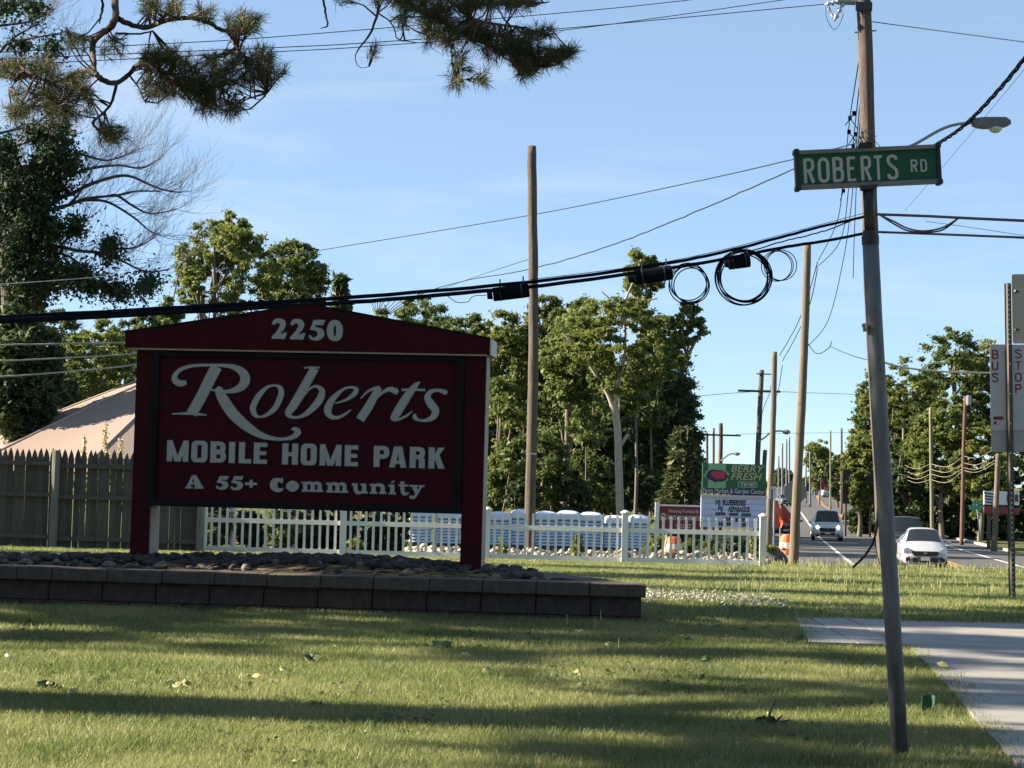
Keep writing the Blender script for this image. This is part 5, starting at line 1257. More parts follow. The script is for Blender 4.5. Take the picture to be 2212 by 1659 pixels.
# limbs joining the boughs to the trunk outside the frame
def join(p, q, ra, rb):
    p, q = np.array(p), np.array(q); m = (p+q)/2+np.array([0,.1,.25]); mb.tube(catmull([tuple(p), tuple(m), tuple(q)], 6), [ra+(rb-ra)*i/12 for i in range(13)], 8, False)
T = lambda z_: (-6.3, PD+.6, z_)
for idx, zt_ in ((0,7.6),(12,8.4),(13,8.6),(14,9.0),(18,9.3),(2,5.6),(5,7.4),(19,8.1)):
    q = bough_paths[idx][0] if idx != 2 else bough_paths[idx][-1]; join(T(zt_), q[:3], max(.06, q[3]*1.6), q[3])
mb.tube([(-6.4,PD+.6,gz(PD)-.2),(-6.35,PD+.6,4),(-6.3,PD+.6,8),(-6.2,PD+.6,12.5)], [.30,.25,.20,.05], 14, False)
mb.build('trunk', BKN, pine, smooth=True)
zones = [(za,1200,520,210,140,46),(za,1640,470,200,110,40),(za,1690,170,110,60,16),(za,1050,50,60,60,9),(za,1200,60,50,45,7),(za,1420,95,45,40,6),(za,200,480,150,60,16),(za,480,580,150,90,22),(za,480,740,150,60,18),(za,770,930,80,70,12),
  (za,1500,690,150,80,18),(za,180,690,90,90,10),(za,330,620,60,60,6),(za,1120,400,110,60,14),(za,1370,600,100,90,18),(za,530,290,60,60,6),(za,780,330,60,60,5),(za,1900,520,90,40,7),(za,100,780,60,40,4),(za,1820,420,60,60,8),(za,1610,740,50,40,4),(za,80,480,80,40,8),
  (zb2,900,20,260,50,30),(zb2,1350,0,260,50,34),(zb2,900,140,110,80,18),(zb2,1130,210,120,80,22),(zb2,1340,290,130,90,26),(zb2,1560,390,130,60,24),(zb2,1740,390,80,40,10),(zb2,1530,490,80,35,8),(zb2,1060,430,40,60,6),(zb2,1040,560,30,30,4),(zb2,1205,540,25,30,3),
  (zb2,1600,225,100,30,9),(zb2,660,130,50,40,4),(zb2,860,250,50,40,5),(zb2,560,-20,110,30,9),(zb2,1480,330,90,60,12),(zb2,960,300,50,30,4),(zb2,450,360,40,30,2),(zb2,1800,370,40,30,5),(zb2,240,-20,60,30,3)]
g = np.random.default_rng(33); VV = []; TT = []; stems = MB()
allp = np.array([p[:3] for P in bough_paths for p in P])
for f, zx, zy, w, h, n in zones:
    for _ in range(int(n*2.4)):
        c = PP3(f, zx+g.uniform(-1,1)*w, zy+g.uniform(-1,1)*h, g.uniform(-.45,.45))
        j = np.argmin(((allp-c)**2).sum(1)); o = allp[j]; dv = c-o; dl = np.linalg.norm(dv)+1e-6
        axis_ = dv/dl*.8 + np.array([g.uniform(-.3,.5), g.uniform(-.4,.4), g.uniform(-.1,.6)]); axis_ /= np.linalg.norm(axis_)
        if dl < .6 and g.random() < .6: stems.tube([o, (o+c)/2+np.array([0,0,g.uniform(-.05,.03)]), c], [.008,.006,.004], 4, False)
        m = 40; ax = axis_[None,:]; base = c + ax*g.uniform(-.07,.05,(m,1))
        dirs = ax*.75 + g.normal(size=(m,3))*.55; dirs /= np.linalg.norm(dirs, axis=1, keepdims=True)
        ln = g.uniform(.05,.11,(m,1)); sd = np.cross(dirs, g.normal(size=(m,3))); sd /= np.linalg.norm(sd, axis=1, keepdims=True); sd *= .0019
        tip = base+dirs*ln - np.array([0,0,1])*ln*.15
        VV.append(np.stack([base-sd, base+sd, tip+sd*.5, tip-sd*.5], 1).reshape(-1,3)); TT.append(np.full(m, g.random()*.6)+g.random(m)*.4)
V = np.concatenate(VV); fast_mesh('needles', V, np.arange(len(V)).reshape(-1,4), LP, pine, np.concatenate(TT))
tag(stems.build('twigs', BKN, pine), kind='stuff')

# ------------------------------------------------------------------ unseen trees added behind to dim skylight, then shade trees left of the picture, whose shadows cross the lawn
for i, (x, y, h, c_) in enumerate(((-16,-9,15,5.5),(-6,-14,16,6),(5,-13,15,5.5),(15,-10,16,6),(24,-3,15,5.5),(-25,-2,15,5.5),(0,-24,18,7))):
    gq = np.random.default_rng(900+i); t = thing('sky_block_tree', 'tall unseen tree added behind the viewer to block sky light, '+('left','left of centre','right of centre','right','far right','far left','farthest back')[i], 'tree', (x,y,gz(y)), group='added sky blocking trees behind the viewer')
    V, q, tt = leaf_quads(crown_points(np.array([x,y,gz(y)+h*.55]), c_, c_, h*.45, 130, gq, hollow=.2), gq.uniform(1.0,1.6,130), 34, .7, gq, fine=False); fast_mesh('crown', V, q, L2, t, tt)
    mb = MB(); mb.tube([(x,y,gz(y)-.2),(x,y,gz(y)+h*.7)], [.35,.12], 9, False); mb.build('trunk', BKD, t)
GS = 'shade trees left of the sign'
def shade_tree(label, x, y, h, cr_, z0, seed, tr=.28, n=80, lm=None, per=55, hollow=.2, size=.26):
    g = np.random.default_rng(seed); rr = random.Random(seed); t = thing('shade_tree', label, 'tree', (x, y, gz(y)), group=GS)
    zc_ = gz(y)+(h+z0)/2; pts = crown_points(np.array([x,y,zc_]), cr_, cr_, (h-z0)/2, n, g, hollow=hollow)
    V, q, tt = leaf_quads(pts, g.uniform(.4,.75,n)*cr_/2.6, per, size, g); fast_mesh('crown', V, q, lm or L1, t, tt)
    mb = MB(); mb.tube([(x,y,gz(y)-.2),(x+.1,y,gz(y)+h*.4),(x,y+.1,gz(y)+h*.8)], [tr,tr*.8,tr*.2], 10, False)
    for k in range(8): limb(mb, (x,y,gz(y)+z0+ (h-z0)*.1*k*.5), pts[(k*5) % n], tr*.4, .03, rr)
    mb.build('trunk', BK, t, smooth=True)
for i, a in enumerate(((-12,17.6,12,1.9,.3,.2,100), (-13,22.2,13,1.05,.4,.16,80), (-14,27.2,13,1.8,.4,.2,100), (-15,32.6,13.5,1.25,.5,.18,90), (-14.5,15.2,13,1.4,.3,.12,125))):
    shade_tree('columnar shade tree outside the left edge, '+('beside the stone bed','behind the stone bed','before the stockade fence','nearest the stockade fence','thinnest of the row')[i], a[0], a[1], a[2], a[3], a[4], 300+i, tr=a[5], n=a[6], per=52)
shade_tree('thick-trunked oak outside the left edge casting the near shadow band', -13.0, 10.45, 13, 3.2, 5.6, 310, tr=.52, n=55, per=42)
shade_tree('slim tree outside the left edge casting a thin shadow band', -16.0, 14.25, 16, 2.0, 12, 311, tr=.12, n=40)
shade_tree('second slim tree outside the left edge, nearer the thick oak', -17.0, 13.3, 16, 2.0, 12, 312, tr=.07, n=40)
shade_tree('young sparse tree outside the left edge between oak and slim trees', -18.0, 13.6, 12, 1.0, 3.0, 313, tr=.05, n=16, per=40)
# ------------------------------------------------------------------ canopy tent behind the stockade fence
TD = 48.0
apex = at(440, 770, TD); ez = at(0, 990, TD).z; ra = (440+85)*TD/F
tent = thing('canopy_tent', 'large pinkish tan canopy roof behind the stockade fence', 'tent', (apex.x, TD, gz(TD)))
NS = 12; ring = [Vector((apex.x+ra*math.cos(2*math.pi*(k+.5)/NS), TD+ra*.9*math.sin(2*math.pi*(k+.5)/NS), ez)) for k in range(NS)]
for k in range(NS):
    a, b = ring[k], ring[(k+1)%NS]; mb = MB(); vs = []; m = 5
    for i in range(m+1):
        t = i/m; sag = .05*math.sin(math.pi*t)
        for j in range(4):
            e = a.lerp(b, j/3); p = e.lerp(apex, t); p.z += sag - .10*math.sin(math.pi*j/3)*(1-t); vs.append(p)
    mb.add(vs, [(i*4+j, i*4+j+1, (i+1)*4+j+1, (i+1)*4+j) for i in range(m) for j in range(3)]); pn = mb.build('roof_panel', M['canvas'], tent, smooth=True)
    mb = MB(); mb.tube([a+Vector((0,0,.01)), a.lerp(apex,.25)+Vector((0,0,.045)), a.lerp(apex,.5)+Vector((0,0,.06)), a.lerp(apex,.75)+Vector((0,0,.045)), apex], .022, 5, False); mb.build('seam', M['seam'], pn)
    mb = MB(); mb.add([a, b, b-Vector((0,0,.3)), a-Vector((0,0,.3))], [(0,1,2,3)]); mb.build('valance', M['canvas'], pn)
for k in range(0, NS, 3):
    mb = MB(); mb.tube([ring[k]-Vector((0,0,.02)), Vector((ring[k].x, ring[k].y, gz(TD)-.1))], .05, 8); mb.build('tent_pole', M['white_trim'], tent)

# ------------------------------------------------------------------ plants
FLW = mat('flower_pale', (0.70,0.62,0.36), 0.7); FLP = mat('flower_pink', (0.62,0.12,0.20), 0.6); FLR = mat('flower_red', (0.35,0.02,0.03), 0.6); FLC = mat('clover_white', (0.72,0.70,0.60), 0.7)
LW = leaf_mat('weed_leaf', (0.10,0.15,0.015), (0.24,0.24,0.03), trans=.4, scale=5)
def spike(x, ytop, d, label, wide=.09):
    p = at(x, ytop, d); b = Vector((p.x, d, gz(d))); t = thing('flower_spike', label, 'plant', b, group='flower spikes over the stockade fence')
    mb = MB(); mb.tube([b, (b+p)/2+Vector((.02,0,0)), p], [.012,.010,.004], 5); mb.build('stem', LW, t)
    g = np.random.default_rng(int(x)); n = 34; c = np.array([[p.x+g.normal()*wide*.5*(1-i/n*.7), d+g.normal()*wide*.4, p.z-.02-.75*(1-i/n)] for i in range(n)])
    V, q, tt = leaf_quads(c, np.full(n,.03), 10, .04, g); fast_mesh('blossoms', V, q, FLW, t, tt)
    c = np.array([[p.x+g.normal()*.12, d+g.normal()*.1, p.z-.8-g.random()*.6] for i in range(20)]); V, q, tt = leaf_quads(c, np.full(20,.06), 8, .12, g); fast_mesh('leaves', V, q, LW, t, tt)
spike(228, 913, 38.4, 'tallest pale flower spike above the stockade fence'); spike(262, 944, 38.5, 'pale flower spike nearest the maroon post'); spike(183, 940, 38.6, 'thin flower spike left of the tallest', .05)
def bush(name, label, x, top, hw, d, lm, seed, n=40, per=70, size=.09, flowers=None, group=None, low=None):
    g = np.random.default_rng(seed); p = at(x, top, d); z0 = gz(d); H = p.z-z0; rx = hw*d/F; t = thing(name, label, 'plant', (p.x, d, z0), group=group)
    c = crown_points(np.array([p.x, d, z0+H*.52]), rx*.85, rx*.8, H*.45, n, g, hollow=.1); c[:,2] = np.maximum(c[:,2], z0+.04)
    V, q, tt = leaf_quads(c, g.uniform(.7,1.2,n)*max(.06, rx*.22), per, size, g); fast_mesh('leaves', V, q, lm, t, tt)
    mb = MB()
    for k in range(6): mb.tube([Vector((p.x+g.normal()*.05, d, z0-.03)), Vector(tuple(c[k]))], [.014,.004], 4, False)
    mb.build('stems', BKD, t)
    if flowers:
        for m_, fx, fy, nf in flowers:
            cc = np.array([tuple(at(fx+g.normal()*5, fy+g.normal()*4, d-rx*.8)) for _ in range(nf)]); V, q, tt = leaf_quads(cc, np.full(nf,.03), 8, .05, g); fast_mesh('flowers', V, q, m_, t, tt)
    return t
GB = 'garden bushes behind the white fence'
for i, (x, top, hw, d, lm, fl, lab) in enumerate(((470,1080,45,43,L2,None,'dark bush behind the left end of the white fence'), (545,1095,45,44,L2,None,'dark bush second from the fence corner'), (610,1085,42,42.5,L1,[(FLW,610,1100,5),(FLW,580,1186,16)],'bush with pale flowers at its foot'),
    (655,1090,35,43.5,L2,[(FLP,640,1108,6),(FLP,661,1106,7),(FLW,640,1187,10)],'bush with two pink blooms behind the white fence'), (735,1090,48,44,L4,[(FLR,742,1145,5),(FLR,775,1148,6)],'dark bush with deep red flowers'), (820,1085,42,45,L2,[(FLW,800,1110,3)],'dark bush nearest the blue bags'), (690,1100,40,45,L4,None,'dark bush behind the white fence middle post'), (860,1100,30,46,L2,None,'small dark bush left of the blue bags'))):
    bush('garden_bush', lab, x, top, hw, d, lm, 400+i, flowers=fl, group=GB, n=70)
GWd = 'leafy weeds along the white fence'
bush('leafy_weed', 'bright leafy weed behind the white fence middle post', 765, 1158, 26, 40, LW, 420, n=26, per=30, size=.09, group=GWd)
bush('leafy_weed', 'bright leafy weed left of the capped fence post', 1247, 1150, 11, 39.2, LW, 421, n=16, per=30, size=.08, group=GWd)
bush('leafy_weed', 'bright tall weed beside the last fence post', 1632, 1140, 16, 41, LW, 422, n=24, per=30, size=.09, group=GWd)
bush('leafy_weed', 'dry weed right of the maroon post', 1083, 1165, 10, 39.3, LW, 423, n=10, per=20, size=.06, group=GWd)
bush('shrub', 'dark shrub under the garden market sign', 1588, 1155, 32, 60, L2, 424, n=50, size=.14); bush('shrub', 'pale green shrub left of the garden market sign posts', 1540, 1160, 20, 62, L3, 425, n=30, size=.12)
bush('shrub', 'olive shrub behind the orange cone', 1425, 1160, 40, 75, L3, 426, n=40, size=.14); bush('shrub', 'pale shrub right of the striped barrel behind the fence', 1495, 1165, 30, 72, L3, 427, n=40, size=.14)
# boulder mound with a grassy top right of the fence
bp0 = gnd(1668, 56); bo = thing('boulder', 'dark boulder with grassy top beside the last fence post', 'rock', bp0)
bm = bmesh.new(); bmesh.ops.create_icosphere(bm, subdivisions=3, radius=.42); rr = random.Random(3)
from mathutils import noise as mnoise
for v in bm.verts: v.co *= 1+.22*mnoise.noise(v.co*2.2); v.co.z = v.co.z*.8+.25
me = bpy.data.meshes.new('rock'); bm.to_mesh(me); bm.free(); me.polygons.foreach_set('use_smooth', [True]*len(me.polygons)); ro = link('rock', me, bo, [mat('rock_dark', (.10,.09,.075), .95, col2=(.05,.048,.045), scale=3, bump=.8, bscale=6)])
g = np.random.default_rng(5); c = np.array([[bp0.x+g.normal()*.2, bp0.y+g.normal()*.2, bp0.z+.52+g.random()*.08] for _ in range(26)]); V, q, tt = leaf_quads(c, np.full(26,.09), 16, .08, g); fast_mesh('grass_top', V, q, LW, bo, tt)

# ------------------------------------------------------------------ pallets of blue bags
M['bag'] = mat('blue_bag', (.56,.65,.80), .35, col2=(.44,.54,.72), scale=3, bump=.25, bscale=14); M['hood'] = mat('plastic_hood', (.60,.68,.84), .3, noise=.15, scale=2, bump=.4, bscale=7)
M['pallet'] = mat('pallet_wood', (.10,.08,.065), .9, noise=.4, scale=6)
PLD = 92.0
def bag_me():
    bm = bmesh.new(); bmesh.ops.create_cube(bm, size=1.0); bmesh.ops.subdivide_edges(bm, edges=bm.edges, cuts=2, use_grid_fill=True)
    for v in bm.verts:
        x, y, z_ = v.co; rr_ = 1-.10*(abs(z_*2)**2); v.co = Vector((x*rr_, y*rr_, z_*(1-.18*max(abs(x),abs(y))*2*.6)))
    me = bpy.data.meshes.new('bag'); bm.to_mesh(me); bm.free(); me.materials.append(M['bag']); me.polygons.foreach_set('use_smooth', [True]*len(me.polygons)); return me
bagm = bag_me()
bm = bmesh.new(); bmesh.ops.create_cube(bm, size=1.0); bmesh.ops.subdivide_edges(bm, edges=bm.edges, cuts=5, use_grid_fill=True)
for v in bm.verts:
    x, y, z_ = v.co*2; 
    if z_ > 0: z_ = z_*(1-.55*max(abs(x),abs(y))**3) + .10*mnoise.noise(Vector((x*1.7,y*1.7,1)))
    k = 1-.05*max(0, z_); v.co = Vector((x*k*.5, y*k*.5, z_*.5+.03*mnoise.noise(Vector((x*3,y*3,z_*2)))))
hoodm = bpy.data.meshes.new('plastic_hood'); bm.to_mesh(hoodm); bm.free(); hoodm.materials.append(M['hood']); hoodm.polygons.foreach_set('use_smooth', [True]*len(hoodm.polygons))
pal = None; rr = random.Random(6)
names = ['first stack of pale blue bags behind the dark bushes','second stack of pale blue bags left of the maroon post','stack of pale blue bags hidden by the maroon post','stack of pale blue bags just right of the maroon post','stack of pale blue bags cut by the bare pole','stack of pale blue bags right of the bare pole','fourth pale blue bag stack from the right','third pale blue bag stack from the right','second pale blue bag stack from the right','rightmost pale blue bag stack beside the bank sign']
for i, x in enumerate((907,969,1026,1077,1127,1178,1226,1275,1326,1378)):
    b = gnd(x, PLD); 
    if pal is None:
        t = empty('bag_pallet', (0,0,0)); pal = t
        mb = MB(); 
        for yy in (-.5,0,.5): mb.box((0,yy,.06), (1.02,.1,.10))
        mb.box((0,0,.125), (1.05,1.1,.025)); mb.build('pallet', M['pallet'], t, local=True)
        for k in range(9):
            o = bpy.data.objects.new('bag', bagm); COL.objects.link(o); o.parent = t; o.location = (rr.uniform(-.015,.015), 0, .22+k*.145); o.scale = (1.02, 1.08, .165); o.rotation_euler[2] = rr.uniform(-.02,.02)
        o = bpy.data.objects.new('plastic_hood', hoodm); COL.objects.link(o); o.parent = t; o.location = (0,0,1.56); o.scale = (1.04,1.1,.46)
    else: t = copy_tree(pal)
    t.location = b; t.rotation_euler[2] = rr.uniform(-.15,.15); t.scale = (rr.uniform(.93,1.04),1,rr.uniform(.90,1.0))
    tag(t, names[i], 'bag stack', 'stacks of pale blue bags')

# ------------------------------------------------------------------ roadside signs
M['bf_green'] = mat('market_green', (.018,.10,.030), .5, noise=.1, scale=2); M['bf_light'] = mat('market_light_green', (.16,.38,.19), .5); M['bf_navy'] = mat('market_navy', (.012,.018,.075), .5); M['bf_gold'] = mat('market_gold', (.42,.38,.22), .5)
M['bf_panel'] = mat('marquee_panel', (.46,.52,.72), .35, noise=.06, scale=1); M['bf_rail'] = mat('marquee_rail', (.28,.32,.48), .5); M['ink'] = mat('ink', (.012,.014,.014), .6); M['berry_red'] = mat('berry_red', (.40,.02,.06), .5); M['berry_blue'] = mat('berry_blue', (.015,.018,.055), .5); M['bank_red'] = mat('bank_maroon', (.16,.012,.022), .5); M['grey_plate'] = mat('plate_back', (.22,.22,.22), .55, metal=.2, noise=.2, scale=4)
QD = 74.0
def frame_for(x, y, d, yaw=0.0):
    return at(x, y, d), Vector((math.cos(yaw), -math.sin(yaw), 0)), Vector((0,0,1)), Vector((-math.sin(yaw), -math.cos(yaw), 0))
QO, QU, QV, QN = frame_for(1588, 1070, QD)
mk = thing('market_sign', 'green and navy farm market sign with white letter board beneath', 'sign', (QO.x, QD, gz(QD)))
qs = QD/F
zq = zconv(1900, 1330, 2212/400)
def quv(zx, zy): return plane_uv(*zq(zx, zy), O=QO, U=QU, V=QV, N=QN)
def qbox(name, a, b, n0, n1, m, parent):
    (u0_, v0_), (u1_, v1_) = a, b
    mb = MB(); mb.prism([(u0_,v0_),(u1_,v0_),(u1_,v1_),(u0_,v1_)], QO+QN*n0, QU, QV, QN, n1-n0); return mb.build(name, m, parent)
vtop = quv(1400,160)[1]; vmid = quv(1400,560)[1]; vnav = quv(1400,650)[1]; vmq = quv(1400,665)[1]; vbot = quv(1400,1195)[1]; uL = quv(875,400)[0]; uR = quv(1905,400)[0]
head = qbox('header_board', (uL,vmid), (uR,vtop), -.2, 0, M['bf_green'], mk)
ua, ub = quv(965,300)[0], quv(1255,300)[0]; qbox('light_stripe', (ua,vmid), (ub,vtop-.002), .001, .006, M['bf_light'], head)
nav = qbox('name_band', (uL,vnav), (uR,vmid-.002), -.2, .002, M['bf_navy'], mk)
mq = qbox('letter_board', (uL-.03,vbot), (uR+.03,vmq-.004), -.2, -.004, M['bf_panel'], mk)
qbox('board_top', (uL-.05,vmq-.10), (uR+.05,vmq-.0045), -.002, .05, M['white_trim'], mq)
for k in range(1,5):
    v = vmq-.1+(vbot-vmq+.1)*k/5; qbox('letter_rail', (uL,v-.008), (uR,v+.008), -.0035, .012, M['bf_rail'], mq)
for u in (uL+.25, uR-.25):
    mb = MB(); p = QO+QU*u+QN*-.12; mb.box((p.x,p.y,(p.z+vbot+gz(QD))/2-.05), (.14,.12,p.z+vbot-gz(QD)+.1)); mb.build('post', M['galv'], mk)
def blob(name, cx, cy, rx_, ry_, m, n0, n1, parent, seed, n=22, amp=.12):
    rr_ = random.Random(seed); c = quv(cx, cy); s = qs*KD/(2212/400)/KD*1.0
    s = qs/KD/(2212/400)
    pts = [(c[0]+rx_*s*math.cos(2*math.pi*k/n)*(1+rr_.uniform(-amp,amp)), c[1]+ry_*s*math.sin(2*math.pi*k/n)*(1+rr_.uniform(-amp,amp))) for k in range(n)]
    mb = MB(); mb.prism(pts, QO+QN*n0, QU, QV, QN, n1-n0); return mb.build(name, m, parent)
blob('berry_outline', 1105, 352, 205, 118, M['bf_light'], .002, .010, head, 1); blob('berry_dark', 1105, 352, 180, 100, M['berry_blue'], .003, .014, head, 2)
for cx, cy, rx_, ry_ in ((1060,320,55,45),(1150,330,70,60),(1220,310,40,40),(1120,370,60,40),(1190,370,50,35)): blob('berry', cx, cy, rx_, ry_, M['berry_red'], .004, .018+cx*.000005, head, cx, 12, .08)
def qtext(name, text, x0, x1, y0, y1, m, parent, n_, shear=0., bold=0.):
    a, b = quv(x0, y1), quv(x1, y0); font_mesh(name, text, QO+QU*((a[0]+b[0])/2)+QV*a[1], QU, QV, QN, b[1]-a[1], m, parent, width=b[0]-a[0], shear=shear, bold=bold, th=n_)
qtext('lettering', 'BERRY', 1335, 1880, 185, 285, M['bf_gold'], head, .008, .25, .01); qtext('lettering', 'FRESH', 1335, 1840, 310, 415, M['bf_gold'], head, .008, .25, .01)
bd = qbox('badge', quv(1450,538), quv(1760,452), .001, .008, M['letter'], head); qbox('badge_field', quv(1460,530), quv(1750,460), .0085, .010, M['bf_green'], head); qtext('lettering', 'TIME!', 1480, 1730, 470, 522, M['letter'], head, .013, 0, .03)
qtext('lettering', 'Farm Market & Garden Center', 885, 1885, 570, 625, M['letter'], nav, .006, 0, .02)
for txt, x0_, x1_, y0_, y1_ in (('NJ',1085,1165,742,815),('BLUEBERRIES',1200,1580,750,825),('NJ',1125,1200,845,915),('ASPARAGUS',1285,1640,858,935)):
    qtext('lettering', txt, x0_, x1_, y0_, y1_, M['ink'], mq, .004, 0, .05)
for x0_, x1_, y0_, y1_ in ((1085,1245,945,1000),(1305,1455,955,1010),(1505,1660,962,1020),(1200,1335,1028,1082),(1403,1562,1036,1095),(1130,1370,1105,1165),(1460,1635,1118,1180)):     # lines too blurred to read
    n = max(3, int((x1_-x0_)/34)); w = (x1_-x0_)/n
    for k in range(n): qbox('letter_tile', quv(x0_+k*w+2, y1_), quv(x0_+(k+1)*w-3, y0_), -.0035, .003, M['ink'], mq)
# bank sign behind it
QD2 = 79.0
RO, RU, RV, RN = frame_for(1470, 1120, QD2)
bk_ = thing('bank_sign', 'maroon financing sign in a white frame left of the farm market sign', 'sign', (RO.x, QD2, gz(QD2)))
ruv = lambda zx, zy: plane_uv(*zq(zx, zy), O=RO, U=RU, V=RV, N=RN)
def rbox(name, a, b, n0, n1, m, parent):
    (u0_, v0_), (u1_, v1_) = a, b; mb = MB(); mb.prism([(u0_,v0_),(u1_,v0_),(u1_,v1_),(u0_,v1_)], RO+RN*n0, RU, RV, RN, n1-n0); return mb.build(name, m, parent)
va, vz = ruv(500,852)[1], ruv(500,1235)[1]; ua, uz = ruv(175,1000)[0], ruv(985,1000)[0]
pan = rbox('panel', (ua,vz), (uz,va), -.04, 0, M['bank_red'], bk_); rbox('top_rail', (ua-.02,va+.002), (uz,va+.07), -.06, .02, M['vinyl'], bk_)
mb = MB(); p = RO+RU*(ua-.09); mb.box((p.x,p.y,(p.z+va+.16+gz(QD2))/2), (.16,.16,p.z+va+.16-gz(QD2))); mb.build('post', M['vinyl'], bk_)
mb = MB(); p = RO+RU*(uz+.05)+RN*-.1; mb.box((p.x,p.y,(p.z+va+.1+gz(QD2))/2), (.16,.1,p.z+va+.1-gz(QD2))); mb.build('post', M['vinyl'], bk_)
def rtext(text, x0_, x1_, y0_, y1_, bold=.02, shear=0.):
    a, b = ruv(x0_, y1_), ruv(x1_, y0_); font_mesh('lettering', text, RO+RU*((a[0]+b[0])/2)+RV*a[1], RU, RV, RN, b[1]-a[1], M['letter'], pan, width=b[0]-a[0], bold=bold, th=.004, shear=shear)
rtext('Financing Provided By', 330, 820, 905, 945); rtext('FIRST COMMERCE BANK', 315, 960, 1010, 1065, .04, .15)
c = ruv(240,1025); mb = MB(); mb.prism([(c[0]+.12*math.cos(a*math.pi/10), c[1]+.17*math.sin(a*math.pi/10)) for a in range(20)], RO+RN*.001, RU, RV, RN, .005); mb.build('emblem', M['letter'], pan)
mb = MB(); mb.prism([(c[0]+.075*math.cos(a*math.pi/10), c[1]+.10*math.sin(a*math.pi/10)) for a in range(20)], RO+RN*.007, RU, RV, RN, .003); mb.build('emblem_core', M['bank_red'], pan)
rbox('divider', (ruv(303,1090)[0],ruv(303,1090)[1]), (ruv(309,970)[0],ruv(309,970)[1]), .001, .004, M['letter'], pan)
for yy, xa_, xb_ in ((1150,440,700),(1190,450,690)):
    for k in range(7): rbox('small_print', ruv(xa_+(xb_-xa_)*k/7, yy+12), ruv(xa_+(xb_-xa_)*(k+.8)/7, yy-10), .001, .004, M['letter'], pan)
# stop sign seen from behind
OD = 66.0; c = at(1718, 1063, OD); ss = thing('stop_sign', 'grey back of an octagonal road sign behind the roadside pole', 'road sign', (c.x, OD, gz(OD)))
mb = MB(); mb.prism([(.39*math.cos(R(22.5+45*k)), .39*math.sin(R(22.5+45*k))) for k in range(8)], c, Vector((1,0,0)), Vector((0,0,1)), Vector((0,-1,0)), .004); mb.build('octagon', M['grey_plate'], ss)
mb = MB(); mb.box((c.x, OD-.03, (c.z+.4+gz(OD))/2), (.06,.04,c.z+.4-gz(OD))); mb.build('post', M['galv'], ss)
# right-hand street sign, business sign, billboard
d = 140.0; c = at(2110,1096,d); t = thing('street_sign', 'small green street name sign on the far right verge', 'street sign', (c.x,d,gz(d)))
mb = MB(); mb.tube([(c.x+.25,d,gz(d)-.1),(c.x,d,c.z+.4)], .05, 6); mb.build('post', M['galv'], t)
mb = MB(); mb.box((c.x,d-.06,c.z), (1.05,.03,.30)); mb.build('blade', mat('far_sign_green', (.04,.30,.18), .5), t); mb = MB(); mb.box((c.x,d-.03,c.z+.34), (.55,.03,.24)); mb.build('blade', bpy.data.materials['far_sign_green'], t)
d = 118.0; c = at(2163,1076,d); s_ = d/F; t = thing('business_sign', 'white and red roadside business sign behind the pale post', 'sign', (c.x,d,gz(d)))
mb = MB(); mb.box(c, (76*s_,.2,29*s_)); wpn = mb.build('white_panel', M['vinyl'], t); c2 = at(2163,1103,d); mb = MB(); mb.box(c2, (76*s_,.2,15*s_)); mb.build('red_panel', mat('sign_red', (.35,.03,.04), .5), t)
for k in range(4): mb = MB(); mb.box(at(2136+1.5*k,1066+6.5*k,d-.12), (22*s_,.01,3.2*s_), Matrix.Rotation(.12,3,'Y')); mb.build('print_bar', M['bf_navy'], wpn)
for x_, w in ((2178,8),(2187,7),(2196,9)): mb = MB(); mb.box(at(x_,1076,d-.12), (w*s_*.8,.01,15*s_)); mb.build('print_block', M['bank_red'], wpn)
for x_ in (2137,2188): p = at(x_,1100,d); mb = MB(); mb.box((p.x,d+.05,(p.z+gz(d))/2), (.2,.14,p.z-gz(d))); mb.build('post', M['pole'], t)
d = 150.0; c = at(1855,1052,d); t = thing('billboard', 'dark billboard with grey leaf print before the right wood', 'sign', (c.x,d,gz(d)))
mb = MB(); mb.box(c, (2.4,.15,2.5)); bb = mb.build('panel', M['ink'], t)
for k in range(6): mb = MB(); a = R(20+28*k); q_ = at(1846,1046,d-.085); mb.prism([(0,-.05),(.45,-.12),(.8,0),(.45,.12),(0,.05)], q_, Vector((math.cos(a),0,math.sin(a))), Vector((-math.sin(a),0,math.cos(a))), Vector((0,-1,0)), .004+k*.001); mb.build('leaf_print', M['grey_plate'], bb)
for x_ in (-.9,.9): mb = MB(); mb.box((c.x+x_,d+.1,(c.z+gz(d))/2), (.14,.14,c.z-gz(d))); mb.build('post', M['pole'], t)
def feather(x, y0, y1, w, d, m, label, bend=.3):
    b = gnd(x, d); p = at(x, y0, d); s_ = d/F; t = thing('feather_flag', label, 'flag', b); mb = MB(); zz = at(x, y1, d).z; mb.tube([b, Vector((b.x,d,p.z))], .025, 6); mb.build('staff', M['galv'], t)
    mb = MB(); n = 8; vs = []
    for i in range(n+1):
        f = i/n; z_ = zz+(p.z-zz)*f; ww = w*s_*(.35+.65*math.sin(math.pi*min(1,f*.75+.25))); 
        for j in range(4): u = j/3; vs.append((b.x+.03+ww*u, d+.12*math.sin(u*4+f*5)*u, z_-.25*u*u*ww))
    mb.add(vs, [(i*4+j,i*4+j+1,(i+1)*4+j+1,(i+1)*4+j) for i in range(n) for j in range(3)]); mb.build('cloth', m, t, smooth=True)
feather(1670,1080,1136,17,76,mat('flag_orange',(.62,.10,.035),.7,noise=.3,scale=3),'orange feather flag beside the garden market sign'); feather(1684,1092,1128,26,80,mat('flag_red',(.30,.035,.02),.7,noise=.3,scale=3),'dark red feather flag behind the orange one')
feather(1796,1028,1062,9,300,mat('flag_dark_red',(.25,.015,.04),.7),'small dark red flag far up the road'); feather(1772,1030,1056,9,310,bpy.data.materials['flag_dark_red'],'small red flag left of the far dark red one')

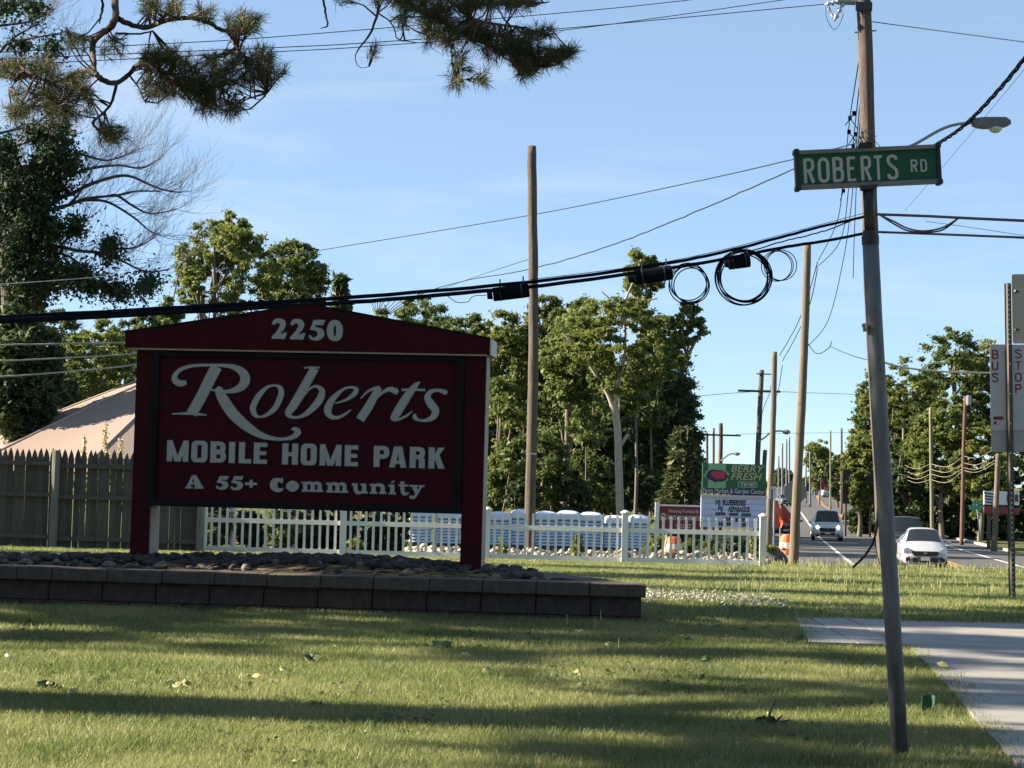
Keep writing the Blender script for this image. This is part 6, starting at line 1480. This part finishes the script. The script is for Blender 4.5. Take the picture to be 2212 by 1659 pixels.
# ------------------------------------------------------------------ striped drums
M['drum_orange'] = mat('drum_orange', (.62,.13,.03), .5, noise=.15, scale=6); M['drum_white'] = mat('drum_white', (.74,.70,.64), .5, noise=.2, scale=6)
def drum(x, d, label, h=1.0, r_=.29):
    b = gnd(x, d); t = thing('traffic_drum', label, 'traffic drum', b, group='striped traffic drums')
    mb = MB(); mb.lathe([(r_*1.18,0),(r_*1.18,.07),(r_*1.05,.08)], b, 16); mb.build('base', M['pipe_dark'], t)
    for k in range(5):
        z0 = .08+k*(h-.12)/5; z1 = .08+(k+1)*(h-.12)/5-.004; ra_, rb_ = r_*(1.02-.05*k), r_*(.98-.05*k); mb = MB(); mb.lathe([(ra_,z0),(ra_,z0+.02),(rb_,z1-.015),(rb_*.985,z1)], b, 16); mb.build('band', M['drum_orange' if k % 2 == 0 else 'drum_white'], t, smooth=False)
    mb = MB(); mb.lathe([(.20,h-.04),(.19,h),(.05,h+.01)], b, 14); mb.build('lid', M['drum_orange'], t)
drum(1702, 63.6, 'orange and white striped drum behind the roadside pole', 1.1, .33); drum(1455, 66, 'orange and white striped drum behind the white fence')
b = gnd(1439, 67); t = thing('traffic_cone', 'slim orange cone left of the drum behind the fence', 'traffic cone', b); mb = MB(); mb.lathe([(.15,.03),(.11,.35),(.07,.85),(.03,.98)], b, 12); mb.build('cone', M['drum_orange'], t); mb = MB(); mb.box(b+Vector((0,0,.015)), (.38,.38,.03)); mb.build('base', M['drum_orange'], t); mb = MB(); mb.lathe([(.098,.50),(.084,.68)], b, 12); mb.build('collar', M['drum_white'], t)

# ------------------------------------------------------------------ cars
M['glass'] = mat('car_glass', (.012,.016,.018), .06, spec=.6); M['tyre'] = mat('tyre', (.012,.012,.013), .8); M['rim'] = mat('rim', (.4,.4,.42), .35, metal=.7); M['plastic'] = mat('black_plastic', (.012,.012,.014), .5); M['lamp'] = mat('headlamp', (.42,.44,.47), .15, spec=.8); M['plate'] = mat('number_plate', (.55,.52,.42), .5)
M['lit'] = emit_mat('headlight_on', (1.0,.95,.85), 14.0)
def paint(name, col, metal=0.0): 
    m = mat(name, col, .28, metal=metal); m.node_tree.nodes['Principled BSDF'].inputs['Coat Weight'].default_value = .6; return m
M['white_paint'] = paint('white_paint', (.74,.75,.78)); M['silver_paint'] = paint('silver_paint', (.50,.485,.455), .0); M['black_paint'] = paint('black_paint', (.015,.015,.018)); M['grey_paint'] = paint('grey_paint', (.10,.105,.115), .2)
def car(label, loc, rz, pm, L_=4.3, W=1.70, H=1.53, kind='hatch', lights=False, group='cars on the road', name='car'):
    t = thing(name, label, 'car', loc, rz, group); h = W/2; f = -L_/2
    if kind == 'hatch': st_ = [(f,.70,.34,.50,.56,.50),(f+.05,.86,.24,.58,.66,.66),(f+.18,.95,.20,.66,.76,.76),(f+.55,1.0,.18,.80,.88,.80),(f+.98,1.0,.18,.90,1.00,.80),(f+1.78,1.0,.18,.98,H-.03,.60),(f+2.3,1.0,.18,1.0,H,.60),(f+3.3,1.0,.18,1.02,H-.05,.58),(f+3.95,.97,.22,1.03,1.18,.66),(f+L_-.06,.92,.28,.90,.98,.70),(f+L_,.80,.36,.80,.86,.60)]
    elif kind == 'suv': st_ = [(f,.74,.36,.60,.72,.60),(f+.06,.90,.28,.76,.90,.76),(f+.2,.97,.25,.86,.98,.82),(f+.7,1.0,.25,.98,1.06,.82),(f+1.15,1.0,.25,1.04,1.14,.82),(f+1.75,1.0,.25,1.10,H-.03,.66),(f+2.4,1.0,.25,1.12,H,.66),(f+4.1,1.0,.25,1.12,H-.04,.64),(f+L_-.12,.97,.28,1.1,1.25,.72),(f+L_,.88,.36,.95,1.02,.70)]
    secs = []
    for (y, ws, zs, zb_, zt_, wt) in st_:
        w = h*ws; wtop = h*wt; half = [(0,zs),(w*.90,zs),(w,zs+.14),(w,zb_-.14),(w*.965,zb_),(wtop,zt_-.045),(wtop*.86,zt_),(wtop*.45,zt_+.018),(0,zt_+.024)]
        secs.append([Vector((x,y,z_)) for x,z_ in half] + [Vector((-x,y,z_)) for x,z_ in half[-2:0:-1]])
    n = len(secs[0]); mb = MB(); vs = [p for s_ in secs for p in s_]
    fs = [(i*n+k, i*n+(k+1)%n, (i+1)*n+(k+1)%n, (i+1)*n+k) for i in range(len(secs)-1) for k in range(n)] + [tuple(range(n-1,-1,-1)), tuple((len(secs)-1)*n+k for k in range(n))]
    mb.add(vs, fs); body = mb.build('body', pm, t, smooth=True, local=True)
    def patch(name, ia, ib, ka, kb, fr=(.06,.94), lat=(.06,.94), off=.012, m='glass', nx_=6):
        mb = MB(); vs = []
        A_, B_ = secs[ia], secs[ib]
        for i in range(4):
            ti = fr[0]+(fr[1]-fr[0])*i/3
            for j in range(nx_+1):
                u = lat[0]+(lat[1]-lat[0])*j/nx_; ks = ka+(kb-ka)*u; k0 = int(math.floor(ks)); k1 = min(k0+1, kb); fr_ = ks-k0
                p = A_[k0%n].lerp(A_[k1%n], fr_).lerp(B_[k0%n].lerp(B_[k1%n], fr_), ti); vs.append(p)
        fs_ = [(i*(nx_+1)+j, i*(nx_+1)+j+1, (i+1)*(nx_+1)+j+1, (i+1)*(nx_+1)+j) for i in range(3) for j in range(nx_)]
        c_ = Vector((0, (A_[0].y+B_[0].y)/2, .6)); nr = (vs[1]-vs[0]).cross(vs[nx_+1]-vs[0]).normalized()
        if nr.dot(vs[0]-c_) < 0: nr = -nr
        mb.add([p+nr*off for p in vs], fs_); return mb.build(name, M[m], t, smooth=True, local=True)
    iw = 4
    patch('windscreen', iw, iw+1, 5, 11, (.05,.93), (.0,1.0))
    for s0 in ((4,5),(11,12)):
        patch('side_window', iw+1, iw+2, s0[0], s0[1], (.06,.96), (.10,.90)); patch('side_window', iw+2, iw+3, s0[0], s0[1], (.03,.95), (.10,.90))
    patch('rear_window', len(secs)-4, len(secs)-3, 5, 11, (.1,.9), (.05,.95))
    fz = .40 if kind == 'hatch' else .50; yb = f-.012
    hz = .66 if kind == 'hatch' else .86
    mb = MB(); mb.prism([(-.52,hz-.03),(-.42,hz-.15),(.42,hz-.15),(.52,hz-.03),(.46,hz+.02),(-.46,hz+.02)] if kind == 'hatch' else [(-.46,hz-.28),(.46,hz-.28),(.52,hz-.04),(-.52,hz-.04)], Vector((0,f+.075,0)), Vector((1,0,0)), Vector((0,0,1)), Vector((0,-1,0)), .10); gr = mb.build('grille', M['plastic'], t, local=True)
    mb = MB(); mb.box((0,f-.03,hz-.05), (.13,.012,.05)); mb.build('emblem', M['rim'], t, local=True)
    for s in (-1,1):
        mb = MB(); pts = [(s*.50,hz-.10),(s*.80,hz-.06),(s*.79,hz+.10),(s*.66,hz+.15),(s*.50,hz+.02)]; pts = pts if s > 0 else pts[::-1]
        mb.prism(pts, Vector((0,f+.42,0)), Vector((1,0,0)), Vector((0,0,1)), Vector((0,-1,0)), .385); hl_ = mb.build('headlight', M['lamp'], t, local=True)
        if lights: mb = MB(); mb.lathe([(.02,0),(.075,.0),(.06,.03)], (s*.64, 0, 0), 12); o = mb.build('bulb', M['lit'], hl_, local=True); o.rotation_euler[0] = R(90); o.location = (0, f+.03, hz+.02)
        mb = MB(); mb.box((s*.64,f+.03,.36), (.16,.08,.13)); mb.build('fog_recess', M['plastic'], t, local=True)
        mb = MB(); mb.box((s*(h+.10),f+1.42,1.02 if kind == 'hatch' else 1.14), (.20,.10,.14)); mb.build('mirror', pm, t, local=True)
        for yw in (f+.82, f+L_-.80):
            rw = .31 if kind == 'hatch' else .36; mb = MB(); mb.tube([(s*(h-.20),yw,rw),(s*(h-.19),yw,rw),(s*(h-.02),yw,rw),(s*(h+.005),yw,rw)], [rw*.9,rw,rw,rw*.93], 18); wh = mb.build('wheel', M['tyre'], t, local=True)
            mb = MB(); mb.tube([(s*(h-.02),yw,rw),(s*(h+.012),yw,rw)], [rw*.66,rw*.6], 14); mb.build('rim', M['rim'], wh, local=True)
    mb = MB(); mb.box((0,f+.02,.35 if kind == 'hatch' else .44), (.92,.10,.16)); mb.build('lower_intake', M['plastic'], t, local=True)
    mb = MB(); mb.box((0,f-.035,.40 if kind == 'hatch' else .50), (.34,.012,.13)); mb.build('number_plate', M['plate'], t, local=True)
    return t
def on_road(x, d, rz=0.0): p = gnd(x, d); return (p.x, d, p.z+.014)
car('white hatchback coming along the road right of the leaning pipe', on_road(1990, 79), R(-7.5), M['white_paint'])
car('black vehicle following behind the white hatchback', on_road(1953, 96), R(-7.5), M['black_paint'], 4.7, 1.85, 1.85, 'suv')
car('silver van with both headlights on, left of the leaning pipe', on_road(1785, 132), R(-7), M['silver_paint'], 4.8, 1.95, 1.95, 'suv', True)
car('dark car with headlights on behind the roadside poles', on_road(1697, 140), R(-7), M['grey_paint'], 4.6, 1.85, 1.68, 'suv', True)
for i, (x, d, rz_, pm, kd, lab) in enumerate(((1800,365,100,'white_paint','suv','white vehicle parked on the far rise'), (1822,352,80,'white_paint','hatch','white hatchback parked nearer on the far rise'), (1778,382,95,'silver_paint','hatch','silver car parked highest on the far rise'), (1693,300,5,'grey_paint','suv','grey vehicle far up the road behind the stop sign'))):
    p = gnd(x, d); car(lab, (p.x, d, p.z+.02), R(rz_), M[pm], 4.5, 1.8, 1.7 if kd == 'suv' else 1.5, kd, group='far vehicles')

# ------------------------------------------------------------------ lawn: grass blades, clover, litter
def tuft_mesh(name, seed, nb, rad, h0, h1, w, m, seedheads=0):
    g = np.random.default_rng(seed); V = []; Fq = []; T_ = []
    for i in range(nb):
        a = g.uniform(0,2*math.pi); r_ = rad*math.sqrt(g.random()); p = np.array([math.cos(a)*r_, math.sin(a)*r_, -.01]); h = g.uniform(h0,h1); ld = g.uniform(0,2*math.pi); ln = g.uniform(.1,.75)*h
        d_ = np.array([math.cos(ld), math.sin(ld), 0]); sd = np.array([-d_[1], d_[0], 0])*w*g.uniform(.7,1.3)
        if abs(sd[0]) < w*.5: sd = np.array([w,0,0])*g.choice([-1,1])*.9
        m1 = p+d_*ln*.35+np.array([0,0,h*.6]); m2 = p+d_*ln+np.array([0,0,h*.95]); b = len(V)
        V += [p-sd*.5, p+sd*.5, m1+sd*.4, m1-sd*.4, m2+sd*.08, m2-sd*.08]; Fq += [(b,b+1,b+2,b+3),(b+3,b+2,b+4,b+5)]; t_ = g.random(); T_ += [t_,t_]
        if seedheads and g.random() < seedheads:
            b = len(V); q = m2+np.array([0,0,.06]); V += [m2-sd*.8, m2+sd*.8, q+sd*.5, q-sd*.5]; Fq += [(b,b+1,b+2,b+3)]; T_ += [1.3]
    me = bpy.data.meshes.new(name); me.from_pydata([tuple(v) for v in V], [], Fq); a_ = me.attributes.new('tint','FLOAT','FACE'); a_.data.foreach_set('value', T_); me.materials.append(m); return me
GM = leaf_mat('grass_blade', (0.105,0.160,0.040), (0.385,0.380,0.165), trans=.45, scale=1.3, rough=.5, amp=1.9)
GM.node_tree.nodes['Principled BSDF'].inputs['Roughness'].default_value = .45
tuftcol = bpy.data.collections.new('grass_tufts')
for i in range(6):
    o = bpy.data.objects.new('tuft', tuft_mesh('tuft', 700+i, 170, .16, .025, .062, .0034, GM)); tuftcol.objects.link(o)
farcol = bpy.data.collections.new('grass_tufts_far')
for i in range(5):
    o = bpy.data.objects.new('tuft', tuft_mesh('tuft', 720+i, 150, .24, .03, .085, .0075, GM)); farcol.objects.link(o)
tallcol = bpy.data.collections.new('grass_tufts_tall')
for i in range(4):
    o = bpy.data.objects.new('tuft', tuft_mesh('tuft', 740+i, 14, .14, .06, .17, .006, GM, .35)); tallcol.objects.link(o)
def scatter(name, pts, col, smin, smax, label):
    me = bpy.data.meshes.new(name); me.from_pydata(pts, [], []); o = link(name, me); tag(o, label, 'grass', kind='stuff')
    ng = bpy.data.node_groups.new(name, 'GeometryNodeTree'); ng.interface.new_socket('Geometry', in_out='INPUT', socket_type='NodeSocketGeometry'); ng.interface.new_socket('Geometry', in_out='OUTPUT', socket_type='NodeSocketGeometry')
    n = ng.nodes; l = ng.links; gi = n.new('NodeGroupInput'); go = n.new('NodeGroupOutput'); ip = n.new('GeometryNodeInstanceOnPoints'); ci = n.new('GeometryNodeCollectionInfo')
    ci.inputs['Collection'].default_value = col; ci.inputs['Separate Children'].default_value = True; ci.inputs['Reset Children'].default_value = True
    rv = n.new('FunctionNodeRandomValue'); rv.data_type = 'FLOAT_VECTOR'; rv.inputs[0].default_value = (0,0,0); rv.inputs[1].default_value = (0,0,6.283)
    rs = n.new('FunctionNodeRandomValue'); rs.data_type = 'FLOAT'; rs.inputs[2].default_value = smin; rs.inputs[3].default_value = smax; rs.inputs['Seed'].default_value = 3
    ip.inputs['Pick Instance'].default_value = True
    mp_ = n.new('GeometryNodeMeshToPoints')
    l.new(gi.outputs[0], mp_.inputs[0]); l.new(mp_.outputs[0], ip.inputs['Points']); l.new(ci.outputs[0], ip.inputs['Instance']); l.new(rv.outputs[0], ip.inputs['Rotation']); l.new(rs.outputs[1], ip.inputs['Scale']); l.new(ip.outputs[0], go.inputs[0])
    md = o.modifiers.new('scatter', 'NODES'); md.node_group = ng; return o
rr = random.Random(77)
def blocked(x, y):
    if in_walk(x, y): return True
    if 15.25 < y < 17.95 and x < bed_x1(y)+.24 and x > X0-.3: return True
    return False
near = []; far = []; tall = []
for _ in range(16000):
    y = rr.uniform(6.6, 16.5); x = rr.uniform(-1,1)*(y*.27+.9)
    if rr.random() > 1.15-.03*y: continue
    if mnoise.noise(Vector((x*1.1,y*1.1,7))) < -.42 and rr.random() < .8: continue
    if not blocked(x, y): near.append((x, y, gz(y)))
for _ in range(16000):
    y = 16 + 24*rr.random()**1.15; x = rr.uniform(-1,1)*(y*.27+1.5)
    if not blocked(x, y) and not (y > 37.2 and x < 12 and y < 37.6): far.append((x, y, gz(y)))
for _ in range(5200):
    y = rr.uniform(36, 66); x = rr.uniform(7.2, 30)
    if x > y*.27+1: continue
    if x > road_left(max(y,66))-5 and y > 62: continue
    far.append((x, y, gz(y)))
for _ in range(900):
    y = rr.uniform(18, 62); x = rr.uniform(y*.10, y*.30)
    if blocked(x, y): continue
    if mnoise.noise(Vector((x*.5,y*.35,0))) > .05 or y > 36: tall.append((x, y, gz(y)))
for _ in range(10):
    y = rr.uniform(9, 15); x = rr.uniform(-1,1)*(y*.26)
    if not blocked(x, y) and mnoise.noise(Vector((x*.8,y*.8,3))) > .12: tall.append((x, y, gz(y)-.05))
for _ in range(80):     # fringe along the wall and the walk
    x = rr.uniform(X0, wc.x+.1); near.append((x, 15.2+rr.uniform(-.08,.03)+ (wc.x-x)*.05, gz(15.2)))
    y = rr.uniform(7, B.y); near.append((left_x(y)-.10+rr.uniform(-.08,.02), y, gz(y)))
scatter('grass_near', near, tuftcol, .8, 1.35, 'short mown grass of the front lawn'); scatter('grass_far', far, farcol, .8, 1.4, 'short grass of the lawn behind the sign'); scatter('grass_tall', tall, tallcol, .6, 1.3, 'taller grass stalks with pale seed heads')
# white clover right of the wall
g = np.random.default_rng(8); C = []
for _ in range(620):
    x = 1398 + 300*g.random()**1.4; y = 1300+ 20*(x-1398)/300 + g.normal()*6; q = gx(x, y); C.append((q.x, q.y, gz(q.y)+.05+g.random()*.05))
V, q, tt = leaf_quads(np.array(C), np.full(len(C), .012), 7, .016, g); tag(fast_mesh('clover_flowers', V, q, FLC, None, tt), 'white clover flowers in the grass right of the stone wall', 'flowers', kind='stuff')
LFY = mat('fallen_leaf_yellow', (.42,.40,.15), .7, noise=.3, scale=20); LFG = mat('fallen_leaf_green', (.05,.09,.02), .6, noise=.3, scale=20)
def litter(x, y, m, s, seed, label, group, n=3):
    q = gx(x, y); zz = gz(q.y)+.045+(.0 if not in_walk(q.x,q.y) else -.005); r_ = random.Random(seed); mb = MB()
    t = thing('fallen_leaf', label, 'leaf', (q.x, q.y, zz), group=group)
    for k in range(n):
        mb = MB(); a = r_.uniform(0,6.28); c = Vector((q.x+r_.uniform(-.5,.5)*s, q.y+r_.uniform(-.3,.3)*s, zz+r_.uniform(0,.02))); u = Vector((math.cos(a),math.sin(a)*.8,r_.uniform(-.2,.5))).normalized(); v = u.cross(Vector((r_.uniform(-.4,.4),-.8,.7))).normalized()
        pts = [(-.5,0),(-.2,.26),(.15,.30),(.5,0),(.15,-.28),(-.2,-.24)]; ps = [c+u*p[0]*s+v*p[1]*s for p in pts]; ps += [c+Vector((0,0,.012))+u*.0]
        mb.add(ps, [(i,(i+1)%6,6) for i in range(6)]); mb.build('leaf_blade', m, t)
for i, (x, y) in enumerate(((125,1507),(150,1513),(372,1498),(398,1496),(545,1480),(1050,1470),(1243,1475),(1318,1408),(1262,1502),(1170,1425),(1010,1432),(610,1468))):
    litter(x, y, LFY, .055, i, 'pale yellow fallen leaf on the lawn, '+('beside the leftmost dark sprig','just right of the leftmost dark sprig','third from the left','fourth from the left','nearest below the dark sprig under the wall','below the short curved twig','below the wall end, lower one','right of the brightest yellow leaf','lowest right of the pale leaves','above the curved twig to its right','left of the curved twig','left of centre above the lit strip')[i], 'pale fallen leaves on the lawn', 2)
litter(1250, 1381, LFY, .06, 40, 'brightest yellow leaf below the right end of the wall', None, 3); litter(2043, 1456, LFY, .085, 41, 'curled yellow leaf lying on the concrete sidewalk', None, 2)
litter(685, 1440, LFG, .09, 42, 'dark green leaf sprig on the lawn below the stone wall', None, 5); litter(956, 1410, LFG, .09, 43, 'dark green leaf standing in the shadow edge mid lawn', None, 4); litter(105, 1500, LFG, .07, 44, 'dark green leaf sprig at the far left of the lawn', None, 4); litter(1480, 1394, LFG, .06, 45, 'small dark leaf right of the yellow leaf', None, 3); litter(15, 1440, FLC, .035, 46, 'small white scrap at the left edge of the lawn', None, 2); litter(1525,1445,LFG,.06,47,'dark leaf sprig left of the sidewalk corner',None,3)
# twigs and uprooted weed
def sticks(name, label, x, y, segs, rad, m):
    q = gx(x, y); d = q.y; t = thing(name, label, 'twig', (q.x, d, gz(d)))
    for sgm in segs: mb = MB(); P = catmull([tuple(at(a, b, d+dd)) for a, b, dd in sgm], 4); mb.tube(P, [rad*(1-.6*i/(len(P)-1)) for i in range(len(P))], 5); mb.build('stick', m, t)
    return t
sticks('dead_twig', 'forked dead twig standing in the grass at far left', 132, 1402, [[(132,1408,0),(122,1390,.02),(98,1378,.05)],[(133,1408,0),(132,1385,0),(140,1360,-.02)],[(133,1408,0),(140,1375,.1),(136,1355,.1)],[(155,1398,.05),(180,1378,.1),(206,1355,.15)]], .006, BKD)
uw = sticks('uprooted_weed', 'dark uprooted weed clump with sticks left of the pipe', 1655, 1578, [[(1655,1580,0),(1660,1550,0),(1676,1512,.02)],[(1640,1575,0),(1620,1570,-.05),(1598,1568,-.05)],[(1650,1578,0),(1625,1560,.03),(1610,1562,.03)],[(1665,1575,0),(1690,1560,0),(1705,1556,.02)],[(1660,1580,0),(1675,1560,0),(1690,1545,0)]], .008, BKD)
g = np.random.default_rng(44); c = np.array([tuple(at(1655+g.normal()*14, 1566+g.normal()*8, 9.45+g.normal()*.06)) for _ in range(22)]); V, q, tt = leaf_quads(c, np.full(22,.03), 14, .035, g); fast_mesh('leaves', V, q, LFG, uw, tt)
sticks('dead_twig', 'dark curved twig lying mid lawn', 960, 1474, [[(942,1466,0),(955,1464,0),(968,1472,0)]], .006, BKD); sticks('dead_twig', 'short dark twig at the shadow edge mid lawn', 950, 1520, [[(943,1512,0),(955,1520,0),(962,1526,0)]], .005, BKD)
GP = mat('green_plastic', (.0,.055,.032), .5)
q = gx(2003, 1550); d = q.y; t = thing('marker_flag', 'small green plastic marker flag in the grass right of the pipe', 'marker flag', (q.x, d, gz(d)))
mb = MB(); mb.add([at(1993,1502,d), at(2012,1501,d), at(2020,1503,d-.015), at(2018,1524,d-.015), at(2011,1524,d), at(2013,1546,d), at(1989,1548,d)], [(0,6,5,4,1),(1,4,3,2)]); fl = mb.build('flag_sheet', GP, t); sm = fl.modifiers.new('thickness','SOLIDIFY'); sm.thickness = .002
mb = MB(); mb.tube([at(1992,1502,d), Vector((at(1990,1552,d).x, d, gz(d)-.03))], .0016, 5); mb.build('wire', M['galv'], t)
q = gx(1632, 1270); t = thing('valve_cover', 'flat green valve cover in the shaded grass', 'cover', (q.x, q.y, gz(q.y))); mb = MB(); mb.lathe([(.20,0),(.20,.055),(.17,.075),(.03,.08)], (q.x,q.y,gz(q.y)), 16); mb.build('lid', GP, t); mb = MB(); mb.lathe([(.225,-.02),(.225,.045),(.205,.05)], (q.x,q.y,gz(q.y)), 16); mb.build('ring', GP, t)

# clippings and low weeds in the lawn, too many to count
g = np.random.default_rng(91); C = []
for _ in range(130):
    y = g.uniform(7.2, 15); x = g.uniform(-1,1)*y*.27
    if not blocked(x, y): C.append((x, y, gz(y)+.04+g.random()*.02))
V, q, tt = leaf_quads(np.array(C), np.full(len(C), .012), 2, .015, g, 1.0); tag(fast_mesh('leaf_clippings', V, q, LFY, None, tt), 'tiny pale leaf clippings strewn over the front lawn', 'clippings', kind='stuff')
C = []
for _ in range(3000):
    y = g.uniform(7.2, 30); x = g.uniform(-1,1)*y*.27
    if not blocked(x, y) and mnoise.noise(Vector((x*.7,y*.7,11))) > .22: C.append((x, y, gz(y)+.03))
V, q, tt = leaf_quads(np.array(C), np.full(len(C), .035), 9, .026, g, 1.2); tag(fast_mesh('lawn_weeds', V, q, leaf_mat('clover_leaf', (.03,.065,.02), (.08,.13,.035), trans=.3), None, tt), 'low dark clover and weeds in patches of the lawn', 'weeds', kind='stuff')
